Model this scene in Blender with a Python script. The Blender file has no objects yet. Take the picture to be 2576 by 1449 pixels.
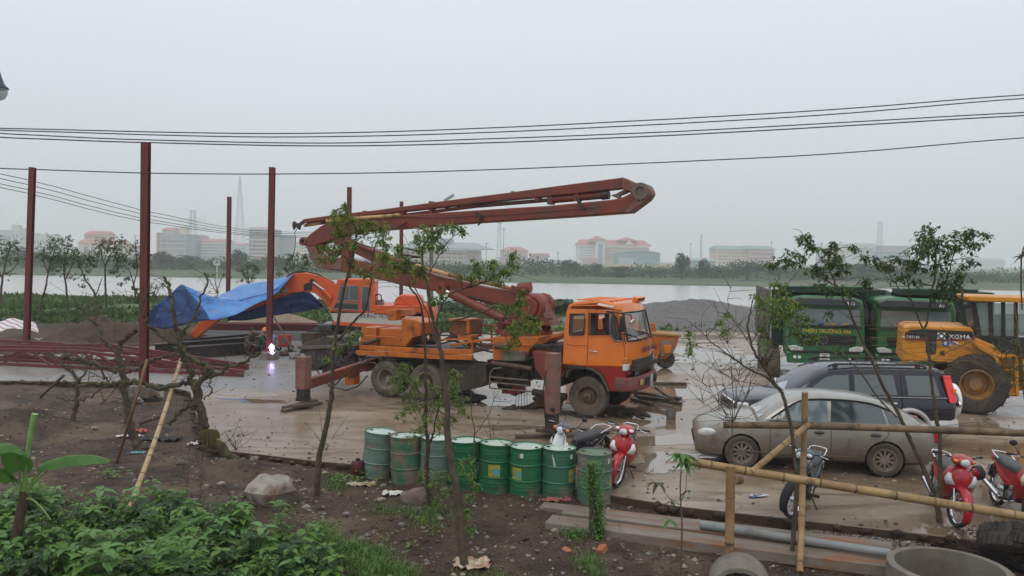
import bpy, bmesh, math, random
from math import sin, cos, pi, radians, sqrt, atan2
from mathutils import Vector, Matrix, noise as mnoise
V = Vector
SC = bpy.context.scene
COL = SC.collection
R = random.Random(11)

# ------------------------------------------------------------------ camera
CH = 4.0                       # camera height above the concrete yard
FPX = 2050.0                   # focal length, in units of a 2576-wide frame
PITCH, ROLL = radians(2.08), radians(0.9)
_r0, _u0, _b = V((1,0,0)), V((0, sin(PITCH), cos(PITCH))), V((0,-cos(PITCH), sin(PITCH)))
_rt = _r0*cos(ROLL) + _u0*sin(ROLL)
_up = _u0*cos(ROLL) - _r0*sin(ROLL)
cam = bpy.data.cameras.new('camera'); camo = bpy.data.objects.new('camera', cam); COL.objects.link(camo)
camo.matrix_world = Matrix(((_rt.x,_up.x,_b.x,0),(_rt.y,_up.y,_b.y,0),(_rt.z,_up.z,_b.z,CH),(0,0,0,1)))
cam.sensor_width = 36; cam.lens = 36*FPX/2576; cam.clip_start = 0.1; cam.clip_end = 6000
SC.camera = camo
CAM = V((0,0,CH))
def ray(x, y): return _rt*((x-1288)/FPX) + _up*((724.5-y)/FPX) - _b
def G(x, y, z=0.0):
    d = ray(x, y); return CAM + d*((z-CH)/d.z)
def Y_(x, y, Y):
    d = ray(x, y); return CAM + d*(Y/d.y)

# ------------------------------------------------------------------ world, sun, exposure
world = bpy.data.worlds.new('World'); SC.world = world; world.use_nodes = True
nt = world.node_tree; nt.nodes.clear()
SUN_EL, SUN_AZ = radians(58), radians(200)
sky = nt.nodes.new('ShaderNodeTexSky'); sky.sky_type = 'NISHITA'; sky.sun_disc = False
sky.sun_elevation = SUN_EL; sky.sun_rotation = SUN_AZ; sky.dust_density = 6; sky.air_density = 1.5
bg1 = nt.nodes.new('ShaderNodeBackground'); bg1.inputs[1].default_value = 0.05
hsv = nt.nodes.new('ShaderNodeHueSaturation'); hsv.inputs['Saturation'].default_value = 0.35
nt.links.new(sky.outputs[0], hsv.inputs['Color']); nt.links.new(hsv.outputs[0], bg1.inputs[0])
# cloud deck: even overcast, brighter towards the zenith
tc = nt.nodes.new('ShaderNodeTexCoord'); sep = nt.nodes.new('ShaderNodeSeparateXYZ')
nt.links.new(tc.outputs['Generated'], sep.inputs[0])
rmp = nt.nodes.new('ShaderNodeValToRGB'); cr = rmp.color_ramp
cr.elements[0].position = 0.0; cr.elements[0].color = (0.60,0.63,0.655,1)
cr.elements[1].position = 1.0; cr.elements[1].color = (1.12,1.17,1.24,1)
e = cr.elements.new(0.32); e.color = (0.80,0.855,0.93,1)
e = cr.elements.new(0.12); e.color = (0.69,0.73,0.772,1)
mp = nt.nodes.new('ShaderNodeMapping'); mp.inputs['Scale'].default_value = (1.2,1.2,3.5)
nz = nt.nodes.new('ShaderNodeTexNoise'); nz.inputs['Scale'].default_value = 1.6; nz.inputs['Detail'].default_value = 4
nt.links.new(tc.outputs['Generated'], mp.inputs[0]); nt.links.new(mp.outputs[0], nz.inputs['Vector'])
mr = nt.nodes.new('ShaderNodeMapRange'); mr.inputs[3].default_value = 0.96; mr.inputs[4].default_value = 1.04
nt.links.new(nz.outputs[0], mr.inputs[0])
nt.links.new(sep.outputs[2], rmp.inputs[0])
bg2 = nt.nodes.new('ShaderNodeBackground')
nt.links.new(rmp.outputs[0], bg2.inputs[0]); nt.links.new(mr.outputs[0], bg2.inputs[1])
mx = nt.nodes.new('ShaderNodeMixShader'); mx.inputs[0].default_value = 0.94
out = nt.nodes.new('ShaderNodeOutputWorld')
nt.links.new(bg1.outputs[0], mx.inputs[1]); nt.links.new(bg2.outputs[0], mx.inputs[2]); nt.links.new(mx.outputs[0], out.inputs[0])
sl = bpy.data.lights.new('sun', 'SUN'); sl.energy = 0.6; sl.angle = radians(30); sl.color = (1.0,0.97,0.93)
so = bpy.data.objects.new('sun', sl); COL.objects.link(so)
sd = V((sin(SUN_AZ)*cos(SUN_EL), cos(SUN_AZ)*cos(SUN_EL), sin(SUN_EL)))
so.rotation_euler = sd.to_track_quat('Z','Y').to_euler(); so.location = (0,-20,60)
SC.view_settings.view_transform = 'Standard'; SC.view_settings.look = 'None'
SC.view_settings.exposure = 0.12; SC.view_settings.gamma = 1.0
SC.view_settings.use_curve_mapping = False
SC.cycles.volume_bounces = 2; SC.cycles.max_bounces = 8

# ------------------------------------------------------------------ tagging, meshes
def tag(o, label=None, cat=None, group=None, kind=None):
    if label: o['label'] = label
    if cat: o['category'] = cat
    if group: o['group'] = group
    if kind: o['kind'] = kind
    return o
def thing(name, label, cat, loc=(0,0,0), rz=0, group=None):
    o = bpy.data.objects.new(name, None); COL.objects.link(o)
    o.empty_display_size = 0.2
    o.location = loc; o.rotation_euler = (0,0,rz)
    return tag(o, label, cat, group)

class MB:
    def __init__(s): s.v=[]; s.f=[]; s.mi=[]
    def add(s, vs, fs, mi=0):
        n=len(s.v); s.v += [tuple(p) for p in vs]; s.f += [tuple(n+i for i in f) for f in fs]; s.mi += [mi]*len(fs); return s
    def box(s, c, d, rot=None, mi=0, taper=1.0):
        x,y,z = d[0]/2, d[1]/2, d[2]/2; c=V(c); vs=[]
        for (a,b,e) in ((-1,-1,-1),(1,-1,-1),(1,1,-1),(-1,1,-1),(-1,-1,1),(1,-1,1),(1,1,1),(-1,1,1)):
            t = taper if e>0 else 1
            p = V((a*x*t,b*y*t,e*z))
            if rot is not None: p = rot @ p
            vs.append(c+p)
        return s.add(vs, [(0,3,2,1),(4,5,6,7),(0,1,5,4),(1,2,6,5),(2,3,7,6),(3,0,4,7)], mi)
    def bar(s, a, b, w, h=None, mi=0, upv=(0,0,1)):
        a,b=V(a),V(b); h=h or w; d=(b-a); L=d.length
        if L<1e-6: return s
        d.normalize(); u=V(upv)
        if abs(d.dot(u))>0.99: u=V((0,1,0))
        sd_=d.cross(u).normalized(); u=sd_.cross(d)
        rot=Matrix((d,sd_,u)).transposed()
        return s.box((a+b)/2,(L,w,h),rot,mi)
    def tube(s, pts, rs, n=8, mi=0, caps=True):
        pts=[V(p) for p in pts]; m=len(pts)
        if not hasattr(rs,'__len__'): rs=[rs]*m
        ds=[]
        for i in range(m):
            a=pts[max(i-1,0)]; b=pts[min(i+1,m-1)]; d=(b-a)
            ds.append(d.normalized() if d.length>1e-9 else V((0,0,1)))
        u=ds[0].orthogonal().normalized(); vs=[]; fs=[]
        for i in range(m):
            u=(u-ds[i]*u.dot(ds[i]))
            u=u.normalized() if u.length>1e-6 else ds[i].orthogonal().normalized()
            w=ds[i].cross(u)
            for k in range(n):
                a=2*pi*k/n; vs.append(pts[i]+(u*cos(a)+w*sin(a))*rs[i])
        for i in range(m-1):
            for k in range(n):
                k2=(k+1)%n; fs.append((i*n+k,i*n+k2,(i+1)*n+k2,(i+1)*n+k))
        if caps: fs += [tuple(reversed(range(n))), tuple(range((m-1)*n,m*n))]
        return s.add(vs,fs,mi)
    def cyl(s, a, b, r, r2=None, n=16, mi=0, caps=True): return s.tube([a,b],[r,r if r2 is None else r2],n,mi,caps)
    def lathe(s, prof, c=(0,0,0), axis=(0,0,1), n=24, mi=0, close=False):
        c=V(c); ax=V(axis).normalized(); u=ax.orthogonal().normalized()
        if abs(ax.z)<0.1: u=V((0,0,1))
        w=ax.cross(u); vs=[]; fs=[]; m=len(prof)
        for (r,h) in prof:
            for k in range(n):
                a=2*pi*k/n; vs.append(c+ax*h+(u*cos(a)+w*sin(a))*r)
        for i in range(m-1 if not close else m):
            j=(i+1)%m
            for k in range(n):
                k2=(k+1)%n; fs.append((i*n+k,i*n+k2,j*n+k2,j*n+k))
        return s.add(vs,fs,mi)
    def prism(s, poly, ext, mi=0):
        poly=[V(p) for p in poly]; e=V(ext); n=len(poly)
        vs=poly+[p+e for p in poly]
        fs=[tuple(range(n)), tuple(reversed(range(n,2*n)))]+[((i+1)%n,i,n+i,n+(i+1)%n) for i in range(n)]
        return s.add(vs,fs,mi)
    def grid(s, rows, mi=0, closeu=False):
        m=len(rows); n=len(rows[0]); vs=[p for r in rows for p in r]; fs=[]
        for i in range(m-1):
            for k in range(n if closeu else n-1):
                k2=(k+1)%n; fs.append((i*n+k,i*n+k2,(i+1)*n+k2,(i+1)*n+k))
        return s.add(vs,fs,mi)
    def blob(s, c, r, seed=0, amp=0.25, sub=2, mi=0, sc=1.5):
        bm=bmesh.new(); bmesh.ops.create_icosphere(bm, subdivisions=sub, radius=1)
        r = V(r) if hasattr(r,'__len__') else V((r,r,r)); vs=[]
        for v in bm.verts:
            k = 1+amp*mnoise.noise(v.co*sc+V((seed*7.3,seed*1.7,0)))*2
            vs.append(V(c)+V((v.co.x*r.x,v.co.y*r.y,v.co.z*r.z))*k)
        fs=[[v.index for v in f.verts] for f in bm.faces]; bm.free()
        return s.add(vs,fs,mi)

def mesh_of(name, mb, mats, smooth=None):
    me=bpy.data.meshes.new(name); me.from_pydata(mb.v,[],mb.f)
    for m in (mats if isinstance(mats,(list,tuple)) else [mats]): me.materials.append(m)
    if any(mb.mi): me.polygons.foreach_set('material_index', mb.mi)
    if smooth is not None:
        me.polygons.foreach_set('use_smooth',[True]*len(me.polygons))
        if smooth<179: me.set_sharp_from_angle(angle=radians(smooth))
    me.update(); return me
def obj(name, mb, mats, parent=None, smooth=None, bevel=0, seg=2, kind=None, label=None, fix=False):
    me=mesh_of(name,mb,mats,smooth)
    if fix:
        bm=bmesh.new(); bm.from_mesh(me); bmesh.ops.remove_doubles(bm,verts=bm.verts,dist=1e-5)
        bmesh.ops.recalc_face_normals(bm,faces=bm.faces); bm.to_mesh(me); bm.free()
    o=bpy.data.objects.new(name,me); COL.objects.link(o); o.parent=parent
    if bevel:
        b=o.modifiers.new('b','BEVEL'); b.width=bevel; b.segments=seg; b.limit_method='ANGLE'; b.angle_limit=radians(35)
        if smooth is None:
            me.polygons.foreach_set('use_smooth',[True]*len(me.polygons)); me.set_sharp_from_angle(angle=radians(60))
    if kind: o['kind']=kind
    if label: o['label']=label
    return o
def solo(name, mb, mats, label, cat, group=None, kind=None, **k):
    return tag(obj(name,mb,mats,**k), label, cat, group, kind)
def cut(o, cutters):
    """boolean-difference o by meshes in cutters, baked"""
    tmp=[]
    for mb in cutters:
        c=bpy.data.objects.new('cutter', mesh_of('cutter',mb,[])); COL.objects.link(c); tmp.append(c)
        if o.parent: c.parent=o.parent
        m=o.modifiers.new('c','BOOLEAN'); m.operation='DIFFERENCE'; m.object=c; m.solver='EXACT'
    dg=bpy.context.evaluated_depsgraph_get(); dg.update()
    me=bpy.data.meshes.new_from_object(o.evaluated_get(dg))
    o.modifiers.clear(); o.data=me
    for c in tmp: bpy.data.objects.remove(c)
    return o
def bake(o):
    dg=bpy.context.evaluated_depsgraph_get(); dg.update()
    me=bpy.data.meshes.new_from_object(o.evaluated_get(dg)); o.modifiers.clear(); o.data=me; return o
def copy_tree(o, parent=None):
    c=o.copy(); COL.objects.link(c); c.parent=parent
    for ch in list(o.children): copy_tree(ch,c)
    return c
def text(body, size, loc, rot, m, parent=None, name='lettering', ext=0.002, align='CENTER', sx=1.0):
    cu=bpy.data.curves.new(name,'FONT'); cu.body=body; cu.size=size; cu.extrude=ext; cu.align_x=align; cu.align_y='CENTER'; cu.offset=0.006*size; cu.resolution_u=2
    t_=bpy.data.objects.new(name,cu); COL.objects.link(t_)
    dg=bpy.context.evaluated_depsgraph_get(); dg.update(); me=bpy.data.meshes.new_from_object(t_.evaluated_get(dg)); bpy.data.objects.remove(t_)
    me.materials.clear(); me.materials.append(m); o=bpy.data.objects.new(name,me); COL.objects.link(o)
    o.location=loc; o.rotation_euler=rot; o.scale=(sx,1,1); o.parent=parent; return o

# ------------------------------------------------------------------ materials
_mats={}
def M(name, c, c2=None, sc=4.0, rough=0.6, metal=0.0, bump=0.0, bsc=None, lo=0.4, hi=0.62, dirt=None, dsc=1.5, dlo=0.5, dhi=0.65,
      rough2=None, trans=0, alpha=None, emit=None, coat=0, spec=0.5, ior=1.45, zdirt=None, stretch=None, sss=0):
    if name in _mats: return _mats[name]
    m=bpy.data.materials.new(name); m.use_nodes=True; t=m.node_tree; n=t.nodes; l=t.links
    b=n['Principled BSDF']; b.inputs['Roughness'].default_value=rough; b.inputs['Metallic'].default_value=metal
    b.inputs['Specular IOR Level'].default_value=spec; b.inputs['IOR'].default_value=ior
    if trans: b.inputs['Transmission Weight'].default_value=trans
    if coat: b.inputs['Coat Weight'].default_value=coat; b.inputs['Coat Roughness'].default_value=0.08
    b.inputs['Base Color'].default_value=(*c,1)
    if emit: b.inputs['Emission Color'].default_value=(*emit[0],1); b.inputs['Emission Strength'].default_value=emit[1]
    tc=n.new('ShaderNodeTexCoord'); src=tc.outputs['Object']
    if stretch:
        mp=n.new('ShaderNodeMapping'); mp.inputs['Scale'].default_value=stretch; l.new(src,mp.inputs[0]); src=mp.outputs[0]
    def nz(scale, det=6, ro=0.6):
        q=n.new('ShaderNodeTexNoise'); q.inputs['Scale'].default_value=scale; q.inputs['Detail'].default_value=det; q.inputs['Roughness'].default_value=ro
        l.new(src,q.inputs['Vector']); return q.outputs[0]
    def mask(scale,a,b_):
        r=n.new('ShaderNodeMapRange'); r.inputs[1].default_value=a; r.inputs[2].default_value=b_; l.new(nz(scale),r.inputs[0]); return r.outputs[0]
    def mixc(f,a,b_):
        x=n.new('ShaderNodeMix'); x.data_type='RGBA'; l.new(f,x.inputs[0])
        for s_,val in ((6,a),(7,b_)):
            if hasattr(val,'__len__'): x.inputs[s_].default_value=(*val,1)
            else: l.new(val,x.inputs[s_])
        return x.outputs[2]
    colr=None
    if c2 is not None:
        colr=mixc(mask(sc,lo,hi),c,c2); 
    if dirt is not None:
        dm=mask(dsc,dlo,dhi)
        if zdirt:
            sp=n.new('ShaderNodeSeparateXYZ'); l.new(tc.outputs['Object'],sp.inputs[0])
            r=n.new('ShaderNodeMapRange'); r.inputs[1].default_value=zdirt[1]; r.inputs[2].default_value=zdirt[0]; l.new(sp.outputs[2],r.inputs[0])
            a=n.new('ShaderNodeMath'); a.operation='ADD'; l.new(r.outputs[0],a.inputs[0]); l.new(dm,a.inputs[1]); a.use_clamp=True; dm=a.outputs[0]
        colr=mixc(dm, colr if colr is not None else c, dirt)
        r=n.new('ShaderNodeMapRange'); r.inputs[3].default_value=rough; r.inputs[4].default_value=0.85; l.new(dm,r.inputs[0]); l.new(r.outputs[0],b.inputs['Roughness'])
    if colr is not None: l.new(colr,b.inputs['Base Color'])
    if rough2 is not None:
        r=n.new('ShaderNodeMapRange'); r.inputs[1].default_value=lo; r.inputs[2].default_value=hi; r.inputs[3].default_value=rough; r.inputs[4].default_value=rough2
        l.new(nz(sc*0.7),r.inputs[0]); l.new(r.outputs[0],b.inputs['Roughness'])
    if bump:
        bn=n.new('ShaderNodeBump'); bn.inputs['Strength'].default_value=1; bn.inputs['Distance'].default_value=bump
        l.new(nz(bsc or sc*3),bn.inputs['Height']); l.new(bn.outputs[0],b.inputs['Normal'])
    _mats[name]=m; return m
def leafmat(name,c1,c2,sc=3.0):
    if name in _mats: return _mats[name]
    m=M(name,c1,c2,sc=sc,rough=0.42,lo=0.35,hi=0.65,spec=0.5)
    t=m.node_tree; b=t.nodes['Principled BSDF']; tr=t.nodes.new('ShaderNodeBsdfTranslucent'); mx=t.nodes.new('ShaderNodeMixShader'); mx.inputs[0].default_value=0.38
    lk=b.inputs['Base Color'].links[0].from_socket; t.links.new(lk,tr.inputs[0])
    o=t.nodes['Material Output']; t.links.new(b.outputs[0],mx.inputs[1]); t.links.new(tr.outputs[0],mx.inputs[2]); t.links.new(mx.outputs[0],o.inputs[0])
    return m
def fbm(x,y,s,o=4,z=0.0):
    return mnoise.fractal(V((x*s,y*s,z)),1.0,2.0,o)
MUD=(0.10,0.065,0.04)
RED=M('red_oxide_paint',(0.205,0.040,0.020),(0.14,0.032,0.018),sc=2.2,rough=0.5,dirt=(0.12,0.075,0.055),dsc=2.2,dlo=0.56,dhi=0.72,bump=0.002,bsc=20)
ORANGE=M('orange_machine_paint',(0.70,0.20,0.018),(0.60,0.16,0.015),sc=2,rough=0.38,dirt=(0.16,0.07,0.03),dsc=3,dlo=0.6,dhi=0.74,bump=0.001,bsc=30)
BLACK=M('black_rubber',(0.018,0.017,0.016),rough=0.7)
DARK=M('greasy_dark_steel',(0.022,0.018,0.015),(0.055,0.038,0.028),sc=6,rough=0.55,bump=0.004)
STEELM=M('bright_steel',(0.55,0.55,0.56),rough=0.25,metal=1.0)
CHROME=M('chrome',(0.7,0.7,0.72),rough=0.12,metal=1.0)
GLASSD=M('tinted_glass',(0.03,0.04,0.042),rough=0.06,spec=0.8,coat=1)
WHITEP=M('white_print',(0.78,0.78,0.76),rough=0.5)
# ================================================================== terrain
SLAB_PX=[(2700,1388),(2300,1340),(2000,1306),(1700,1272),(1540,1245),(1405,1222),(1300,1206),(1060,1182),(905,1169),(800,1160),(660,1143),(620,1139),(530,1130),
         (505,1085),(478,985),(400,966),(200,960),(0,957),(-260,952)]
SLAB=[G(x,y,0.0) for x,y in SLAB_PX]
SLABFAR=[V((-34,33,0)),V((-26,36,0)),V((-12,41,0)),V((0,44,0)),V((10,47,0)),V((40,48,0)),V((40,11.5,0))]
SP=SLAB+SLABFAR
def inside(px,py,poly):
    c=False; j=len(poly)-1
    for i in range(len(poly)):
        a,b=poly[i],poly[j]
        if (a[1]>py)!=(b[1]>py) and px<(b[0]-a[0])*(py-a[1])/(b[1]-a[1])+a[0]: c=not c
        j=i
    return c
def sst(a,b,x):
    t=max(0,min(1,(x-a)/(b-a))); return t*t*(3-2*t)
MOUNDS=[]   # (px,py, rx, ry, h)
for (px,py,rx,ry,h) in ((10,1085,2.2,1.6,0.5),(640,1185,1.6,0.9,0.12),(1080,1300,1.2,0.6,0.07),(560,1180,1.0,0.8,0.12)):
    q=G(px,py,-0.1); MOUNDS.append((q.x,q.y,rx,ry,h))
def hgt(x,y, fine=True):
    z=-0.14 - 0.14*sst(13.5,10.5,y)
    z+= 0.05*fbm(x,y,0.5,2)
    if y<30 or fine: z+=0.045*fbm(x,y,1.7,4)+ (0.045*abs(fbm(x,y,6,3)) if y<22 else 0)
    for (mx_,my,rx,ry,h) in MOUNDS:
        d=((x-mx_)/rx)**2+((y-my)/ry)**2
        if d<1: z+=h*(1-d)**2*(1+0.3*fbm(x,y,1.5,2))
    # grassy river bank
    bank=sst(40,47,y-0.03*abs(x))
    z+=bank*(0.18+0.25*sst(0,-20,x)+0.12*fbm(x,y,0.15,3))
    edge=71+2.5*fbm(x,0,0.03,2)+ (0.02*x)
    z-= sst(edge-3,edge+10,y)*3.4
    return z
def axis(segs):
    out=[segs[0][0]]
    for a,b,st in segs:
        n=max(1,int(round((b-a)/st)))
        out+= [a+(b-a)*(i+1)/n for i in range(n)]
    return out
xs=axis([(-160,-60,12),(-60,-26,2),(-26,-12,0.35),(-12,12,0.11),(12,30,0.5),(30,60,2),(60,160,12)])
ys=axis([(0.5,8.5,0.5),(8.5,17,0.10),(17,27,0.25),(27,50,0.7),(50,90,1.0)])
slab_shr=[p.copy() for p in SP]
mb=MB(); rows=[]
for y in ys:
    row=[]
    for x in xs:
        z=hgt(x,y)
        if inside(x,y,SP): z=min(z,-0.07)
        row.append((x,y,z))
    rows.append(row)
mb.grid(rows)
SOIL=M('wet_soil',(0.026,0.014,0.007),(0.078,0.045,0.024),sc=1.6,rough=0.8,bump=0.05,bsc=7,lo=0.38,hi=0.66,dirt=(0.125,0.085,0.053),dsc=0.45,dlo=0.53,dhi=0.66)
# soil gets grassy/mossy where the bank begins
t=SOIL.node_tree; n=t.nodes; l=t.links; b=n['Principled BSDF']
old=b.inputs['Base Color'].links[0].from_socket
g=n.new('ShaderNodeNewGeometry'); sp_=n.new('ShaderNodeSeparateXYZ'); l.new(g.outputs['Position'],sp_.inputs[0])
r1=n.new('ShaderNodeMapRange'); r1.inputs[1].default_value=43; r1.inputs[2].default_value=48; l.new(sp_.outputs[1],r1.inputs[0])
q=n.new('ShaderNodeTexNoise'); q.inputs['Scale'].default_value=0.5; q.inputs['Detail'].default_value=8; l.new(g.outputs['Position'],q.inputs['Vector'])
r2=n.new('ShaderNodeMapRange'); r2.inputs[1].default_value=0.42; r2.inputs[2].default_value=0.52; l.new(q.outputs[0],r2.inputs[0])
mu=n.new('ShaderNodeMath'); mu.operation='MULTIPLY'; l.new(r1.outputs[0],mu.inputs[0]); l.new(r2.outputs[0],mu.inputs[1])
mc=n.new('ShaderNodeMix'); mc.data_type='RGBA'; l.new(mu.outputs[0],mc.inputs[0]); l.new(old,mc.inputs[6]); mc.inputs[7].default_value=(0.06,0.12,0.025,1)
# small pale grit
q2=n.new('ShaderNodeTexVoronoi'); q2.inputs['Scale'].default_value=14; l.new(g.outputs['Position'],q2.inputs['Vector'])
r3=n.new('ShaderNodeMapRange'); r3.inputs[1].default_value=0.13; r3.inputs[2].default_value=0.08; l.new(q2.outputs['Distance'],r3.inputs[0])
q4=n.new('ShaderNodeTexNoise'); q4.inputs['Scale'].default_value=1.3; l.new(g.outputs['Position'],q4.inputs['Vector'])
r4=n.new('ShaderNodeMapRange'); r4.inputs[1].default_value=0.45; r4.inputs[2].default_value=0.6; l.new(q4.outputs[0],r4.inputs[0])
mu2=n.new('ShaderNodeMath'); mu2.operation='MULTIPLY'; l.new(r3.outputs[0],mu2.inputs[0]); l.new(r4.outputs[0],mu2.inputs[1])
mc2=n.new('ShaderNodeMix'); mc2.data_type='RGBA'; l.new(mu2.outputs[0],mc2.inputs[0]); l.new(mc.outputs[2],mc2.inputs[6]); mc2.inputs[7].default_value=(0.17,0.13,0.095,1)
l.new(mc2.outputs[2],b.inputs['Base Color'])
solo('ground',mb,SOIL,'brown wet soil of the verge and river bank','ground',kind='structure',smooth=180)

# concrete yard: wet slab
def wetmat(name):
    m=bpy.data.materials.new(name); m.use_nodes=True; t=m.node_tree; n=t.nodes; l=t.links; b=n['Principled BSDF']
    g=n.new('ShaderNodeNewGeometry'); P=g.outputs['Position']
    def nz(s,d=6,st=None,dist=0):
        v=P
        if st: mp=n.new('ShaderNodeMapping'); mp.inputs['Scale'].default_value=st; l.new(P,mp.inputs[0]); v=mp.outputs[0]
        q=n.new('ShaderNodeTexNoise'); q.inputs['Scale'].default_value=s; q.inputs['Detail'].default_value=d; q.inputs['Distortion'].default_value=dist; l.new(v,q.inputs['Vector']); return q.outputs[0]
    def rg(v,a,b_,c=0,d=1):
        r=n.new('ShaderNodeMapRange'); r.inputs[1].default_value=a; r.inputs[2].default_value=b_; r.inputs[3].default_value=c; r.inputs[4].default_value=d; l.new(v,r.inputs[0]); return r.outputs[0]
    def mix(f,a,b_):
        x=n.new('ShaderNodeMix'); x.data_type='RGBA'; l.new(f,x.inputs[0])
        for s_,v in ((6,a),(7,b_)):
            if hasattr(v,'__len__'): x.inputs[s_].default_value=(*v,1)
            else: l.new(v,x.inputs[s_])
        return x.outputs[2]
    def math_(op,a,b_):
        x=n.new('ShaderNodeMath'); x.operation=op; x.use_clamp=True
        for i,v in enumerate((a,b_)):
            if isinstance(v,(int,float)): x.inputs[i].default_value=v
            else: l.new(v,x.inputs[i])
        return x.outputs[0]
    sp=n.new('ShaderNodeSeparateXYZ'); l.new(P,sp.inputs[0])
    col=mix(rg(nz(0.35,8),0.35,0.62),(0.37,0.295,0.222),(0.215,0.158,0.11))
    col=mix(rg(nz(5,4),0.5,0.8),col,(0.33,0.27,0.20))
    # muddy tyre streaks, running to the right and away
    streak=rg(nz(0.9,6,(0.40,1.15,1),2.2),0.50,0.66,0,0.75)
    col=mix(streak,col,(0.125,0.078,0.045))
    # greyer poured concrete on the left
    left=rg(sp.outputs[0],-3.0,-6.0)
    lgrey=math_('MULTIPLY',left,rg(sp.outputs[1],22.5,24.5))
    col=mix(lgrey,col,(0.225,0.225,0.215))
    col=mix(rg(nz(40,2),0.62,0.72,0,0.5),col,(0.10,0.08,0.06))
    wet=rg(nz(0.28,5,(0.6,1,1),0.6),0.44,0.55)
    right=rg(sp.outputs[0],-4,4)
    wet=math_('MULTIPLY',wet,math_('ADD',right,0.35))
    # slab joints and hairline cracks
    vo=n.new('ShaderNodeTexVoronoi'); vo.feature='DISTANCE_TO_EDGE'; vo.inputs['Scale'].default_value=0.16
    wp=n.new('ShaderNodeVectorMath'); wp.operation='ADD'; nv=n.new('ShaderNodeTexNoise'); nv.inputs['Scale'].default_value=0.8; nv.inputs['Detail'].default_value=6; l.new(P,nv.inputs['Vector']); l.new(P,wp.inputs[0]); l.new(nv.outputs['Color'],wp.inputs[1]); l.new(wp.outputs[0],vo.inputs['Vector'])
    col=mix(rg(vo.outputs['Distance'],0.006,0.001,0,0.8),col,(0.09,0.06,0.04))
    dk=mix(wet,col,(0.17,0.115,0.072))
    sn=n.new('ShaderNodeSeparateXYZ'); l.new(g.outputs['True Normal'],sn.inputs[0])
    dk=mix(rg(sn.outputs[2],0.6,0.3),dk,(0.07,0.045,0.028))  # slab's side faces coloured dark brown to stand in for their shade
    l.new(dk,b.inputs['Base Color'])
    ro=rg(wet,0,1,0.42,0.07)
    l.new(ro,b.inputs['Roughness'])
    bn=n.new('ShaderNodeBump'); bn.inputs['Distance'].default_value=0.006; 
    hs=math_('MULTIPLY',nz(9,5),rg(wet,0,1,1,0.12)); l.new(hs,bn.inputs['Height']); l.new(bn.outputs[0],b.inputs['Normal'])
    b.inputs['IOR'].default_value=1.4
    return m
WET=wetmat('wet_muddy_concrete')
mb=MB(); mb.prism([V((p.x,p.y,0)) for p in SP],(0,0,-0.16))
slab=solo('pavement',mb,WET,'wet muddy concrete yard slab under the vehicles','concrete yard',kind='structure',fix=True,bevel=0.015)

# puddles: thin irregular sheets of water lying on the slab
WATERP=M('puddle_water',(0.19,0.145,0.105),rough=0.03,spec=1.0,ior=1.8)
def puddle(px,py,rx,ry,seed,lab,rot=0.0,m=WATERP):
    c=G(px,py,0); mb=MB(); N=40; pts=[]
    for k in range(N):
        a=2*pi*k/N; r=1+0.75*mnoise.noise(V((cos(a)*1.3+seed*3.1,sin(a)*1.3,seed)))+0.3*mnoise.noise(V((cos(a)*4+seed,sin(a)*4,seed)))
        x,y=cos(a)*rx*r,sin(a)*ry*r
        pts.append((c.x+x*cos(rot)-y*sin(rot),c.y+x*sin(rot)+y*cos(rot),0.0035+0.002*(seed%3)))
    mb.add(pts,[tuple(range(N))]); return solo('puddle',mb,m,lab,'puddle',kind='structure')
for i,(px,py,rx,ry,rot,lab) in enumerate([
  (1690,1108,1.0,0.45,0.0,'bright puddle behind the red motorbike'),(1655,1172,0.55,0.5,0.3,'puddle between the red motorbike and the sedan'),
  (1480,1085,0.9,0.35,0.1,'puddle in front of the truck front wheel'),(640,1008,1.1,0.3,-0.2,'long shallow puddle left of the truck'),
  (1230,1010,2.4,0.8,0.1,'wide puddle under the truck chassis'),(1800,985,2.6,1.5,0.0,'wide puddle in front of the dark jeep'),
  (1830,900,3.0,2.3,0.2,'broad sheet of water before the gravel pile'),(1300,1075,0.9,0.2,0.0,'thin puddle beside the front outrigger'),
  (1760,880,2.0,1.0,0.1,'puddle near the orange hopper'),(2520,985,1.6,0.6,0.0,'puddle right of the loader wheel'),(560,862,2.6,1.4,0.1,'pale puddle by the bent tarpaulin'),
  (1700,1150,0.9,0.35,0,'puddle in front of the silver sedan')]):
    puddle(px,py,rx,ry,i+1,lab,rot)

# river and far shore
mb=MB(); mb.grid([[(-2500,y,-1.5),(2500,y,-1.5)] for y in (60,120,200,300)])
WATER=M('river_water',(0.40,0.385,0.36),rough=0.22,bump=0.008,bsc=1.2,spec=1.0,ior=2.0,stretch=(0.35,1.5,1))
solo('river',mb,WATER,'pale grey river surface','river',kind='structure')
def far_z(x,y):
    z=-2.2+1.0*sst(180,186,y)+0.5*sst(190,210,y)
    z+=2.6*sst(232,244,y)-2.0*sst(250,262,y)
    return z+0.15*fbm(x,y,0.03,3)*sst(182,190,y)
mb=MB(); xs2=axis([(-2500,-300,110),(-300,300,5),(300,2500,110)]); ys2=axis([(176,190,2),(190,262,3),(262,400,20),(400,3200,200)])
mb.grid([[(x,y+2.2*fbm(x,0,0.02,3),far_z(x,y)) for x in xs2] for y in ys2])
FARG=M('far_grass',(0.035,0.07,0.022),(0.06,0.085,0.035),sc=0.06,rough=0.9,lo=0.4,hi=0.6,dirt=(0.10,0.09,0.06),dsc=0.03,dlo=0.56,dhi=0.7,stretch=(0.3,1,1))
solo('far_shore',mb,FARG,'green far river bank with levee','river bank',kind='structure',smooth=180)
mb=MB(); mb.grid([[(-2550,y,-3.2),(2550,y,-3.2)] for y in (-60,800,3250)])
solo('river_bed',mb,M('bed_mud',(0.06,0.05,0.04),rough=0.9),'dark mud under the river','river bed',kind='structure')
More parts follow.
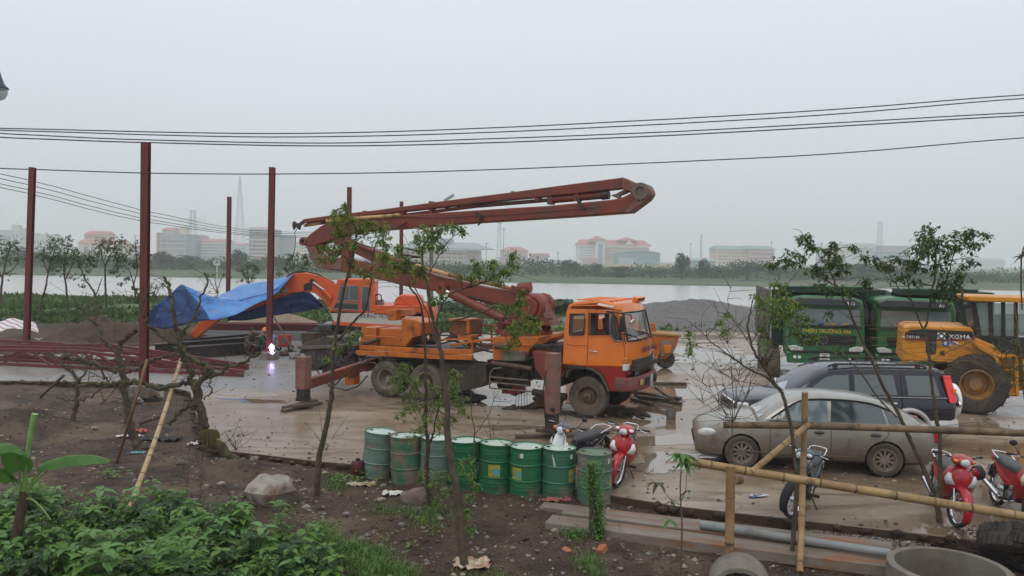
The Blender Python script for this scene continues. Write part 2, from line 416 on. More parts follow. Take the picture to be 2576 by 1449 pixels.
# haze
mb=MB(); mb.box((0,1600,70),(5200,3400,152))
hz=bpy.data.objects.new('haze',mesh_of('haze',mb,[])); COL.objects.link(hz)
hm=bpy.data.materials.new('haze'); hm.use_nodes=True; t=hm.node_tree; t.nodes.clear()
pv=t.nodes.new('ShaderNodeVolumePrincipled'); pv.inputs['Density'].default_value=0.00078; pv.inputs['Color'].default_value=(0.985,0.995,1.0,1); pv.inputs['Anisotropy'].default_value=0.0
mo=t.nodes.new('ShaderNodeOutputMaterial'); t.links.new(pv.outputs[0],mo.inputs['Volume']); hz.data.materials.append(hm)
tag(hz,'pale grey rain haze over the river','haze',kind='stuff')
# ================================================================== far buildings beyond the river
PALE=M('pale_wall',(0.50,0.50,0.46),rough=0.8); PINKW=M('pink_wall',(0.48,0.32,0.27),rough=0.8); CREAM=M('cream_wall',(0.62,0.50,0.36),rough=0.8)
MINT=M('mint_wall',(0.34,0.45,0.42),rough=0.8); GREYC=M('grey_concrete_wall',(0.27,0.28,0.28),rough=0.85); REDRF=M('red_tile_roof',(0.36,0.10,0.085),rough=0.7)
TEAL=M('teal_sheet',(0.14,0.27,0.27),rough=0.5); GREENRF=M('green_roof',(0.12,0.24,0.20),rough=0.6); GREYRF=M('grey_sheet_roof',(0.20,0.23,0.25),rough=0.5)
WIN=M('far_window',(0.10,0.12,0.14),rough=0.2); WHT=M('white_trim',(0.72,0.71,0.68),rough=0.7); BRICK=M('bare_brick',(0.34,0.13,0.09),rough=0.85)
SKYROLL=math.tan(ROLL)
def hor(x): return 650+(x-1288)*SKYROLL
class Bld:
    """building in its own frame: x right, y away, z up; placed from the place its left/right edges show"""
    def __init__(s,label,x0,x1,Y,depth,cat='building',name='building',yaw=0):
        Y=Y*1.6 if Y>350 else Y
        a=Y_(x0,660,Y); b=Y_(x1,660,Y); s.Y=Y; s.x0=x0; s.W=b.x-a.x; s.k=s.W/(x1-x0); s.D=depth
        s.e=thing(name,label,cat,(a.x,Y,0.0))
    def z(s,y,x=None): return CH-(y-hor(s.x0 if x is None else x))/FPX*s.Y
    def X(s,x): return (x-s.x0)*s.k
    def block(s,name,x0,x1,ytop,m,y0=0,dep=None,zb=0.0,ov=0):
        mb=MB(); X0,X1=s.X(x0)-ov,s.X(x1)+ov; zt=s.z(ytop); d=dep or s.D
        mb.box(((X0+X1)/2,y0+d/2,(zb+zt)/2),(X1-X0,d+2*ov,zt-zb)); return obj(name,mb,m,s.e)
    def hip(s,x0,x1,yb,yt,m,y0=0,dep=None,ov=1.0,ridge=0.55,name='roof'):
        X0,X1=s.X(x0)-ov,s.X(x1)+ov; d=dep or s.D; zb,zt=s.z(yb),s.z(yt); Y0,Y1=y0-ov,y0+d+ov; cx=(X0+X1)/2; hw=(X1-X0)/2*ridge; cy=(Y0+Y1)/2
        mb=MB(); mb.add([(X0,Y0,zb),(X1,Y0,zb),(X1,Y1,zb),(X0,Y1,zb),(cx-hw,cy,zt),(cx+hw,cy,zt)],[(0,1,5,4),(1,2,5),(2,3,4,5),(3,0,4),(3,2,1,0)])
        return obj(name,mb,m,s.e)
    def wins(s,x0,x1,y0,y1,nx,ny,fw=0.5,fh=0.55,m=WIN,yoff=0.0,skip=()):
        """windows as recessed-looking dark boxes set in the wall face, each a part"""
        base=None; pw=s.X(x1)-s.X(x0); zt,zb=s.z(y0),s.z(y1); cw,ch=pw/nx,(zt-zb)/ny
        mb=MB(); mb.box((0,0,0),(cw*fw,0.3,ch*fh)); me=mesh_of('window',mb,m)
        for j in range(ny):
            for i in range(nx):
                if (i,j) in skip: continue
                o=bpy.data.objects.new('window',me); COL.objects.link(o); o.parent=s.e
                o.location=(s.X(x0)+cw*(i+.5), yoff-0.05, zt-ch*(j+.5))
    def bands(s,x0,x1,ys,m,th=0.5,yoff=0,name='ledge'):
        for y in ys:
            mb=MB(); mb.box(((s.X(x0)+s.X(x1))/2,yoff-0.25,s.z(y)),(s.X(x1)-s.X(x0)+.4,0.9,th*1.5)); obj(name,mb,m,s.e)
# 1 far left pale block with cupola
b=Bld('pale block with a small cupola tower at the left edge of the picture',-30,50,480,18)
b.block('wall',-30,45,578,MINT); b.block('wall',30,50,572,PALE,y0=-0.5,dep=12); b.block('tower',30,48,566,PALE,y0=0,dep=5); b.hip(27,51,566,558,CREAM,dep=5,ov=0.3,ridge=0.1)
b.wins(-28,28,590,650,8,4); b.wins(32,48,585,650,2,4,yoff=-0.5)
# 2
b=Bld('low pale green block beside the cupola block',52,128,520,18); b.block('wall',52,78,592,MINT); b.block('wall',78,128,588,PALE,y0=2); b.hip(78,92,588,583,PINKW,dep=6,y0=2); b.wins(54,76,600,650,4,3); b.wins(82,126,600,650,6,3,yoff=2)
# 3 pink with red roofs
b=Bld('pink house with red roof and dormer left of the tallest red post',210,300,430,14); b.block('wall',212,270,588,PINKW); b.hip(213,270,589,580,REDRF,ridge=0.85,ov=0.6)
b.block('wall',210,330,612,CREAM,y0=-8,dep=8); b.hip(210,330,612,603,REDRF,y0=-8,dep=8,ridge=0.9); b.wins(218,268,592,600,8,1,yoff=0); b.wins(220,325,617,640,6,1,0.55,0.75,yoff=-8)
# 4
b=Bld('grey green six storey block with red top roof and water tank',395,468,430,22); b.block('wall',398,468,588,GREYC); b.block('wall',405,436,578,PALE,y0=3,dep=12); b.hip(404,436,578,571,REDRF,y0=2,dep=14,ridge=0.8,ov=0.5)
b.block('water_tank',447,461,569,CREAM,y0=4,dep=8); b.block('wall',395,402,585,REDRF,y0=-1,dep=6); b.block('annex',388,468,640,PINKW,y0=-9,dep=8.8); b.wins(404,464,594,636,9,5,0.5,0.5); b.bands(398,468,(600,612,624),PALE)
b=Bld('long grey block with pink roof line between two thin masts',468,573,450,20); b.block('wall',470,505,592,GREYC); b.hip(470,500,592,589,GREYRF,ridge=0.9); b.block('wall',500,573,606,PALE); b.hip(500,570,606,599,REDRF,ridge=0.92,ov=0.5); b.wins(503,571,612,648,14,5,0.5,0.55); b.wins(472,498,600,648,5,6)
# 5 unfinished tower
b=Bld('unfinished grey tower with red brick floors and rooftop lettering',622,692,400,20); b.block('wall',626,690,576,GREYC); b.block('wall',640,692,600,BRICK,y0=-3,dep=3); b.bands(622,692,(576,584,592,603,613,623,633,642),PALE,th=0.7,yoff=-3)
for i in range(12):
    mb=MB(); x=b.X(630+i*4.6); z0=b.z(576); mb.bar((x,2,z0),(x,2,z0+2.0),0.25); mb.box((x,1.8,z0+1.4),(0.65,0.1,0.9)); obj('roof_sign_letter',mb,M('faded_red_sign',(0.6,0.12,0.12)),b.e)
b.wins(628,690,606,640,7,4,yoff=-3)
b=Bld('plain grey windowless block right of the unfinished tower',692,726,410,20); b.block('wall',692,726,596,GREYC); b.bands(692,726,(592,),PALE,yoff=0); b.hip(692,726,596,590,GREYRF,ridge=0.95)
# small far infill
for (x0,x1,yt,Y,m,lab) in ((560,622,616,560,MINT,'low hazy house below the tall mast'),(728,800,612,600,CREAM,'hazy low block behind the boom end'),(300,352,622,520,PINKW,'hazy low pink row behind the left post')):
    b=Bld(lab,x0,x1,Y,14); b.block('wall',x0,x1,yt,m); b.hip(x0,x1,yt,yt-4,REDRF,ridge=.9); b.wins(x0+3,x1-3,yt+4,yt+34,max(4,int((x1-x0)/7)),3)
# 6 sports hall
b=Bld('wide sports hall with curved grey roof and pink end walls',985,1235,400,50)
def roofarc(b,x0,x1,ybase,ytop,m,y0,dep,n=14,name='roof'):
    X0,X1=b.X(x0),b.X(x1); zb,zt=b.z(ybase),b.z(ytop); pts=[]
    for i in range(n+1):
        t=i/n; pts.append(V((X0+(X1-X0)*t,y0,zb+(zt-zb)*sin(pi*t))))
    mb=MB(); mb.prism(pts,(0,dep,0)); return obj(name,mb,m,b.e,smooth=30)
b.block('wall',995,1205,626,PINKW,y0=6,dep=40); b.block('glass_front',1010,1170,626,WIN,y0=3,dep=3)
b.bands(1005,1172,(630,641,651),CREAM,th=1.4,yoff=2); b.hip(985,1235,623,606,GREYRF,y0=-4,dep=55,ridge=0.62,ov=2); roofarc(b,1022,1130,608,592,GREYRF,12,26)
for i in range(12):
    mb=MB(); x=b.X(1000+i*15); mb.bar((x,0.5,0),(x,0.5,b.z(626)),0.9); obj('column',mb,CREAM,b.e)
b.block('roof_panel',1040,1133,597,GREYRF,y0=16,dep=20,zb=b.z(604))
# 8 small pink
b=Bld('small pink villa with red roof right of the pylon',1256,1330,520,16); b.block('wall',1258,1328,630,PINKW); b.hip(1258,1328,630,620,REDRF,ridge=.4); b.wins(1262,1326,633,648,10,2)
b=Bld('low pink row beside the small villa',1330,1382,540,14); b.block('wall',1332,1380,640,PINKW); b.hip(1332,1380,640,636,REDRF,ridge=.9); b.wins(1335,1378,643,652,8,1)
# 9 big white block
b=Bld('large white office block with red roofs and arched glass entrance',1453,1636,460,30)
b.block('wall',1455,1503,615,WHT); b.block('wall',1503,1634,616,CREAM,y0=4); b.block('wall',1497,1520,602,WHT,y0=-4,dep=12)
b.hip(1453,1503,615,601,REDRF,ridge=.6); b.hip(1500,1638,616,601,REDRF,y0=4,ridge=.8); b.hip(1484,1518,602,593,REDRF,y0=-5,dep=14,ridge=.1,ov=1.5); b.hip(1556,1604,603,594,REDRF,y0=8,dep=20,ridge=.2)
mb=MB(); mb.prism([(b.X(1572),2.4,b.z(614)),(b.X(1596),2.4,b.z(614)),(b.X(1584),2.4,b.z(603))],(0,4,0)); obj('gable',mb,CREAM,b.e)
b.block('glass_bay',1503,1514,614,M('bay_glass',(0.20,0.33,0.38),rough=.3),y0=-5,dep=2); b.wins(1457,1495,619,653,7,5,.5,.5,yoff=0); b.wins(1522,1634,620,653,16,5,.55,.5,yoff=4); b.bands(1453,1636,(618,),WHT,yoff=-.2)
b.block('annex',1462,1500,648,PINKW,y0=-12,dep=8)
# 10 teal warehouse
b=Bld('teal arched warehouse in front of the white office block',1555,1662,420,40,'warehouse'); b.block('wall',1557,1660,635,TEAL); roofarc(b,1555,1662,635,628,TEAL,-1,42); b.block('annex',1555,1590,648,MINT,y0=-8,dep=8); b.bands(1557,1660,(640,),MINT,th=0.5)
b=Bld('low teal shed left of the cream block',1738,1802,430,20,'warehouse'); b.block('wall',1740,1800,655,TEAL); b.hip(1738,1802,655,649,TEAL,ridge=.7)
b=Bld('low pale green wall shed below the pink villas',1362,1450,430,12,'warehouse'); b.block('wall',1362,1450,656,MINT); b.hip(1362,1450,656,653,TEAL,ridge=.95)
# 12 cream green-roof block
b=Bld('cream four storey block with green roof',1800,1944,450,26); b.block('wall',1802,1942,626,CREAM); b.block('wall',1880,1944,624,PINKW,y0=-4,dep=4); b.hip(1800,1890,626,617,GREENRF,ridge=.85); b.hip(1872,1946,625,616,GREENRF,y0=-4,dep=32,ridge=.8); b.wins(1806,1878,632,664,14,4,.5,.5); b.wins(1884,1942,632,664,10,3,.6,.55,yoff=-4); b.bands(1800,1944,(628,),PALE)
# 13 big right
b=Bld('big hazy factory hall with a round drum behind the right trees',2078,2300,520,50,'factory'); b.block('wall',2100,2200,622,GREYC,y0=3); b.block('wall',2078,2120,630,PINKW,y0=-2,dep=10); b.block('wall',2140,2300,615,GREYC,y0=10); b.block('wall',2160,2210,610,PALE,y0=8,dep=30); b.block('glass_front',2170,2292,632,WIN,y0=7,dep=3); b.block('wall',2170,2300,655,BRICK,y0=5,dep=2)
mb=MB(); cx=b.X(2138); mb.cyl((cx,8,0),(cx,8,b.z(612)),11,n=24); obj('drum',mb,PALE,b.e,smooth=40); b.wins(2175,2290,634,652,5,1,.85,.8,m=TEAL,yoff=7)
b=Bld('faint pale building almost lost in haze at the far right',2448,2530,760,20); b.block('wall',2450,2528,654,PALE); b.hip(2450,2528,654,649,GREYRF,ridge=.95); b.wins(2452,2526,658,680,14,4,.5,.5)
b=Bld('low house under the haze beyond the loader',2395,2440,640,12); b.block('wall',2395,2440,668,PALE); b.hip(2395,2440,668,664,GREYRF,ridge=.9)
# low walls and sheds along the levee road
for i,(x0,x1) in enumerate(((1395,1470),(1520,1600),(1615,1690),(1950,2050))):
    b=Bld(('low pink roadside wall left of the white block','low roadside wall in front of the white block','low roadside wall right of the teal warehouse','low roadside wall right of the cream block')[i],x0,x1,300,2,'wall','wall'); b.block('panel',x0,x1,b_y:=661+(x0-1288)*SKYROLL,CREAM)
# ------------------------------------------------------------------ masts and pylons
MST=M('mast_steel',(0.16,0.18,0.22),rough=0.6)
def lattice(name,label,cat,x,ytop,Y,wb,wt,n,th,arms=(),kb=0.0):
    Y*=1.5; wb*=1.5; wt*=1.5; th*=1.5; arms=[(f,w*1.5) for f,w in arms]
    p=Y_(x,660,Y); e=thing(name,label,cat,(p.x,Y,0)); H=CH-(ytop-hor(x))/FPX*Y; mb=MB()
    lv=[((1-i/n)*wb+(i/n)*wt, H*i/n) for i in range(n+1)]
    for (sx,sy) in ((-1,-1),(1,-1),(1,1),(-1,1)):
        for i in range(n): mb.bar((sx*lv[i][0]/2,sy*lv[i][0]/2,lv[i][1]),(sx*lv[i+1][0]/2,sy*lv[i+1][0]/2,lv[i+1][1]),th)
    obj('leg',mb,MST,e,kind='stuff'); mb=MB()
    for i in range(n):
        a,za=lv[i]; c,zc=lv[i+1]
        for (s0,s1) in (((-1,-1),(1,-1)),((1,-1),(1,1)),((1,1),(-1,1)),((-1,1),(-1,-1))):
            mb.bar((s0[0]*a/2,s0[1]*a/2,za),(s1[0]*c/2,s1[1]*c/2,zc),th*.6); mb.bar((s1[0]*a/2,s1[1]*a/2,za),(s0[0]*c/2,s0[1]*c/2,zc),th*.6); mb.bar((s0[0]*c/2,s0[1]*c/2,zc),(s1[0]*c/2,s1[1]*c/2,zc),th*.6)
    obj('bracing',mb,MST,e,kind='stuff')
    for (f,w) in arms:
        z=H*f; m2=MB(); m2.bar((-w/2,0,z),(w/2,0,z),th); m2.bar((-w/2,0,z),(0,0,z+w*.13),th*.7); m2.bar((w/2,0,z),(0,0,z+w*.13),th*.7); obj('crossarm',m2,MST,e)
    return e
lattice('pylon','grey power pylon with wide crossarms above the grey block','pylon',485,530,320,3.6,1.5,8,0.085,((.62,14),(.8,11)))
lattice('radio_mast','very tall thin radio mast fading into haze','mast',603,445,620,8,0.6,16,0.16)
lattice('pylon','twin-legged lattice pylon right of the sports hall','pylon',1255,560,330,1.9,1.0,12,0.09,((.98,2.2),))
lattice('radio_mast','slim mast between the warehouse and the cream block','mast',1763,587,520,1.2,0.6,10,0.1)
lattice('pylon','lattice pylon over the right factory hall','pylon',2211,557,420,2.4,1.6,9,0.08)
for (x,yt,Y,lab) in ((1737,612,430,'floodlight pole left of the slim mast'),(1403,634,380,'lamp cluster pole below the haze'),(262,614,300,'pole with antenna dishes above the left trees'),(306,590,330,'thin pole left of the tallest red post'),(340,592,330,'thin pole beside the tallest red post'),(2066,612,380,'thin pole behind the right tree crown'),(1266,575,360,'slim pole beside the twin-legged pylon'),(412,598,330,'thin pole before the grey green block'),(1223,612,350,'thin pole at the end of the sports hall'),(2333,605,400,'thin pole behind the far right crown'),(1940,608,430,'light mast above the cream block roof')):
    Y*=1.5; p=Y_(x,660,Y); H=CH-(yt-hor(x))/FPX*Y; e=thing('pole',lab,'pole',(p.x,Y,0)); mb=MB(); mb.cyl((0,0,0),(0,0,H),0.28,0.16,n=6); obj('shaft',mb,MST,e); mb=MB(); mb.box((0,0,H),(2.4,.6,.35)); mb.box((0,0,H-1.2),(1.6,.5,.25)); obj('crossarm',mb,MST,e)
# ------------------------------------------------------------------ trees and scrub of the far bank
FARLEAF=M('far_leaf',(0.032,0.066,0.028),(0.045,0.08,0.028),sc=0.3,rough=0.9,spec=0.1)
FARLEAF2=M('far_leaf_blue',(0.022,0.045,0.022),(0.036,0.062,0.028),sc=0.3,rough=0.9,spec=0.1)
BARKD=M('dark_bark',(0.05,0.038,0.026),(0.09,0.07,0.045),sc=12,rough=0.85,bump=0.006,bsc=40)
def clump_crown(mb,c,r,n,size,seed):
    rr=random.Random(seed)
    lobes=[(V(c)+V((rr.uniform(-.6,.6)*r[0],rr.uniform(-.6,.6)*r[1],rr.uniform(-.5,.65)*r[2])),rr.uniform(.35,.6)) for _ in range(9)]
    for _ in range(n):
        lc,lr=rr.choice(lobes); d=V((rr.gauss(0,1),rr.gauss(0,1),rr.gauss(0,1))).normalized()*rr.uniform(.6,1.05)
        p=lc+V((d.x*r[0]*lr,d.y*r[1]*lr,d.z*r[2]*lr))
        a=V((rr.gauss(0,1),rr.gauss(0,1),rr.gauss(0,.7))).normalized()*size*rr.uniform(.6,1.3); b_=a.cross(V((rr.gauss(0,1),rr.gauss(0,1),rr.gauss(0,1)))).normalized()*size*rr.uniform(.4,.8)
        mb.add([p-a,p+b_,p+a,p-b_],[(0,1,2,3)])
FT=[(1715,641,706,70,0,'round dark tree rising above the levee, left of the cream block'),(1430,652,702,60,0,'dark bush below the pink villas'),(1560,672,703,70,1,'low bush between the villa bush and the round tree'),
 (1640,676,706,80,3,'low spreading bush left of the round tree'),(1800,668,708,90,3,'broad bush right of the round tree'),(1880,655,709,110,1,'wide bank bush below the cream block'),(1960,664,710,90,3,'bank bush right of the cream block'),
 (2130,655,712,120,3,'wide bank bush behind the green trucks'),(2050,668,712,80,1,'bank bush left of the green trucks'),(2230,668,713,110,3,'bank bush right behind the green trucks'),(2350,690,718,80,1,'small bank bush above the loader'),
 (60,622,692,110,1,'far bank tree below the cupola block'),(180,640,692,120,3,'far bank tree cluster left of the tallest post'),(410,636,695,90,0,'far bank tree right of the tallest post'),(470,640,696,70,1,'far bank tree below the pylon'),
 (600,632,697,80,0,'far bank tree under the radio mast'),(700,640,698,80,3,'far bank tree behind the boom end'),(830,650,700,90,1,'far bank tree behind the folded boom'),(960,660,702,90,3,'far bank bush behind the boom'),
 (1150,664,703,90,3,'far bank bush below the sports hall'),(1245,662,703,60,1,'far bank bush right of the sports hall'),(320,645,694,100,3,'far bank bush behind the tallest post'),(540,655,696,60,1,'far bank bush behind the tarpaulin'),
 (1350,672,702,60,1,'low far bank bush right of the pylon'),(1500,665,702,50,2,'slim far bank bush below the white office block'),(2290,655,712,60,0,'far bank tree behind the tall right crown'),(2455,686,722,70,3,'low bush on the far right bank'),(1770,655,706,50,2,'slim far bank tree beside the round tree')]
protos=[]
for k in range(4):
    e=thing('far_tree',FT[k][5],'tree'); mb=MB(); mb.cyl((0,0,0),(0,0,.6),.05,.03,n=6); obj('trunk',mb,BARKD,e)
    mb=MB(); clump_crown(mb,(0,0,.6),((.36,.4,.42),(.5,.5,.36),(.3,.34,.45),(.6,.5,.32))[k],1500,.035,k+3); obj('crown',mb,FARLEAF if k%2 else FARLEAF2,e); protos.append(e)
for i,(x,yt,yb,w,k,lab) in enumerate(FT):
    if i<4: k=i
    Y=214+ (i%5)*4; p=Y_(x,yb,Y); z=far_z(p.x,Y); top=CH-(yt-hor(x))/FPX*Y; h=(top-z); wd=w/FPX*Y
    e=protos[k] if i==k else copy_tree(protos[k]); e.location=(p.x,Y,z-.1*h); e.scale=(wd,wd,h*1.12); e.rotation_euler=(0,0,i*1.3); tag(e,lab,'tree','trees on the far bank')
# continuous scrub on the levee foot
mb=MB(); rr=random.Random(5)
for i in range(34000):
    x=rr.uniform(-260,330); f=0.5+0.5*fbm(x,0,0.05,3)*1.6
    y=rr.uniform(222,240); h=max(0.15,f)*4.2*rr.random()**.6
    p=V((x,y,far_z(x,y)+h)); s=rr.uniform(.2,.5)
    a=V((rr.gauss(0,1),rr.gauss(0,.6),rr.gauss(0,.8))).normalized()*s; b_=V((rr.gauss(0,1),rr.gauss(0,1),rr.gauss(0,1))).cross(a).normalized()*s*.6
    mb.add([p-a,p+b_,p+a,p-b_],[(0,1,2,3)])
solo('scrub',mb,FARLEAF,'band of dark green scrub along the far levee','scrub',kind='stuff')
# ================================================================== concrete pump truck
TH=radians(-25); TO=G(1476,1050); TX=V((cos(TH),sin(TH),0)); TY=V((-sin(TH),cos(TH),0))
def plane_hit(px,py,O,XX,YY,yl):
    d=ray(px,py); n=YY; P=O+YY*yl; t=((P-CAM).dot(n))/d.dot(n); h=CAM+d*t; r=h-O; return (r.dot(XX), h.z-O.z)
def tk(px,py,yl=0.0):
    s,z=plane_hit(px,py,TO,TX,TY,yl); return V((s,yl,z))
def tkp(pts,yl): return [tk(x,y,yl) for x,y in pts]
truck=thing('concrete_pump_truck','orange concrete pump truck with folded red boom parked on outriggers','truck',TO,TH)
MUDDY=M('mud_caked_rubber',(0.11,0.09,0.068),(0.045,0.038,0.03),sc=2.2,rough=0.85,bump=0.006,bsc=30,lo=0.46,hi=0.64)
TYRE=M('tyre_rubber',(0.028,0.026,0.024),(0.075,0.06,0.045),sc=4,rough=0.8,bump=0.004,bsc=40,lo=0.5,hi=0.62)
RIMB=M('brown_rim',(0.17,0.12,0.075),(0.07,0.045,0.03),sc=5,rough=0.7)
def tyre_prof(r,rr,w):
    return [(rr,-w*.42),(rr+(r-rr)*.25,-w*.5),(r-.09*r,-w*.52),(r-.02*r,-w*.44),(r,-w*.2),(r,w*.2),(r-.02*r,w*.44),(r-.09*r,w*.52),(rr+(r-rr)*.25,w*.5),(rr,w*.42)]
def wheel(parent,c,r,rr,w,side=-1,rim_m=RIMB,ty_m=MUDDY,style='truck',lugs=0,steer=0.0,dual=False,name='wheel'):
    """tyre as the wheel mesh, rim/hub/lug as its pieces. side: outward direction along local y"""
    ax=V((sin(steer)*side*-1,side*cos(steer),0)).normalized(); c=V(c); mb=MB()
    mb.lathe(tyre_prof(r,rr,w),c,ax,n=48)
    if dual: mb.lathe(tyre_prof(r,rr,w),c-ax*w*1.12,ax,n=32)
    if lugs:
        u=V((0,0,1)); vv=ax.cross(u)
        for k in range(lugs):
            for sd_ in (-1,1):
                a=2*pi*(k+(.5 if sd_>0 else 0))/lugs; d=u*cos(a)+vv*sin(a)
                p0=c+d*(r-.012)+ax*sd_*w*.5; a2=a+2*pi/lugs*.45; d2=u*cos(a2)+vv*sin(a2); p1=c+d2*(r+.0)+ax*sd_*w*.08
                mb.bar(p0,p1,r*.055,r*.06,upv=d)
    ty=obj(name,mb,ty_m,parent,smooth=35)
    mb=MB(); q=c
    if style=='truck':
        mb.lathe([(rr+.015,w*.44),(rr-.02,w*.42),(rr-.03,w*.2),(rr*.72,w*.05),(rr*.66,w*.0),(rr*.60,w*.16),(rr*.34,w*.20),(rr*.32,w*.46),(rr*.22,w*.50),(0.001,w*.50)],q,ax,n=36)
        obj('rim',mb,rim_m,ty,smooth=30)
        mb=MB(); u=V((0,0,1)); vv=ax.cross(u)
        for k in range(10):
            a=2*pi*k/10; p=c+(u*cos(a)+vv*sin(a))*rr*.48+ax*w*.17; mb.cyl(p,p+ax*.03,.016,n=6)
        mb.cyl(c+ax*w*.49,c+ax*w*.56,rr*.13,n=12)
        obj('hub',mb,M('rusty_hub',(0.11,0.05,0.03),(0.05,0.03,0.02),sc=9,rough=.8),ty)
    elif style=='rear':
        mb.lathe([(rr+.015,w*.44),(rr-.02,w*.42),(rr-.04,-w*.25),(rr*.5,-w*.38),(rr*.3,-w*.36),(rr*.30,-w*.05),(rr*.24,w*.06),(0.001,w*.06)],q,ax,n=36); obj('rim',mb,rim_m,ty,smooth=30)
        mb=MB(); mb.lathe([(rr*.29,-w*.06),(rr*.27,w*.08),(0.001,w*.10)],q,ax,n=16); obj('hub',mb,M('mud_grey',(0.22,0.19,0.16),rough=.8),ty)
    elif style=='alloy':
        mb.lathe([(rr+.012,w*.45),(rr-.012,w*.44),(rr-.02,w*.25),(rr-.05,w*.18)],q,ax,n=36); mb.lathe([(rr*.30,w*.30),(rr*.25,w*.36),(0.001,w*.36)],q,ax,n=20)
        u=V((0,0,1)); vv=ax.cross(u); nsp=10
        for k in range(nsp):
            a=2*pi*k/nsp; d=u*cos(a)+vv*sin(a); tt=-u*sin(a)+vv*cos(a)
            p0=c+d*rr*.25+ax*w*.31; p1=c+d*(rr-.025)+ax*w*.27
            mb.bar(p0,p1,.05*rr/.2*.8,.02,upv=ax)
        obj('rim',mb,rim_m,ty,smooth=30)
        mb=MB(); mb.lathe([(rr-.02,w*.1),(0.001,w*.08)],q,ax,n=24); obj('brake_disc',mb,M('dark_recess',(0.012,0.011,0.010),rough=.8),ty)
    elif style=='loader':
        mb.lathe([(rr+.02,w*.40),(rr-.03,w*.44),(rr-.04,w*.30),(rr*.80,w*.10),(rr*.74,-w*.05),(rr*.70,w*.0),(rr*.42,w*.1),(rr*.38,w*.20),(0.001,w*.22)],q,ax,n=40); obj('rim',mb,rim_m,ty,smooth=30)
    return ty
s_r=-6.05; s_m=-4.75; WR=.515
wheel(truck,(0,.15,WR),WR,.29,.29,lugs=0,name='wheel',steer=0.0)
wheel(truck,(0,2.28,WR),WR,.29,.29,side=1,ty_m=TYRE)
for s in (s_r,s_m):
    wheel(truck,(s,.10,WR),WR,.29,.27,style='rear',lugs=30,rim_m=M('mud_rim',(0.24,0.20,0.15),(0.12,0.09,0.06),sc=4,rough=.85),dual=True)
    wheel(truck,(s,2.32,WR),WR,.29,.27,side=1,style='rear',ty_m=TYRE,dual=True)
# chassis, axles, drive shaft
mb=MB()
for y in (.85,1.55): mb.box(((-7.3+1.0)/2,y,.86),(8.3,.09,.28))
for s in (-7.2,-5.4,-3.6,-2.0,-.6,.9): mb.box((s,1.2,.86),(.12,.7,.2))
obj('chassis_rail',mb,DARK,truck,bevel=.01)
mb=MB()
for s in (s_r,s_m,0): mb.cyl((s,.3,WR),(s,2.1,WR),.09,n=10); mb.lathe([(.05,-.2),(.2,-.1),(.2,.1),(.05,.2)],(s,1.2,WR),(0,1,0),n=14)
mb.cyl((-5.4,1.2,.6),(-1.2,1.2,.75),.06,n=8); obj('axle',mb,DARK,truck,smooth=40)
mb=MB()
for s in (s_r,s_m): mb.box((s,.75,.78),(1.0,.09,.1)); mb.box((s,1.65,.78),(1.0,.09,.1))
obj('leaf_spring',mb,DARK,truck)
# ---- cab (side profile at y=0.02, far side y=2.36)
CY0,CY1=.02,2.38
def cab_out(): return tkp([(1414,918),(1411,880),(1416,820),(1424,783),(1431,768),(1470,762),(1560,768),(1566,775)],CY0)
ax0=tk(1414,900,CY0).x; rear=ax0
roofz=tk(1481,762,CY0).z
zb=tk(1576,862,CY0).z      # bottom of the windscreen
fx=tk(1574,900,CY0).x      # front of the body
ztop_ws=tk(1558,784,CY0).z; xtop_ws=tk(1557,784,CY0).x
zred=tk(1500,924,CY0).z; zlow=tk(1574,944,CY0).z
CABO=M('cab_orange_paint',(0.74,0.180,0.010),(0.66,0.15,0.010),sc=1.2,rough=0.32,dirt=(0.20,0.085,0.035),dsc=3.2,dlo=0.64,dhi=0.78,coat=0.3,bump=0.0015,bsc=5)
CABR=M('cab_red_paint',(0.33,0.014,0.012),(0.26,0.02,0.015),sc=2,rough=0.4,dirt=(0.16,0.08,0.055),dsc=3,dlo=0.56,dhi=0.75)
FB=0.16   # bulge of the front face at the middle
W=CY1-CY0; ym=(CY0+CY1)/2
# windows openings via boolean on a shell
def cabsec(x_of_z, zs, name): pass
prof=[(rear,zred),(fx+.0,zred),(fx+.02,(zred+zb)/2),(fx-.02,zb),(xtop_ws,ztop_ws),(xtop_ws-.10,roofz+.0),(rear+.95,roofz+.07),(rear+.25,roofz+.0),(rear+.07,roofz-.12),(rear+.02,zb+.3)]
def loftcab(prof,ys,front_bulge,side_tuck,mi=0):
    rows=[]
    for (y,ed) in ys:
        row=[]
        for (x,z) in prof:
            t=(y-ym)/(W/2); fr=max(0,(x-(rear+.6))/(fx-rear-.6)); xx=x+fr*front_bulge*(1-t*t)
            tuck=0.10*max(0,(z-zb)/(roofz-zb)); yy=ym+(y-ym)*(1-tuck)
            if ed: xx=ym*0+ (xx-(rear+fx)/2)*(1-ed)+(rear+fx)/2; zz=(z-(zred+roofz)/2)*(1-ed)+(zred+roofz)/2
            else: zz=z
            row.append((xx,yy,zz))
        rows.append(row)
    return rows
ysl=[(CY0,.035),(CY0+.035,.0)]+[(CY0+W*k/8,0) for k in range(1,8)]+[(CY1-.035,.0),(CY1,.035)]
rows=loftcab(prof,ysl,FB,.1)
mb=MB(); mb.grid(rows,closeu=True); n=len(prof); mb.add(rows[0],[tuple(range(n))]); mb.add(rows[-1],[tuple(reversed(range(n)))])
cab=obj('cab',mb,CABO,truck,fix=True)
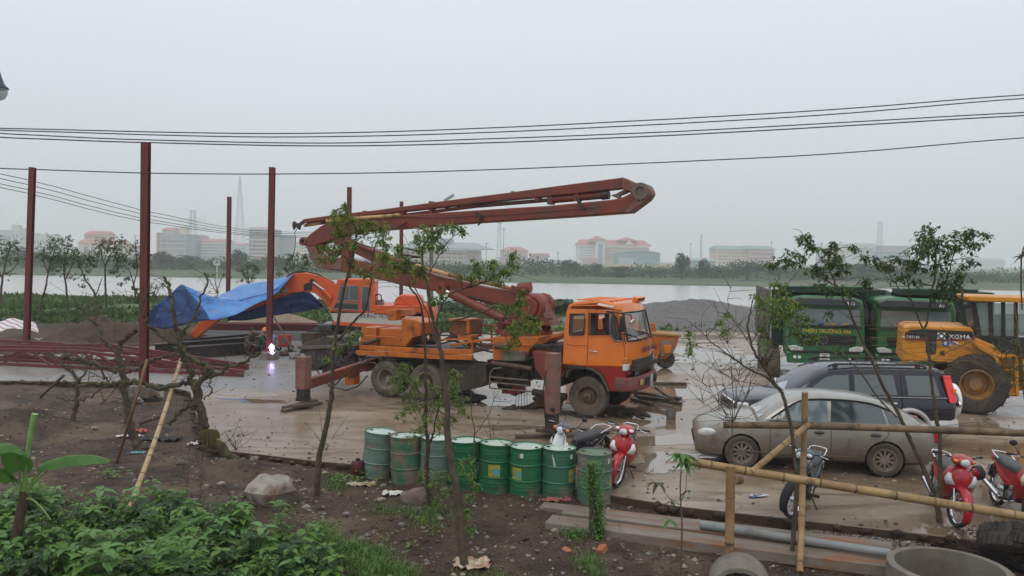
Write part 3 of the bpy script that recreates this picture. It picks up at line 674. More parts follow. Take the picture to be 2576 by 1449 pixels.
# hollow + windows
def zbar(py,px): return tk(px,py,CY0).z
w2=[(1434,790),(1470,790),(1471,800),(1468,841),(1466,843),(1433,843),(1431,838)]   # rear quarter window
w1=[(1482,788),(1541,789),(1551,800),(1563,858),(1546,858),(1535,842),(1481,843)]
def ext(pts,y0,y1): return [V((p.x,y0,p.z)) for p in tkp(pts,CY0)],(0,y1-y0,0)
cs=[]
mbc=MB(); inner=[(rear+.08,zred+.25),(fx-.10,zred+.25),(fx-.08,(zred+zb)/2),(fx-.13,zb),(xtop_ws-.07,ztop_ws+.02),(xtop_ws-.15,roofz-.06),(rear+.9,roofz+.0),(rear+.25,roofz-.07),(rear+.10,roofz-.2),(rear+.08,zb+.3)]
mbc.prism([V((x,CY0+.10,z)) for x,z in inner],(0,W-.20,0)); cs.append(mbc)
for wd in (w1,w2):
    mbc=MB(); p,e_=ext(wd,-.3,3.0); mbc.prism(p,e_); cs.append(mbc)
mbc=MB(); # windscreen opening
d_=V((xtop_ws-(fx-.02),0,ztop_ws-zb)); 
def wsp(u,v,o): # u across 0..1, v up 0..1
    p=V((fx-.02,0,zb))+d_*v; p.y=CY0+.10+u*(W-.20)+ (0.09*v*(1-2*u)); return p+V((o,0,0))
mbc.add([wsp(0,.05,-.35),wsp(1,.05,-.35),wsp(1,.93,-.35),wsp(0,.93,-.35),wsp(0,.05,.6),wsp(1,.05,.6),wsp(1,.93,.6),wsp(0,.93,.6)],[(0,1,2,3),(7,6,5,4),(4,5,1,0),(5,6,2,1),(6,7,3,2),(7,4,0,3)]); cs.append(mbc)
mbc=MB(); mbc.box((rear,ym,zb+.34),(.5,1.3,.42)); cs.append(mbc)
for c_ in cs:
    bm=bmesh.new(); me_=mesh_of('c',c_,[]); bm.from_mesh(me_); bmesh.ops.recalc_face_normals(bm,faces=bm.faces); c_.v=[tuple(v.co) for v in bm.verts]; c_.f=[[v.index for v in f.verts] for f in bm.faces]; bm.free()
    cut(cab,[c_])
cab.data.polygons.foreach_set('use_smooth',[True]*len(cab.data.polygons)); cab.data.set_sharp_from_angle(angle=radians(38))
GLS=M('clear_glass',(0.75,0.82,0.80),rough=0.02,trans=0.9,ior=1.05,spec=0.9)
def glassmat(name,col,mixf,tint=(0.8,0.88,0.86)):
    m=bpy.data.materials.new(name); m.use_nodes=True; t=m.node_tree; n=t.nodes; b=n['Principled BSDF']; b.inputs['Base Color'].default_value=(*col,1); b.inputs['Roughness'].default_value=.04; b.inputs['Coat Weight'].default_value=1.0
    tr=n.new('ShaderNodeBsdfTransparent'); tr.inputs[0].default_value=(*tint,1); mx=n.new('ShaderNodeMixShader'); mx.inputs[0].default_value=mixf
    t.links.new(tr.outputs[0],mx.inputs[1]); t.links.new(b.outputs[0],mx.inputs[2]); t.links.new(mx.outputs[0],n['Material Output'].inputs[0]); return m
GCL=glassmat('window_glass',(0.10,0.13,0.13),0.25); GDIRT=glassmat('dirty_windscreen',(0.30,0.34,0.34),0.42)
mb=MB(); mb.add([wsp(u/6,v,.03+FB*(1-(2*u/6-1)**2)*.95) for v in (.03,.95) for u in range(7)],[(i,i+1,i+8,i+7) for i in range(6)]); ws=obj('windscreen',mb,GDIRT,truck,smooth=60)
mb=MB(); mb.prism([V((p.x,CY0+.05,p.z)) for p in tkp(w2,CY0)],(0,.008,0)); obj('side_window',mb,GCL,truck)
mb=MB(); q=tkp([(1535,789),(1541,789),(1551,800),(1563,858),(1546,858),(1535,842)],CY0); mb.prism([V((p.x,CY0+.05,p.z)) for p in q],(0,.008,0)); obj('quarter_window',mb,GCL,truck)
mb=MB()
for wd in (w1,w2):
    pts=[V((p.x,CY0+.012,p.z)) for p in tkp(wd,CY0)]; mb.tube(pts+[pts[0]],.016,n=5)
pts=[V((wsp(u,v,.04+FB*(1-(2*u-1)**2)).x,wsp(u,v,0).y,wsp(u,v,0).z)) for u,v in ([(k/6,.03) for k in range(7)]+[(1-k/6,.95) for k in range(7)]+[(0,.03)])]; mb.tube(pts,.022,n=5)
obj('window_seal',mb,BLACK,truck,smooth=40)
mb=MB(); mb.tube(tkp([(1534,789),(1535,838),(1546,856),(1564,858)],CY0-.0),.012,n=5); obj('quarter_frame',mb,STEELM,truck,smooth=40)
# door lines, handle, side crease
mb=MB()
for pts in ([(1480,780),(1479,845),(1477,918)],[(1552,790),(1568,862),(1572,880),(1571,921)],[(1479,782),(1546,783),(1553,791)],[(1426,866),(1440,869),(1475,869)]):
    mb.tube([p+V((0,-.001,0)) for p in tkp(pts,CY0)],.006,n=4)
obj('panel_gap',mb,M('gap_shadow_line',(0.06,0.02,0.01),rough=.9),truck)  # dark lines put the shadow of door gaps and crease into colour
mb=MB(); p=tk(1483,884,CY0-.03); mb.bar(p,p+V((.20,0,0)),.02,.03); obj('door_handle',mb,CHROME,truck,bevel=.006)
# lower red skirt with wheel arch
zsk=tk(1574,944,CY0).z; zfl=tk(1640,986,.3).z
A=tkp([(1412,921),(1572,921),(1574,944),(1531,947),(1524,935),(1510,921)],CY0)
mb=MB()
body_low=[(1411,918),(1474,918),(1500,918),(1574,920),(1574,947),(1571,951),(1572,984),(1535,984),(1528,964),(1515,941),(1497,928),(1474,923),(1440,923),(1426,930),(1412,951),(1411,940)]
mb.prism([V((p.x,CY0-.0,p.z)) for p in tkp(body_low,CY0)],(0,.10,0)); 
mb.prism([V((p.x,CY1-.10,p.z)) for p in tkp(body_low,CY0)],(0,.10,0))
obj('mudguard',mb,CABR,truck,fix=True,bevel=.012)
mb=MB(); arch=tkp([(1426,949),(1430,934),(1441,926),(1474,925),(1494,931),(1512,944),(1525,966),(1532,984)],CY0)
for i in range(len(arch)-1):
    a,b_=arch[i],arch[i+1]; mb.add([a+V((0,-.05,0)),b_+V((0,-.05,0)),b_+V((0,.45,0)),a+V((0,.45,0))],[(0,1,2,3)])
    mb.bar(a+V((0,-.03,.01)),b_+V((0,-.03,.01)),.06,.05)
    a2,b2=a+V((0,W,0)),b_+V((0,W,0)); mb.add([a2+V((0,.05,0)),b2+V((0,.05,0)),b2+V((0,-.45,0)),a2+V((0,-.45,0))],[(0,1,2,3)])
obj('wheel_arch',mb,M('mud_arch',(0.10,0.08,0.06),rough=.85),truck)
mb=MB(); mb.box((rear+.5,ym,zred-.03),(1.05,W-.25,.10)); mb.box(((rear+fx)/2+.3,ym,zred+.02),(1.6,W-.3,.12)); mb.bar(tk(1414,921,-.03),tk(1475,925,-.03),.10,.07); obj('cab_floor',mb,DARK,truck)
# front face lower: grille panel
def frontpt(y,z,o=0): 
    t=(y-ym)/(W/2); return V((fx+.02+FB*(1-t*t)+o,y,z))
def frontpanel(name,z0,z1,m,o,y0=CY0+.02,y1=CY1-.02,th=.05,lab=None):
    rows=[]; N=12
    for z in (z0,z1): rows.append([frontpt(y0+(y1-y0)*k/N,z,o) for k in range(N+1)])
    mb=MB(); mb.grid(rows); mb.grid([[p-V((th,0,0)) for p in r] for r in reversed(rows)]); mb.grid([rows[1],[p-V((th,0,0)) for p in rows[1]]]); mb.grid([[p-V((th,0,0)) for p in rows[0]],rows[0]])
    return obj(name,mb,m,truck,smooth=30,label=lab)
zg1=zb-.46; zg0=zlow
frontpanel('front_panel',zg0,zred+.02,CABR,.0)
frontpanel('grille_band',zg1-.19,zg1,M('charcoal_plastic',(0.035,0.037,0.04),rough=.5),.035,CY0+.28)
frontpanel('grille_recess',zg0+.02,zg1-.19,M('grille_dark',(0.014,0.013,0.012),rough=.7),.02,CY0+.28)
for j in range(5):
    z=zg0+.08+j*(zg1-.24-zg0-.08)/4; frontpanel('grille_slat',z,z+.025,M('worn_grille',(0.12,0.12,0.115),rough=.5),.05,CY0+.70,CY1-.65,th=.03)
mb=MB()
for k in range(9): y=CY0+.72+k*(W-1.38)/8; mb.bar(frontpt(y,zg0+.06,.045),frontpt(y,zg1-.2,.045),.02)
obj('grille_rib',mb,M('worn_grille',(0.12,0.12,0.115)),truck)
for y in (CY0+.48,CY1-.48):
    mb=MB(); mb.box(frontpt(y,(zg0+zg1-.19)/2,.03),(.04,.34,.24)); e_=obj('headlight_frame',mb,M('worn_grille',(0.12,0.12,0.115)),truck,bevel=.02)
    mb=MB(); 
    for dy in (-.08,.08): mb.lathe([(.065,0),(.07,.03),(.04,.045),(.001,.05)],frontpt(y+dy,(zg0+zg1-.19)/2,.03),(1,0,0),n=14)
    obj('headlight',mb,M('lamp_grey',(0.16,0.16,0.15),rough=.25),truck,smooth=40)
for y in (CY0+.0,CY1-.0):
    mb=MB(); zc=(zg0+zg1)/2+.05; s_=-1 if y<1 else 1
    q=frontpt(y,zc,.0); mb.box((q.x-.02,y-s_*.05,zc+.13),(.12,.26,.15)); obj('turn_lamp',mb,M('faded_amber',(0.55,0.16,0.03),rough=.4),truck,bevel=.02)
    mb=MB(); mb.box((q.x-.02,y-s_*.05,zc-.03),(.12,.26,.17)); obj('corner_lamp',mb,M('clear_lamp',(0.62,0.60,0.52),rough=.3),truck,bevel=.02)
text('THIÊN TRƯỜNG AN',.19,frontpt(ym+.25,zb-.26,.035),(radians(90),0,radians(90)),M('blue_print',(0.05,0.03,0.10),rough=.6),truck,sx=.82)
# bumper
rows=[]; zb0,zb1=tk(1571,986,CY0).z,tk(1571,950,CY0).z
path=[(fx-.25,CY0-.06),(fx+.02,CY0-.06),(fx+.16,CY0+.08),(fx+.30,CY0+.5),(fx+.33,ym),(fx+.30,CY1-.5),(fx+.16,CY1-.08),(fx+.02,CY1+.06),(fx-.25,CY1+.06)]
mb=MB()
for i in range(len(path)): pass
rws=[[(x,y,z) for (x,y) in path] for z in (zb0+.03,zb0,zb0)]
def insetp(path,d): return [(x-d*(1 if 0<i<len(path)-1 else 0),ym+(y-ym)*(1-d*.6)) for i,(x,y) in enumerate(path)]
P0=path; P1=insetp(path,.03); P2=insetp(path,.12)
mb.grid([[(x,y,zb0) for x,y in P2],[(x,y,zb0) for x,y in P1],[(x,y,zb0+.04) for x,y in P0],[(x,y,zb1-.05) for x,y in P0],[(x,y,zb1) for x,y in P1],[(x,y,zb1) for x,y in P2]])
BUMP=M('bumper_dull_red',(0.22,0.045,0.04),(0.16,0.05,0.045),sc=3,rough=.5,dirt=(0.13,0.09,0.07),dsc=3,dlo=.5,dhi=.7)
bp=obj('bumper',mb,BUMP,truck,smooth=35)
for y in (ym-.32,ym+.42): mb=MB(); mb.box((fx+.325,y,(zb0+zb1)/2+.02),(.03,.26,.18)); obj('bumper_slot',mb,BLACK,truck)
mb=MB(); mb.box((fx+.345,ym+.02,(zb0+zb1)/2),(.02,.2,.3)); obj('number_plate',mb,M('plate_grey',(0.4,0.4,0.38)),truck); mb=MB(); mb.box((fx+.30,ym-.75,(zb0+zb1)/2+.04),(.04,.14,.13)); obj('fog_lamp',mb,M('yellow_lamp',(0.5,0.42,0.16),rough=.3),truck)
# roof ridges, vents, gutter
mb=MB()
for k in range(6): y=CY0+.35+k*(W-.7)/5; mb.bar((rear+.25,y,roofz+.055),(xtop_ws-.25,y,roofz+.055),.06,.03)
obj('roof_rib',mb,CABO,truck,bevel=.01)
mb=MB(); mb.tube([V((rear+.1,CY0+.13,roofz-.10)),V((rear+.9,CY0+.12,roofz-.06)),V((xtop_ws,CY0+.12,ztop_ws+.03))],.018,n=6); obj('rain_gutter',mb,CABO,truck)
mb=MB(); mb.box((xtop_ws+.0,ym+.55,roofz+.06),(.14,.75,.14),Matrix.Rotation(.35,3,'Y')); h_=obj('roof_vent',mb,CABO,truck,bevel=.03)
mb=MB()
for k in (-1,0,1): mb.box((xtop_ws+.072,ym+.55+k*.2,roofz+.065),(.03,.09,.06),Matrix.Rotation(.35,3,'Y'))
obj('vent_slot',mb,BLACK,h_)
mb=MB(); mb.box((rear+.02,CY0+.15,roofz-.08),(.12,.14,.14)); obj('corner_marker',mb,BLACK,truck,bevel=.02)
# mirror, wipers
mb=MB(); mb.tube([V((xtop_ws-.35,CY0+.1,ztop_ws-.02)),V((xtop_ws+.1,CY0-.18,ztop_ws-.03)),V((xtop_ws+.38,CY0-.22,ztop_ws-.06)),V((xtop_ws+.40,CY0-.22,ztop_ws-.2))],.016,n=6); mb.tube([V((xtop_ws+.20,CY0-.2,ztop_ws-.05)),V((xtop_ws+.22,CY0-.22,ztop_ws-.65)),V((fx+.0,CY0-.0,zb-.02))],.016,n=6); mi_=obj('mirror_arm',mb,BLACK,truck,smooth=40)
mb=MB(); mb.box((xtop_ws+.17,CY0-.25,ztop_ws-.28),(.09,.20,.40)); obj('mirror',mb,BLACK,mi_,bevel=.03)
mb=MB(); mb.lathe([(.001,-.03),(.09,-.03),(.10,0),(.09,.02),(.001,.02)],(xtop_ws+.42,CY0-.22,ztop_ws-.25),(1,-.3,-.3),n=16); obj('round_mirror',mb,CHROME,mi_,smooth=40)
mb=MB()
for y in (ym-.55,ym+.35): mb.tube([frontpt(y,zb+.0,.06),frontpt(y-.25,zb+.11,.04),frontpt(y-.6,zb+.22,-.02)],.014,n=5); mb.bar(frontpt(y-.25,zb+.12,.05),frontpt(y-.85,zb+.24,-.05),.02,.03)
obj('wiper',mb,BLACK,truck)
# interior
SEATM=M('worn_seat',(0.12,0.115,0.11),(0.05,0.05,0.05),sc=4,rough=.9)
for y in (CY0+.55,CY1-.55):
    mb=MB(); mb.box((rear+.85,y,zred+.42),(.5,.5,.14)); mb.box((rear+.62,y,zred+.80),(.13,.48,.70),Matrix.Rotation(-.12,3,'Y')); mb.box((rear+.60,y,zred+1.22),(.10,.26,.18)); obj('seat',mb,SEATM,truck,bevel=.04)
mb=MB(); mb.box((fx-.32,ym,zb-.02),(.35,W-.3,.22)); obj('dashboard',mb,M('dash',(0.08,0.03,0.03),rough=.8),truck,bevel=.03)
mb=MB(); c_=V((fx-.58,CY1-.6,zb+.06)); pts=[c_+Matrix.Rotation(-.9,3,'Y')@V((cos(a)*.21,sin(a)*.21,0)) for a in [2*pi*k/16 for k in range(17)]]; mb.tube(pts,.015,n=5); obj('steering_wheel',mb,BLACK,truck,smooth=60)
# behind-cab air box
mb=MB(); p=tk(1404,912,.1); mb.box((rear-.22,.55,1.25),(.34,.8,1.1)); mb.box((rear-.2,1.8,1.3),(.3,.9,1.2)); mb.box((rear-.5,.5,1.72),(.75,.7,.10)); obj('air_box',mb,DARK,truck,bevel=.02)
# ---- deck panels, boxes (orange)
DO=M('deck_orange_paint',(0.50,0.135,0.013),(0.42,0.10,0.012),sc=2.5,rough=.42,dirt=(0.085,0.04,0.022),dsc=2.4,dlo=.56,dhi=.70,bump=.002,bsc=25)
def sil(name,pts,y0,th,m,bev=.012,**k):
    mb=MB(); mb.prism([V((p.x,y0,p.z)) for p in tkp(pts,y0)],(0,th,0)); return obj(name,mb,m,truck,bevel=bev,fix=True,**k)
sil('deck_edge',[(896,881),(1102,893),(1188,893),(1187,906),(1100,904),(896,893)],-.05,.10,DO)
sil('deck_edge',[(904,868),(1100,878),(1190,879),(1189,891),(1100,891),(904,879)],.0,.08,DO)
sil('deck_plate',[(904,876),(1190,886),(1190,889),(904,879)],.05,2.3,DARK)
sil('deck_edge',[(896,881),(1188,893),(1187,906),(896,893)],2.35,.10,DO)
sil('side_box',[(909,823),(945,824),(946,871),(908,869)],.25,.7,DO)
sil('side_box',[(954,826),(1012,828),(1012,871),(954,869)],.35,.8,DO)
sil('pump_housing',[(1010,800),(1045,806),(1060,812),(1057,845),(1036,850),(1020,872),(1010,872)],.2,.9,DO)
sil('tank_box',[(975,780),(996,779),(996,806),(975,806)],.7,.5,DO); sil('tank_box',[(1000,779),(1020,779),(1022,795),(1000,796)],.9,.5,DO)
sil('control_box',[(1132,807),(1188,808),(1188,850),(1134,850)],1.0,.6,M('dark_orange_box',(0.20,0.065,0.02),(0.10,0.04,0.02),sc=4,rough=.6)); sil('control_frame',[(1172,803),(1180,803),(1182,880),(1174,880)],.9,.12,DO); sil('control_frame',[(1128,802),(1182,803),(1182,808),(1128,807)],.9,.8,DO)
sil('water_pipe',[(1130,866),(1235,850),(1238,855),(1132,872)],.25,.10,DO)
# tubes on the deck + rails
def hrail(pts,y,r):
    mb=MB(); mb.tube(tkp(pts,y),r,n=6); obj('handrail',mb,DO,truck,smooth=40)
hrail([(906,870),(910,847),(917,845),(988,848),(997,850),(998,870)],.0,.02)
hrail([(1103,854),(1175,854),(1188,858),(1188,882)],.0,.022)
hrail([(1198,868),(1198,816),(1260,820),(1262,870)],1.6,.025); hrail([(1236,820),(1238,868)],1.6,.03)
mb=MB(); rr=random.Random(4)
for k in range(16):
    s0=rr.uniform(-3.6,-2.4); y=rr.uniform(.3,1.7); z=tk(1200,872,.5).z+rr.uniform(-.05,.16); mb.tube([(s0,y,z),(s0+rr.uniform(.3,.9),y+rr.uniform(-.2,.2),z+rr.uniform(-.1,.05)),(s0+rr.uniform(.9,1.2),y,z+rr.uniform(-.2,.1))],.03,n=6)
obj('hydraulic_hose',mb,M('rusty_pipe',(0.14,0.06,0.035),(0.05,0.035,0.03),sc=7,rough=.7),truck,smooth=40)
# small machinery crowded on the deck
rr=random.Random(12)
for k in range(16):
    px=rr.uniform(915,1200); py=rr.uniform(838,866); y=rr.uniform(.5,1.9); c_=tk(px,py,y); mb=MB()
    if k%3==0: mb.box(c_,(rr.uniform(.2,.5),rr.uniform(.2,.5),rr.uniform(.15,.35)))
    elif k%3==1: mb.cyl(c_,c_+V((rr.uniform(.4,.9),rr.uniform(-.2,.2),rr.uniform(-.05,.1))),rr.uniform(.05,.11),n=10)
    else: mb.cyl(c_-V((0,0,.2)),c_+V((0,0,.15)),rr.uniform(.07,.14),n=10); mb.box(c_+V((0,0,.17)),(.22,.22,.05))
    obj('machine_fitting',mb,(DO,DARK,HYR)[k%3] if False else (DO,DARK,DO)[k%3],truck,bevel=.012)
mb=MB()
for k in range(12):
    a_=tk(rr.uniform(920,1180),rr.uniform(840,868),rr.uniform(.2,1.4)); b_=a_+V((rr.uniform(.5,1.4),rr.uniform(-.2,.3),rr.uniform(-.1,.1))); mb.tube([a_,(a_+b_)/2+V((0,0,rr.uniform(-.05,.22))),b_],.022,n=5)
obj('deck_hoses',mb,BLACK,truck,smooth=50,kind='stuff')
# turret base frame, slewing ring, column
sil('turret_base',[(1238,848),(1375,848),(1376,862),(1345,866),(1332,879),(1322,898),(1325,906),(1240,906)],.25,1.9,DO)
sil('turret_arm',[(1355,848),(1405,838),(1408,846),(1385,853),(1362,866),(1345,874)],.25,.5,DO)
sil('base_flange',[(1236,864),(1345,868),(1345,870),(1236,866)],.2,2.0,DO)
tc_=tk(1318,830,1.2); zt0,zt1=tk(1318,845,.5).z,tk(1318,818,.5).z
mb=MB(); mb.cyl((tc_.x,1.2,zt0-.02),(tc_.x,1.2,zt0+.12),.80,n=40); mb.cyl((tc_.x,1.2,zt0+.12),(tc_.x,1.2,zt1),.62,n=40); mb.cyl((tc_.x,1.2,zt1),(tc_.x,1.2,zt1+.05),.72,n=40); ring=obj('slewing_ring',mb,RED,truck,smooth=30)
for k in range(24):
    a=2*pi*k/24; mb=MB(); mb.box((tc_.x+cos(a)*.68,1.2+sin(a)*.68,(zt0+.12+zt1)/2),(.14,.025,zt1-zt0-.13),Matrix.Rotation(a,3,'Z')); obj('rib',mb,RED,ring)
zc0=zt1+.04
sil2=lambda name,pts,yc,th,m=RED,bev=.012,**k: sil(name,pts,yc-th/2,th,m,bev,**k)
sil2('column',[(1275,818),(1278,795),(1290,780),(1305,762),(1330,745),(1352,748),(1366,770),(1368,792),(1378,805),(1384,820)],1.2,.75)
# casting shoulder: round drums on the boom foot
pf=tk(1345,772,1.2)
mb=MB(); mb.lathe([(.001,-.50),(.26,-.50),(.30,-.46),(.30,-.36),(.36,-.34),(.38,-.2),(.38,.2),(.36,.34),(.30,.36),(.30,.5),(.001,.5)],(pf.x,1.2,pf.z),(0,1,0),n=32); obj('boom_pivot',mb,RED,truck,smooth=30)
mb=MB(); p2=tk(1366,766,1.2)
for dy in (-.42,-.30,.30,.42): mb.tube([tk(1352,744,1.2)+V((0,dy,0)),tk(1366,748,1.2)+V((0,dy,0)),tk(1377,762,1.2)+V((0,dy,0)),tk(1376,782,1.2)+V((0,dy,0)),tk(1364,800,1.2)+V((0,dy,0)),tk(1362,818,1.2)+V((0,dy,0))],.07,n=10)
obj('delivery_pipe',mb,RED,truck,smooth=50)
sil2('step_bar',[(1368,800),(1390,800),(1390,804),(1368,804)],.9,.1,DARK)
mb=MB(); q=tk(1312,722,1.2); mb.box(tk(1300,731,1.0)+V((0,0,0)),(.34,.12,.20),Matrix.Rotation(.3,3,'Y')); mb.cyl(tk(1314,726,.9)+V((-.1,0,0)),tk(1326,722,.9)+V((.1,0,0)),.15,n=12); obj('valve_block',mb,RED,truck,smooth=30)
# ---- boom sections (project outlines onto the truck's centre plane)
YB=1.2
b1=sil2('boom_arm',[(781,652),(772,626),(766,612),(766,602),(774,598),(782,603),(790,612),(800,640),(840,649),(863,650),(942,664),(1027,682),(1101,694),(1160,708),(1223,723),(1290,732),(1330,738),(1352,745),(1368,762),(1366,785),(1350,798),(1330,800),(1310,797),(1283,790),(1237,767),(1180,752),(1130,743),(1095,733),(1027,722),(942,700),(857,683),(820,677),(797,674)],YB,.38,RED,.03)
b2=sil2('boom_arm',[(767,606),(770,599),(778,590),(804,570),(829,556),(894,550),(1011,541),(1150,532),(1289,523),(1374,518),(1530,503),(1560,499),(1588,485),(1600,475),(1612,466),(1627,468),(1637,478),(1637,491),(1628,501),(1584,535),(1500,541),(1351,551),(1200,560),(1111,567),(1000,576),(942,580),(870,588),(833,604),(795,616),(780,620),(769,616)],YB,.46,RED,.03)
b3=sil2('boom_arm',[(762,551),(850,539),(942,529),(1140,502),(1289,483),(1420,465),(1515,453),(1567,446),(1608,464),(1632,475),(1639,486),(1630,497),(1612,500),(1600,492),(1585,485),(1563,474),(1450,487),(1289,502),(1140,518),(970,537),(860,550),(764,561)],YB+.02,.34,RED,.025)
b4=sil2('boom_arm',[(838,597),(850,596),(868,601),(940,627),(1000,652),(1060,678),(1120,702),(1140,712),(1128,716),(1060,702),(990,678),(930,656),(858,622),(838,612)],YB-.02,.26,RED,.02)
GREYJ=M('concrete_splashed_joint',(0.16,0.115,0.09),(0.21,0.06,0.045),sc=2,rough=.7,lo=.45,hi=.6)
for (x,y,r,th) in ((774,608,.13,.52),(1618,483,.22,.60)):
    p=tk(x,y,YB); mb=MB(); mb.lathe([(r*.55,-th/2),(r,-th/2),(r,th/2),(r*.55,th/2)],(p.x,YB,p.z),(0,1,0),n=28,close=True); h_=obj('boom_joint',mb,GREYJ,truck,smooth=30)
    mb=MB(); mb.cyl((p.x,YB-.2,p.z),(p.x,YB+.2,p.z),r*.5,n=20); obj('pin_hole',mb,M('hole_grease',(0.03,0.022,0.018),rough=.8) if x<1000 else M('pipe_bore',(0.2,0.19,0.18),rough=.7),h_,smooth=40)
sil2('joint_plate',[(1567,447),(1608,465),(1632,477),(1637,486),(1628,501),(1584,534),(1572,534),(1600,500),(1590,484),(1563,472)],YB,.50,GREYJ,.01)
sil2('joint_plate',[(766,612),(775,604),(790,615),(797,640),(840,650),(860,652),(857,680),(820,676),(797,673),(784,655)],YB,.42,GREYJ,.01)
sil2('link_plate',[(1535,491),(1548,488),(1567,478),(1588,478),(1570,487),(1556,492),(1566,500),(1584,503),(1560,503),(1548,497)],YB,.2,GREYJ,.008)
sil2('link_plate',[(795,612),(806,608),(826,630),(838,636),(850,622),(856,628),(842,646),(826,642)],YB,.22,RED,.008)
sil2('link_plate',[(862,600),(880,602),(878,640),(874,664),(856,652)],YB,.3,RED,.01)
sil2('hose_bracket',[(735,562),(738,556),(745,562),(752,561),(762,553),(763,563),(754,567),(752,578),(746,574),(744,566),(740,572),(738,578),(735,570)],YB,.08,DARK,.005)
mb=MB(); mb.tube(tkp([(747,576),(741,585),(744,600),(743,620),(738,640),(735,650)],YB),.012,n=5); obj('hanging_hose',mb,BLACK,truck)
# cylinders & pipes
def rod(name,pts,r,m,y=YB,n=12): mb=MB(); mb.tube(tkp(pts,y),r,n=n); return obj(name,mb,m,truck,smooth=50)
rod('hydraulic_cylinder',[(1382,503),(1524,490)],.105,RED); rod('hydraulic_rod',[(1205,518),(1382,503)],.055,M('rusty_pipe',(0.14,0.06,0.035)),YB); rod('cylinder_cap',[(1514,491),(1532,489)],.13,DARK)
rod('hydraulic_cylinder',[(1005,543),(1205,518)],.05,RED,YB)
CRP=M('cream_pipe_paint',(0.55,0.33,0.13),(0.48,0.27,0.10),sc=4,rough=.5,dirt=(0.12,0.08,0.05),dsc=3)
rod('concrete_pipe',[(766,567),(800,562),(822,559)],.055,CRP); rod('concrete_pipe',[(822,556),(880,550),(960,545),(1005,541)],.055,CRP,YB-.25)
rod('concrete_pipe',[(1040,664),(1064,674),(1105,684),(1128,691)],.06,CRP,YB-.28); rod('concrete_pipe',[(1128,691),(1190,706),(1230,713),(1290,727),(1330,736)],.055,M('red_pipe',(0.24,0.06,0.035),(0.35,0.17,0.06),sc=3,rough=.5),YB-.2)
rod('concrete_pipe',[(868,604),(940,632),(1000,656),(1040,666)],.05,RED,YB-.25)
rod('lift_cylinder',[(1133,738),(1180,761),(1215,777),(1268,803)],.13,RED,YB-.34,16); rod('lift_rod',[(1112,728),(1135,739)],.065,STEELM,YB-.34)
p=tk(1111,725,YB-.34); mb=MB(); mb.lathe([(.05,-.10),(.17,-.10),(.17,.10),(.05,.10)],(p.x,YB-.34,p.z),(0,1,0),n=20,close=True); obj('cylinder_eye',mb,RED,truck,smooth=30)
for (x,y0,y1,w_) in ((1082,506,540,4),(1120,514,524,3),(1148,510,520,3),(1158,500,512,4),(1289,481,502,4),(1350,494,506,5),(1382,492,514,6),(1450,486,506,6),(1008,530,542,5),(915,530,552,3)):
    sil2('hose_clamp',[(x-w_,y0),(x+w_,y0),(x+w_,y1),(x-w_,y1)],YB,.24,DARK if w_==3 else RED,.004)
sil2('latch_arm',[(1443,492),(1449,492),(1472,525),(1466,529),(1458,520)],YB-.28,.06,DARK,.004); sil2('latch_arm',[(1194,530),(1216,545),(1212,549),(1194,538)],YB-.28,.06,DARK,.004); sil2('latch_arm',[(996,563),(1020,556),(1020,561),(998,570)],YB-.28,.06,RED,.004); sil2('latch_arm',[(1204,548),(1208,548),(1210,560),(1203,568),(1200,567),(1206,559)],YB-.28,.04,DARK,.004)
mb=MB(); mb.tube(tkp([(1097,733),(1180,745),(1260,765),(1290,772)],YB-.22),.02,n=5); mb.tube(tkp([(940,545),(1100,548),(1289,540),(1500,522)],YB-.25),.008,n=4); obj('hydraulic_line',mb,DARK,truck)
# ---- lower side equipment
sil('side_tank',[(1118,915),(1222,918),(1224,960),(1206,975),(1160,985),(1130,990),(1120,960)],.1,.7,M('grimy_tank',(0.022,0.018,0.014),(0.055,0.04,0.028),sc=3,rough=.6,bump=.003))
sil('side_tank',[(1225,905),(1330,908),(1330,955),(1300,970),(1240,962)],.7,1.0,DARK)
sil('valve_bank',[(1262,885),(1320,884),(1322,908),(1262,908)],.15,.3,M('grey_green_box',(0.16,0.15,0.11),(0.09,0.07,0.05),sc=4,rough=.6))
mb=MB(); mb.tube(tkp([(1238,913),(1300,921),(1338,928)],.05),.06,n=8); mb.tube(tkp([(1246,870),(1285,871)],.1),.09,n=10); obj('exhaust_pipe',mb,M('rusty_pipe',(0.14,0.06,0.035)),truck,smooth=40)
mb=MB()
for pts in ([(1232,948),(1330,957)],[(1230,961),(1330,971)],[(1232,976),(1336,985)],[(1236,948),(1232,940),(1240,928),(1262,925)],[(1232,948),(1232,976)]): mb.tube(tkp(pts,-.05),.022,n=6)
obj('side_guard',mb,M('mud_rail',(0.14,0.11,0.08),rough=.8),truck,smooth=40)
mb=MB(); mb.cyl(tk(1340,986,.3),tk(1425,998,.3),.09,n=10); mb.cyl(tk(1262,960,.9),tk(1300,980,1.4),.2,n=12)
rr=random.Random(9)
for k in range(26):
    c_=tk(rr.uniform(1245,1345),rr.uniform(918,970),.5); mb.box(c_+V((0,rr.uniform(0,.8),0)),(rr.uniform(.1,.35),rr.uniform(.1,.4),rr.uniform(.08,.22)))
obj('engine',mb,DARK,truck,bevel=.01)
sil('red_can',[(1262,956),(1310,958),(1310,992),(1262,990)],1.0,.35,M('red_can_paint',(0.42,0.015,0.02),rough=.4))
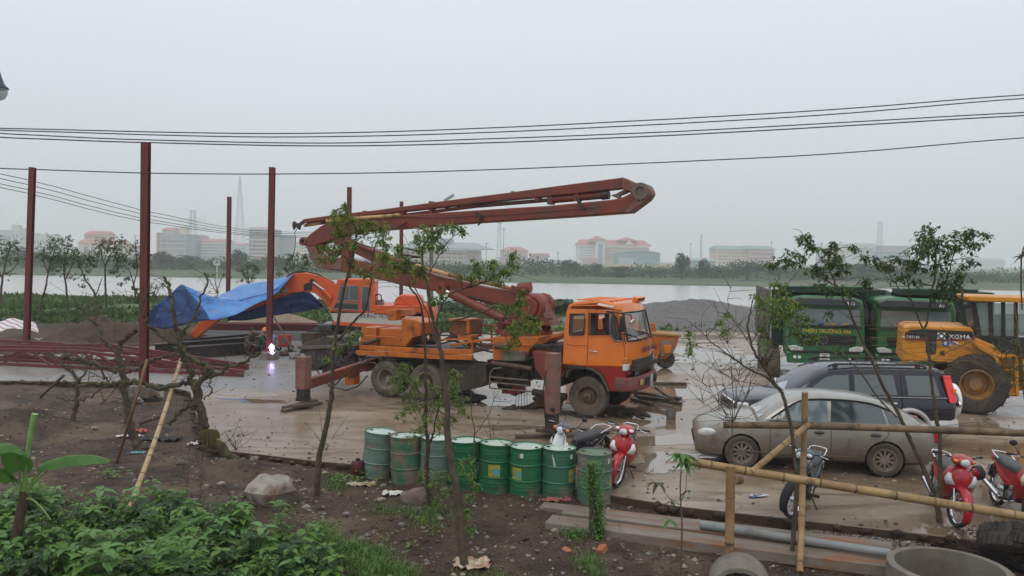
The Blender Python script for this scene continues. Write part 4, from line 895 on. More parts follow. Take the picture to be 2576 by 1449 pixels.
# ---- rear hopper and gear
mb=MB()
HD=M('grimy_hopper',(0.075,0.058,0.045),(0.035,0.027,0.022),sc=3,rough=.6,bump=.004)
sil('hopper',[(752,876),(848,874),(850,884),(835,912),(800,925),(772,900)],.55,1.3,HD); sil('hopper_rim',[(748,871),(850,868),(850,876),(748,879)],.45,1.5,M('hopper_rim_grey',(0.15,0.12,0.10),(0.07,0.05,0.04),sc=4,rough=.5)); sil('hopper_grate',[(766,862),(820,846),(842,850),(846,869),(760,871)],.6,1.2,HD)
sil('agitator_motor',[(756,838),(790,838),(788,868),(760,870)],1.9,.4,M('rust_block',(0.06,0.035,0.025),rough=.8))
mb=MB(); rr=random.Random(21)
for k in range(34):
    c_=tk(rr.uniform(770,905),rr.uniform(884,935),.7); mb.box(c_+V((0,rr.uniform(0,.9),0)),(rr.uniform(.1,.4),rr.uniform(.1,.4),rr.uniform(.08,.25)),Matrix.Rotation(rr.uniform(-.4,.4),3,'Y'))
for k in range(12):
    a=tk(rr.uniform(790,900),rr.uniform(870,900),.2); b_=tk(rr.uniform(800,910),rr.uniform(900,935),.2); mb.tube([a,(a+b_)/2+V((.15,-.1,-.1)),b_],.02,n=5)
obj('pump_gear',mb,DARK,truck,bevel=.01)
sil('tool_plate',[(880,866),(920,858),(945,853),(945,858),(905,870),(880,872)],.1,.3,M('old_board',(0.12,0.10,0.08),(0.06,0.05,0.04),sc=5,rough=.8)); sil('orange_block',[(868,938),(890,938),(890,968),(866,968)],-.2,.3,DO)
for pts,y in (([(795,885),(795,905),(805,918),(815,912),(818,900)],.1),([(775,912),(790,920),(810,950),(830,972)],-.9),([(830,972),(870,982),(900,972),(925,945)],-.6)):
    mb=MB(); mb.tube(tkp(pts,y),.018,n=6); obj('hose',mb,BLACK,truck)
# ---- outriggers: own coordinates from where the feet stand
PALR=M('faded_red_leg',(0.25,0.11,0.08),(0.17,0.055,0.045),sc=3,rough=.6,dirt=(0.15,0.11,0.08),dsc=2.5,dlo=.45,dhi=.65)
def leg(px,pyb,pyt,w,d,pydark,attach,az):
    p=G(px,pyb,.16); Yp=p.y; zt=Y_(px,pyt,Yp).z; zd=Y_(px,pydark,Yp).z
    L=truck.matrix_world if False else Matrix.Translation(TO)@Matrix.Rotation(TH,4,'Z'); q=L.inverted()@p; q.z=0
    mb=MB(); mb.box((q.x,q.y,(zd+zt)/2),(w,d,zt-zd)); e_=obj('outrigger_leg',mb,PALR,truck,bevel=.012)
    mb=MB(); mb.box((q.x,q.y,(zd+.2)/2),(w*.85,d*.85,zd-.2)); mb.cyl((q.x,q.y,.17),(q.x,q.y,.24),.2,n=16); obj('outrigger_foot',mb,DARK,e_)
    mb=MB(); a=V((q.x,q.y,az)); mb.bar(a+V((0,0,0)),V(attach),.2,.26); obj('outrigger_beam',mb,RED,e_,bevel=.01); return p,q
p1,q1=leg(763,1008,897,.30,.30,978,(-7.0,.9,.85),Y_(775,956,G(763,1008).y).z)
p2,q2=leg(1388,1088,888,.28,.28,1040,(-1.1,.9,1.15),Y_(1388,930,G(1388,1088).y).z)
sil('outrigger_box',[(1340,884),(1372,886),(1384,905),(1384,958),(1368,958),(1345,925)],-.15,.6,RED)
mb=MB(); mb.tube([V((q2.x-.1,q2.y-.16,1.55)),V((q2.x-.15,q2.y-.18,1.1)),V((q2.x-.1,q2.y-.16,.5))],.012,n=5); obj('hose',mb,BLACK,truck)
# timbers under the feet (things of their own)
WOOD=M('weathered_timber',(0.115,0.085,0.055),(0.06,0.042,0.028),sc=3,rough=.75,bump=.006,bsc=12,stretch=(0.5,3,3))
def timber(pa,pb,w,h,lab,z=0.0,cat='timber',m=WOOD,group=None,z2=None):
    a=G(*pa,z=z+h/2); b_=G(*pb,z=(z if z2 is None else z2)+h/2); d=b_-a; mb=MB(); L=d.length
    mb.box((0,0,0),(L,w,h)); o=solo('timber',mb,m,lab,cat,group,bevel=.008)
    o.location=(a+b_)/2; o.rotation_euler=d.to_track_quat('X','Z').to_euler(); return o
timber((712,1034),(806,1014),.16,.08,'front timber plank under the rear outrigger foot'); timber((715,1026),(795,1008),.16,.08,'rear timber plank under the rear outrigger foot'); timber((735,1022),(790,1016),.18,.07,'short timber block on the planks under the rear outrigger foot',.08)
timber((1297,1098),(1390,1096),.18,.08,'left timber plank under the front outrigger foot'); timber((1400,1096),(1512,1092),.18,.08,'right timber plank under the front outrigger foot'); timber((1352,1080),(1424,1088),.24,.08,'crossing timber block under the front outrigger foot',.08)
# ================================================================== posts, trusses, wires
POSTR=M('red_post_paint',(0.14,0.020,0.020),(0.10,0.02,0.02),sc=2,rough=.45,dirt=(0.13,0.07,0.05),dsc=1.5,dlo=.62,dhi=.75)
CONC=M('rough_concrete',(0.20,0.185,0.165),(0.14,0.12,0.10),sc=4,rough=.8,bump=.006,bsc=20,dirt=(0.11,0.08,0.055),dsc=2,dlo=.5,dhi=.7)
def post(xb,yb,xt,yt,lab,Y=None,foot=True,w=.2):
    if Y is None: p=G(xb,yb,0); Y=p.y
    else: p=Y_(xb,yb,Y); p.z=0
    top=Y_(xt,yt,Y); e=thing('steel_post',lab,'post',(p.x,p.y,0),0,'red steel posts of the unfinished shed')
    z0=.32 if foot else 0; d=V((top.x-p.x,0,top.z)); mb=MB(); a=V((0,0,z0)); b_=d
    for dy in (-w*.48,w*.48): mb.bar(a+V((0,dy,0)),b_+V((0,dy,0)),.014,w,upv=(1,0,0))
    mb.bar(a,b_,w*.95,.012,upv=(1,0,0)); obj('beam',mb,POSTR,e)
    mb=MB(); mb.box((0,0,z0+.01),(.34,.34,.025)); obj('base_plate',mb,POSTR,e)
    if foot: mb=MB(); mb.box((0,0,.15),(.62,.62,.32),taper=.93); obj('footing',mb,CONC,e,bevel=.02)
    return e
post(67,882,82,421,'leftmost red steel post standing on a concrete footing by the soil heap')
post(362,995,367,359,'tallest red steel post, behind the bare dead tree')
post(677,904,685,421,'red steel post on a concrete block beside the welders')
post(573,735,577,495,'distant red post rising behind the blue tarpaulin',Y=47,foot=False)
post(877,800,879,471,'red post behind the folded boom, tall stub above the boom end',Y=40,foot=False)
post(1009,790,1010,507,'thin red post behind the middle of the boom',Y=48.5,foot=False)
# lamp post
Yl=56; p=Y_(1084,760,Yl); e=thing('lamp_post','grey concrete lamp post with lamp head above the boom','lamp post',(p.x,Yl,-.1)); t_=Y_(1085,522,Yl).z
mb=MB(); mb.cyl((0,0,0),(0,0,t_),.17,.11,n=10); obj('pole',mb,CONC,e,smooth=40)
h1=Y_(1118,505,Yl)-p; h1.z=Y_(1118,505,Yl).z+.1; mb=MB(); mb.tube([(0,0,t_-.1),(.3,0,t_+.15),(h1.x,0,h1.z)],.04,n=6); obj('arm',mb,CONC,e)
h2=Y_(1142,490,Yl); mb=MB(); mb.bar((h1.x,0,h1.z),(h2.x-p.x,0,h2.z+.1),.35,.18); obj('lamp_head',mb,M('lamp_shell',(0.30,0.34,0.36),rough=.4),e,bevel=.04)
# red trusses stacked on the ground
def truss(name_lab,pts_bottom,pts_top,Yoff,zlift,n=9,th=.10):
    a=G(*pts_bottom[0],z=.08); b_=G(*pts_bottom[1],z=.08); c=(a+b_)/2; d=(b_-a); L=d.length; rz=atan2(d.y,d.x)
    e=thing('steel_truss',name_lab,'truss',(c.x,c.y,zlift),rz,'red roof trusses stacked on the yard')
    return e,L
TR=POSTR
def mktruss(a,b_,lab,h0,h1,z,lean,n,peak=None):
    """triangular truss lying on its bottom chord, leaning; h0,h1 heights at both ends"""
    d=b_-a; L=d.length; e=thing('steel_truss',lab,'truss',(a.x,a.y,z),atan2(d.y,d.x),'red roof trusses stacked on the yard')
    bot=lambda t: V((L*t,0,.05)); 
    def top(t):
        h=h0+(h1-h0)*t if peak is None else (h0+(peak[1]-h0)*t/peak[0] if t<peak[0] else peak[1]+(h1-peak[1])*(t-peak[0])/(1-peak[0]))
        return V((L*t,h*lean,.05+h))
    mb=MB(); mb.bar(bot(0),bot(1),.10,.10); obj('bottom_chord',mb,TR,e)
    mb=MB(); ts=[i/n for i in range(n+1)]
    for i in range(n): mb.bar(top(ts[i]),top(ts[i+1]),.10,.10)
    obj('top_chord',mb,TR,e)
    for i in range(n):
        m2=MB(); m2.bar(bot(ts[i]),top(ts[i+1]),.06,.06) if i%2 else m2.bar(top(ts[i]),bot(ts[i+1]),.06,.06); obj('web_bar',m2,TR,e)
    return e
A0=G(-60,916,0); B0=G(612,948,0)
mktruss(A0,B0,'front red triangular roof truss lying across the left yard',.45,.12,0,.25,10,(.38,.55))
mktruss(G(-60,910,0),G(575,936,0),'second red roof truss just behind the front one',.45,.10,.06,.2,9,(.5,.5))
mktruss(G(20,905,0),G(624,940,0),'third red roof truss whose end sticks out to the right',.35,.10,.12,.15,9,(.45,.55))
mktruss(G(-40,903,0),G(540,925,0),'rearmost red roof truss of the stack',.6,.15,.05,.1,9,(.35,.55))
# steel sections behind the welders
def beamstack(x0,x1,y,n,lab,m,w=.18,h=.09,dz=0,cat='steel beam',grp=None):
    for k in range(n):
        a=G(x0,y-k*0.0,0); b_=G(x1,y+ (x1-x0)*.006,0); a.y+=k*.02; z=dz+k*h*1.05
        mb=MB(); L=(b_-a).length; mb.box((0,0,h*.5),(L,w,h*.28)); mb.box((0,w*.42,h*.5),(L,.02,h)); mb.box((0,-w*.42,h*.5),(L,.02,h))
        o=solo('steel_beam',mb,m,lab[k],cat,grp); o.location=((a.x+b_.x)/2,(a.y+b_.y)/2,z); o.rotation_euler=(0,0,atan2(b_.y-a.y,b_.x-a.x))
GALV=M('galvanised_steel',(0.36,0.35,0.36),rough=.4,metal=.3)
beamstack(515,790,853,4,['lowest grey steel purlin of the stack behind the welders','second grey steel purlin of the stack behind the welders','third grey steel purlin from the ground behind the welders','uppermost grey purlin, right under the red ones'],GALV,w=.9,h=.10,grp='purlins stacked behind the welders')
beamstack(500,800,853,3,['lower red purlin on top of the grey purlins','middle red purlin on top of the grey purlins','top red purlin on top of the grey purlins'],POSTR,w=.8,h=.10,dz=.46,grp='purlins stacked behind the welders')
# dark plate beams on the ground, left of the welders
for k,(a_,b_,lab) in enumerate((((390,895),(668,872),'long dark steel beam lying in front of the welders'),((440,905),(660,888),'dark steel beam nearest the camera before the welders'),((470,880),(650,862),'dark steel beam behind the welders knees'))):
    a=G(*a_); b2=G(*b_); mb=MB(); L=(b2-a).length; 
    mb.box((0,0,.03),(L,.4,.04)); mb.box((0,0,.45),(L,.4,.04)); mb.box((0,0,.24),(L,.03,.40)); o=solo('steel_beam',mb,DARK,lab,'steel beam','dark beams by the welders'); o.location=(a+b2)/2; o.rotation_euler=(0,0,atan2(b2.y-a.y,b2.x-a.x))
# ------------------------------------------------------------------ wires
WIRE=M('black_wire',(0.035,0.033,0.036),rough=.6)
def wire(pts,Y,r,lab,grp,Y1=None):
    P=[]; n=len(pts)
    xs_=[p[0] for p in pts]; 
    def interp(x):
        for i in range(n-1):
            if xs_[i]<=x<=xs_[i+1]:
                t=(x-xs_[i])/(xs_[i+1]-xs_[i]); p0=pts[max(i-1,0)][1]; p1=pts[i][1]; p2=pts[i+1][1]; p3=pts[min(i+2,n-1)][1]
                return .5*((2*p1)+(-p0+p2)*t+(2*p0-5*p1+4*p2-p3)*t*t+(-p0+3*p1-3*p2+p3)*t**3)
    N=40
    for k in range(N+1):
        x=xs_[0]+(xs_[-1]-xs_[0])*k/N; P.append(Y_(x,interp(x),Y+((Y1 or Y)-Y)*k/N))
    mb=MB(); mb.tube(P,r,n=5); solo('cable',mb,WIRE,lab,'cable',grp,smooth=60)
g1='cables of the upper span'
wire([(-120,320),(0,323),(500,334),(800,335),(1200,323),(1700,299),(2100,275),(2576,239),(2800,222)],17,.012,'topmost black cable of the upper span',g1)
wire([(-120,324),(0,328),(500,342),(800,344),(1200,334),(1700,311),(2100,287),(2576,248),(2800,230)],17,.012,'second cable from the top of the upper span',g1)
wire([(-120,326),(0,336),(300,350),(800,360),(1200,350),(1700,331),(2100,309),(2576,283),(2800,268)],17,.012,'third cable from the top of the upper span',g1)
wire([(-120,338),(0,346),(300,357),(800,367),(1200,360),(1700,340),(2100,318),(2576,291),(2800,277)],17,.013,'fourth cable of the upper span, in the lower pair',g1)
wire([(-120,420),(0,424),(400,436),(800,437),(1200,428),(1700,407),(2100,386),(2576,347),(2800,326)],19,.013,'lone cable below the upper span, crossing above the boom','single cable')
g2='cables sagging behind the left posts'
for k,(dy,lab) in enumerate(((0,'highest cable of the bundle sagging behind the left posts'),(12,'second cable of the bundle sagging behind the left posts'),(25,'third cable of the bundle sagging behind the left posts'),(34,'lowest cable of the bundle sagging behind the left posts'))):
    e_=[0,.25,.75,1][k]
    wire([(-100,410+dy),(0,437+dy),(100,460+dy),(250,500+dy*.95),(360,530+dy*.8),(577,572+dy*.45),(680,582+dy*.35),(800,584+dy*.4),(900,580+dy*.5)],30,.016,lab,g2,Y1=62)
# street lamp head hanging at the left frame edge
p=Y_(-9,222,6.0); e=thing('hanging_lamp','dark metal lamp with clear glass bowl at the left frame edge','lamp',p)
mb=MB(); mb.lathe([(.02,.12),(.035,.06),(.055,.01),(.078,-.012),(.082,-.02),(.05,-.03)],(0,0,.02),n=24); obj('lamp_shade',mb,M('lamp_cap',(0.05,0.06,0.08),rough=.3,metal=.5),e,smooth=40)
mb=MB(); mb.lathe([(.074,0),(.072,-.04),(.052,-.075),(.02,-.09),(.001,-.092)],(0,0,0),n=24); obj('glass_bowl',mb,glassmat('bowl_glass',(0.5,0.52,0.5),.5),e,smooth=60)
mb=MB(); mb.tube([(0,0,.13),(-.05,0,.4),(-.6,0,.5)],.012,n=6); obj('arm',mb,BLACK,e)
# ================================================================== excavator
EO=Y_(900,870,34); EO.z=0
exv=thing('wheeled_excavator','orange and white wheeled excavator behind the pump truck, its arm under a blue tarpaulin','excavator',EO)
EXO=M('excavator_orange',(0.62,0.10,0.018),(0.55,0.085,0.02),sc=2,rough=.4,dirt=(0.10,0.04,0.03),dsc=2.2,dlo=.62,dhi=.72)
EXW=M('excavator_white',(0.52,0.50,0.44),(0.46,0.42,0.36),sc=3,rough=.5,dirt=(0.22,0.10,0.05),dsc=5,dlo=.62,dhi=.7)
def xe(px,py,yl=0.0):
    h=Y_(px,py,EO.y+yl); return V((h.x-EO.x,yl,h.z))
def exs(name,pts,y0,th,m,bev=.02,par=exv,**k):
    mb=MB(); mb.prism([xe(x,y,y0) for x,y in pts],(0,th,0)); return obj(name,mb,m,par,bevel=bev,fix=True,**k)
cabx=exs('cab',[(848,704),(856,702),(930,702),(940,708),(940,768),(943,790),(829,790),(829,776),(836,760)],-.1,1.2,EXO,.04)
exs('side_panel',[(826,772),(832,783),(1020,790),(1078,786),(1080,792),(1076,822),(1010,822),(840,811),(836,800)],-.1,2.4,EXW)
exs('lower_band',[(836,808),(1010,818),(1080,818),(1080,833),(1010,833),(836,817)],-.11,2.42,EXO); exs('lower_panel',[(829,776),(943,779),(943,783),(829,783)],-.12,1.0,EXO)
exs('engine_cover',[(940,769),(988,769),(1078,770),(1084,786),(1084,800),(940,791)],-.1,2.4,EXO)
exs('hood',[(990,768),(994,752),(1006,742),(1050,744),(1056,752),(1058,769)],.3,1.5,EXO,.04); exs('counterweight',[(1060,765),(1072,766),(1086,775),(1090,800),(1084,832),(1060,832)],-.2,2.6,EXO,.06)
for pts in ([(856,720),(902,719),(901,757),(848,756)],[(845,761),(901,763),(900,780),(838,776)],[(911,721),(931,722),(929,782),(909,779)]):
    w_=exs('window',pts,-.125,.03,GLASSD,.004); 
    q=[xe(x,y,-.13) for x,y in pts]; mb=MB(); mb.tube(q+[q[0]],.018,n=4); obj('window_frame',mb,M('worn_grey_frame',(0.25,0.24,0.22)),w_)
mb=MB(); mb.bar(xe(880,720,-.14),xe(878,757,-.14),.03); obj('window_frame',mb,M('worn_grey_frame',(0.25,0.24,0.22)),exv)
exs('deck_clutter',[(945,756),(962,754),(964,769),(946,769)],.5,.4,M('grey_bits',(0.2,0.19,0.17),rough=.8)); 
mb=MB(); mb.tube([xe(946,768,.4),xe(944,745,.4),xe(950,740,.4),xe(958,742,.4),xe(960,756,.4)],.03,n=6); obj('exhaust',mb,DARK,exv,smooth=40)
text('XE ĐÀO TRUNG TIẾN',.26,xe(962,796,-.13),(radians(90),0,0),M('grey_print',(0.18,0.16,0.15)),exv,sx=.72)
# boom
bo=exs('boom_arm',[(850,715),(838,712),(812,697),(790,690),(765,686),(740,688),(716,700),(670,722),(600,752),(540,780),(520,790),(528,806),(560,798),(640,775),(690,752),(735,737),(770,733),(792,738),(812,755),(826,775),(842,790),(860,790),(860,730)],.15,.5,EXO,.03)
mb=MB(); mb.tube([xe(840,712,.2),xe(800,690,.2),xe(768,683,.2),xe(738,687,.2),xe(720,696,.2)],.03,n=5); obj('hydraulic_line',mb,BLACK,bo)
mb=MB(); p=xe(784,708,.1); mb.cyl(xe(785,708,.05),xe(785,708,.75),.11,n=12); obj('pin',mb,BLACK,bo)
mb=MB(); mb.cyl(xe(787,710,.08),xe(815,730,.08),.05,n=10); obj('hydraulic_rod',mb,STEELM,exv,smooth=50)
mb=MB(); mb.cyl(xe(813,729,.08),xe(833,752,.08),.10,n=12); obj('hydraulic_cylinder',mb,EXO,exv,smooth=50)
exs('worn_patch',[(764,716),(774,711),(784,716),(786,730),(764,731)],.14,.01,BLACK,.001,bo)
exs('number_panel',[(690,735),(723,724),(725,733),(694,744)],.12,.02,EXW,.003,bo); text('R 471',.26,xe(708,735,.10),(radians(90),radians(-18),0),BLACK,bo)
st=exs('dipper_arm',[(520,775),(552,790),(556,800),(505,842),(480,865),(462,872),(470,850),(500,812)],.2,.42,EXO,.03)
bk=exs('bucket',[(478,850),(462,830),(440,822),(418,832),(405,855),(400,878),(420,872),(438,866),(455,876),(470,872)],-.1,1.05,M('muddy_bucket',(0.13,0.085,0.05),(0.07,0.05,0.035),sc=3,rough=.8),.02)
# undercarriage
mb=MB(); mb.box((.6,1.1,1.05),(3.6,1.2,.45)); mb.cyl((.7,1.1,1.2),(.7,1.1,1.5),.6,n=24); obj('undercarriage',mb,DARK,exv,bevel=.02)
for (x,y) in ((-1.45,0.0),(2.0,0.0),(-1.45,2.2),(2.0,2.2)):
    wheel(exv,(x,y+.1,.52),.52,.27,.32,side=-1 if y<1 else 1,ty_m=TYRE,style='rear',lugs=22)
exs('stabiliser',[(765,838),(800,818),(835,818),(835,826),(808,828),(782,848),(768,850)],.0,2.2,M('dark_grey_plate',(0.05,0.05,0.055),rough=.6)); exs('battery_box',[(815,812),(838,812),(838,822),(815,822)],.2,.6,GALV)
# ---- tarpaulin
TARPL=M('blue_tarp_lit',(0.06,0.24,0.56),(0.035,0.15,0.42),sc=1.2,rough=.34,dirt=(0.24,0.25,0.28),dsc=1.3,dlo=.58,dhi=.75,bump=.10,bsc=2.6)
TARPD=M('blue_tarp_shaded',(0.018,0.06,0.20),(0.014,0.045,0.15),sc=1.5,rough=.5,bump=.10,bsc=2.8)  # darker copy of the tarp blue, shade put into the hanging panels
def cat(pts,n):
    out=[]; m=len(pts)
    for k in range(n+1):
        t=k/n*(m-1); i=min(int(t),m-2); f=t-i; p0,p1,p2,p3=pts[max(i-1,0)],pts[i],pts[i+1],pts[min(i+2,m-1)]
        out.append(tuple(.5*((2*p1[j])+(-p0[j]+p2[j])*f+(2*p0[j]-5*p1[j]+4*p2[j]-p3[j])*f*f+(-p0[j]+3*p1[j]-3*p2[j]+p3[j])*f**3) for j in range(len(p1))))
    return out
def patch(mb,ea,eb,mi,n=22,m=12,wr=.06,seed=0):
    A=cat(ea,n); B=cat(eb,n); rows=[]
    for j in range(m+1):
        t=j/m; row=[]
        for k in range(n+1):
            x=A[k][0]*(1-t)+B[k][0]*t; y=A[k][1]*(1-t)+B[k][1]*t; D=A[k][2]*(1-t)+B[k][2]*t
            D+=wr*2.2*sin(pi*t)*mnoise.noise(V((x*.035+seed,y*.03+t,seed)))+ wr*mnoise.noise(V((x*.09,y*.05,seed+4)))
            row.append(Y_(x,y,D))
        rows.append(row)
    mb.grid(rows,mi); return rows
mb=MB()
# left hanging panel: peak edge to the bottom edge
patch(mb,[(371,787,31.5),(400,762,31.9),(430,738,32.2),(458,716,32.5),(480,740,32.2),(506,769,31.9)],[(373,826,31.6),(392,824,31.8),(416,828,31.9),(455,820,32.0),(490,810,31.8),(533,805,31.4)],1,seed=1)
# pale front panel under the ridge fold
patch(mb,[(458,716,32.5),(510,738,32.6),(553,752,32.8),(598,757,32.9),(640,748,33.0),(680,734,33.2),(737,690,33.9)],[(506,769,31.9),(520,788,31.6),(533,805,31.4),(590,793,31.9),(639,767,32.5),(690,742,33.1),(737,690,33.9)],0,seed=2,wr=.12)
# bright upper back sheet
patch(mb,[(545,747,34.6),(580,731,34.7),(615,716,34.7),(678,707,34.6),(708,699,34.5),(737,690,34.3)],[(553,752,32.8),(598,757,32.9),(627,750,33.0),(672,738,33.1),(707,720,33.4),(737,690,33.9)],0,seed=3,wr=.1)
# dark rear side hanging behind the boom
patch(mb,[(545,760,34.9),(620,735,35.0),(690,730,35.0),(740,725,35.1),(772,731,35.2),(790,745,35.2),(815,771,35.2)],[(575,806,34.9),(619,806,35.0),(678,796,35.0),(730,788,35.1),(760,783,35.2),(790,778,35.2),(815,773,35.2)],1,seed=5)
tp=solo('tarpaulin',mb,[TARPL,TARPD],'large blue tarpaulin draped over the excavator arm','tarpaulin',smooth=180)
sm=tp.modifiers.new('s','SOLIDIFY'); sm.thickness=.012
# sticks holding the tarp
mb=MB(); mb.tube([G(745,1010,0)+V((0,6,0)),Y_(735,845,32.2),Y_(688,793,32.8)],.03,n=6)
a=Y_(686,792,32.8); b_=G(752,905,0); mb=MB(); mb.tube([a,b_],.03,n=6); solo('pole',mb,WOOD,'thin slanting wooden prop right of the post by the welders','pole')
# ================================================================== heaps
def heap(name,lab,cat,cx,cy,rx,ry,h,m,seed,rz=0,sharp=1.0,N=56,rough_amp=.05):
    mb=MB(); rows=[]
    for i in range(N//2+1):
        r=i/(N//2); row=[]
        for k in range(N):
            a=2*pi*k/N; rr_=r*(1+.18*mnoise.noise(V((cos(a)*1.2,sin(a)*1.2,seed)))); x,y=cos(a)*rx*rr_,sin(a)*ry*rr_
            z=h*max(0,(1-r**1.25))**sharp*(1+.25*mnoise.noise(V((x*.4/h,y*.4/h,seed))))+rough_amp*mnoise.fractal(V((x*1.6,y*1.6,seed)),1,2,4)*(1 if r<.95 else 0)-.12*(r>.97)
            row.append((x,y,z))
        rows.append(row)
    mb.grid(rows,closeu=True); o=solo(name,mb,m,lab,cat,smooth=180); o.location=(cx,cy,-.05); o.rotation_euler=(0,0,rz); return o
GRAV=M('grey_gravel',(0.105,0.10,0.098),(0.17,0.16,0.15),sc=9,rough=.9,bump=.05,bsc=14)
heap('gravel_pile','long grey gravel pile behind the orange cab','gravel pile',11.6,53,9.5,6.5,1.5,GRAV,3,0,.9,rough_amp=.15); heap('gravel_pile','lower grey gravel tail by the dump trucks','gravel pile',15.5,51,6.5,4.5,1.1,GRAV,5)
CLAY=M('brown_clay',(0.08,0.045,0.025),(0.05,0.03,0.018),sc=2,rough=.9,bump=.04,bsc=6); SANDM=M('tan_sand',(0.25,0.18,0.12),(0.20,0.145,0.095),sc=2,rough=.9,bump=.03,bsc=9)
def hp(px,py,*a,**k): q=G(px,py,0); return heap(*a[:3],q.x,q.y,*a[3:],**k)
hp(265,862,'soil_heap','tall brown soil heap between the first two red posts','soil heap',3.0,2.0,1.2,CLAY,7,rough_amp=.24); hp(400,850,'soil_heap','brown soil heap behind the tallest red post','soil heap',3.0,2.0,1.0,CLAY,8,rough_amp=.14)
hp(60,880,'soil_heap','low soil heap around the leftmost red post','soil heap',4.0,1.8,.55,CLAY,9,rough_amp=.14); hp(690,838,'sand_heap','tan sand heap behind the welders','sand heap',3.8,2.0,1.25,SANDM,10); hp(470,848,'soil_heap','soil heap behind the excavator bucket','soil heap',2.4,1.6,.8,CLAY,12,rough_amp=.1)
# striped sheet on the left heap
mb=MB(); rows=[]
for j in range(9):
    rows.append([Y_(-10+100*i/14+j*1.0,(808 if 0 else 801+12*abs(i/14-.45)**1.3*2)+ j*3.0+2*sin(i*.9+j),37.5-.25*j) for i in range(15)])
mb.grid(rows); STR=bpy.data.materials.new('striped_sheet'); STR.use_nodes=True; t=STR.node_tree; n=t.nodes; tcx=n.new('ShaderNodeTexCoord'); wv=n.new('ShaderNodeTexWave'); wv.wave_type='BANDS'; wv.bands_direction='DIAGONAL'; wv.inputs['Scale'].default_value=1.5; r_=n.new('ShaderNodeValToRGB'); r_.color_ramp.interpolation='CONSTANT'
r_.color_ramp.elements[0].color=(.62,.62,.6,1); e1=r_.color_ramp.elements.new(.5); e1.color=(.14,.25,.42,1); e2=r_.color_ramp.elements.new(.68); e2.color=(.6,.6,.58,1); r_.color_ramp.elements[-1].position=.84; r_.color_ramp.elements[-1].color=(.45,.12,.11,1)
t.links.new(tcx.outputs['Object'],wv.inputs[0]); t.links.new(wv.outputs['Fac'],r_.inputs[0]); t.links.new(r_.outputs[0],n['Principled BSDF'].inputs[0])
o=solo('plastic_sheet',mb,STR,'white plastic sheet with blue and red stripes on the soil heap','sheet',smooth=180)
# ================================================================== small yard items
def debris(px,py,r,lab,m,cat='stone',name='stone',z=0,seed=1,sub=2,amp=.3):
    mb=MB(); r3=r if hasattr(r,'__len__') else (r,r*.8,r*.7); mb.blob((0,0,0),r3,seed,amp,sub); q=G(px,py,z); o=solo(name,mb,m,lab,cat,smooth=22); o.location=(q.x,q.y,z+r3[2]*.55); return o
ROCK=M('pale_limestone',(0.34,0.30,0.25),(0.20,0.17,0.14),sc=3,rough=.8,bump=.02,bsc=9,dirt=(0.13,0.07,0.04),dsc=1.6,dlo=.52,dhi=.66)
GSTONE=M('grey_stone',(0.22,0.20,0.18),(0.14,0.12,0.10),sc=5,rough=.85,bump=.01,bsc=14)
mb=MB(); 
rk=debris(683,1272,(.40,.34,.34),'big pale limestone boulder on the brown soil',ROCK,'boulder','boulder',-.2,5,3,.17)
debris(1042,1270,(.23,.18,.18),'brownish boulder left of the twin trunks behind the drums',M('red_brown_stone',(0.20,0.14,0.115),(0.13,0.09,0.075),sc=4,rough=.85,bump=.01,bsc=9),'boulder','boulder',-.2,9,2,.25)
debris(934,1298,(.13,.09,.09),'small brown rock below the rusty drum',CLAY,z=-.2,seed=12); debris(395,998,(.2,.14,.13),'white stone by the foot of the tallest red post',ROCK,z=-.05,seed=13); debris(347,1013,(.13,.1,.09),'smaller white stone beside the tallest post foot',ROCK,z=-.1,seed=14)
debris(262,868,(.32,.2,.25),'tan rock on the yard edge by the soil heap',SANDM,z=0,seed=15); debris(742,903,(.25,.2,.2),'grey rock beside the rear outrigger leg',GSTONE,z=0,seed=16); debris(716,895,(.22,.16,.12),'rusty rubble beside the concrete block',M('rust_block',(0.06,0.035,0.025)),z=0,seed=17); debris(330,862,(.4,.2,.14),'flat tan rock left of the tallest post',SANDM,z=0,seed=18)
debris(1170,1190,(.1,.1,.06),'small stone right of the rusty drums',GSTONE,z=-.1,seed=19)
# bucket of mortar, dark scrap, timber heap in front of the cab
def pail(px,py,r,h,lab,m):
    q=G(px,py,0); e=thing('bucket',lab,'bucket',(q.x,q.y,0)); mb=MB(); mb.lathe([(.001,0),(r*.88,0),(r,h),(r*.94,h),(r*.86,h*.75),(.001,h*.75)],n=20); obj('shell',mb,m,e,smooth=40); mb=MB(); mb.lathe([(r*.99,h-.01),(r*1.05,h),(r*1.03,h+.012),(r*.97,h+.01)],n=20,close=True); obj('rim',mb,m,e,smooth=40); return e
pail(1688,1054,.13,.24,'round grey concrete sample bucket standing alone on the wet yard',CONC)
for i,(a,b_,w,z,lab) in enumerate(((( 1590,1003),(1640,1018),.14,0,'left timber of the plank heap before the bumper'),((1600,992),(1712,1016),.16,.0,'front timber of the plank heap before the bumper'),((1592,985),(1712,1004),.16,.1,'rear timber of the plank heap before the bumper'),((1640,992),(1690,1008),.12,.15,'short timber on top of the plank heap'),((1605,998),(1680,1008),.12,.12,'middle timber of the plank heap before the bumper'),((1644,965),(1727,966),.12,0,'lone timber lying beyond the plank heap'))):
    timber(a,b_,w,.1,lab,z)
a=G(1655,978,.5); mb=MB(); mb.tube([Y_(1648,975,22.0),Y_(1672,992,21.6),Y_(1695,1006,21.2)],.03,n=6); solo('stick',mb,WOOD,'slanting stick leaning on the plank heap','stick')
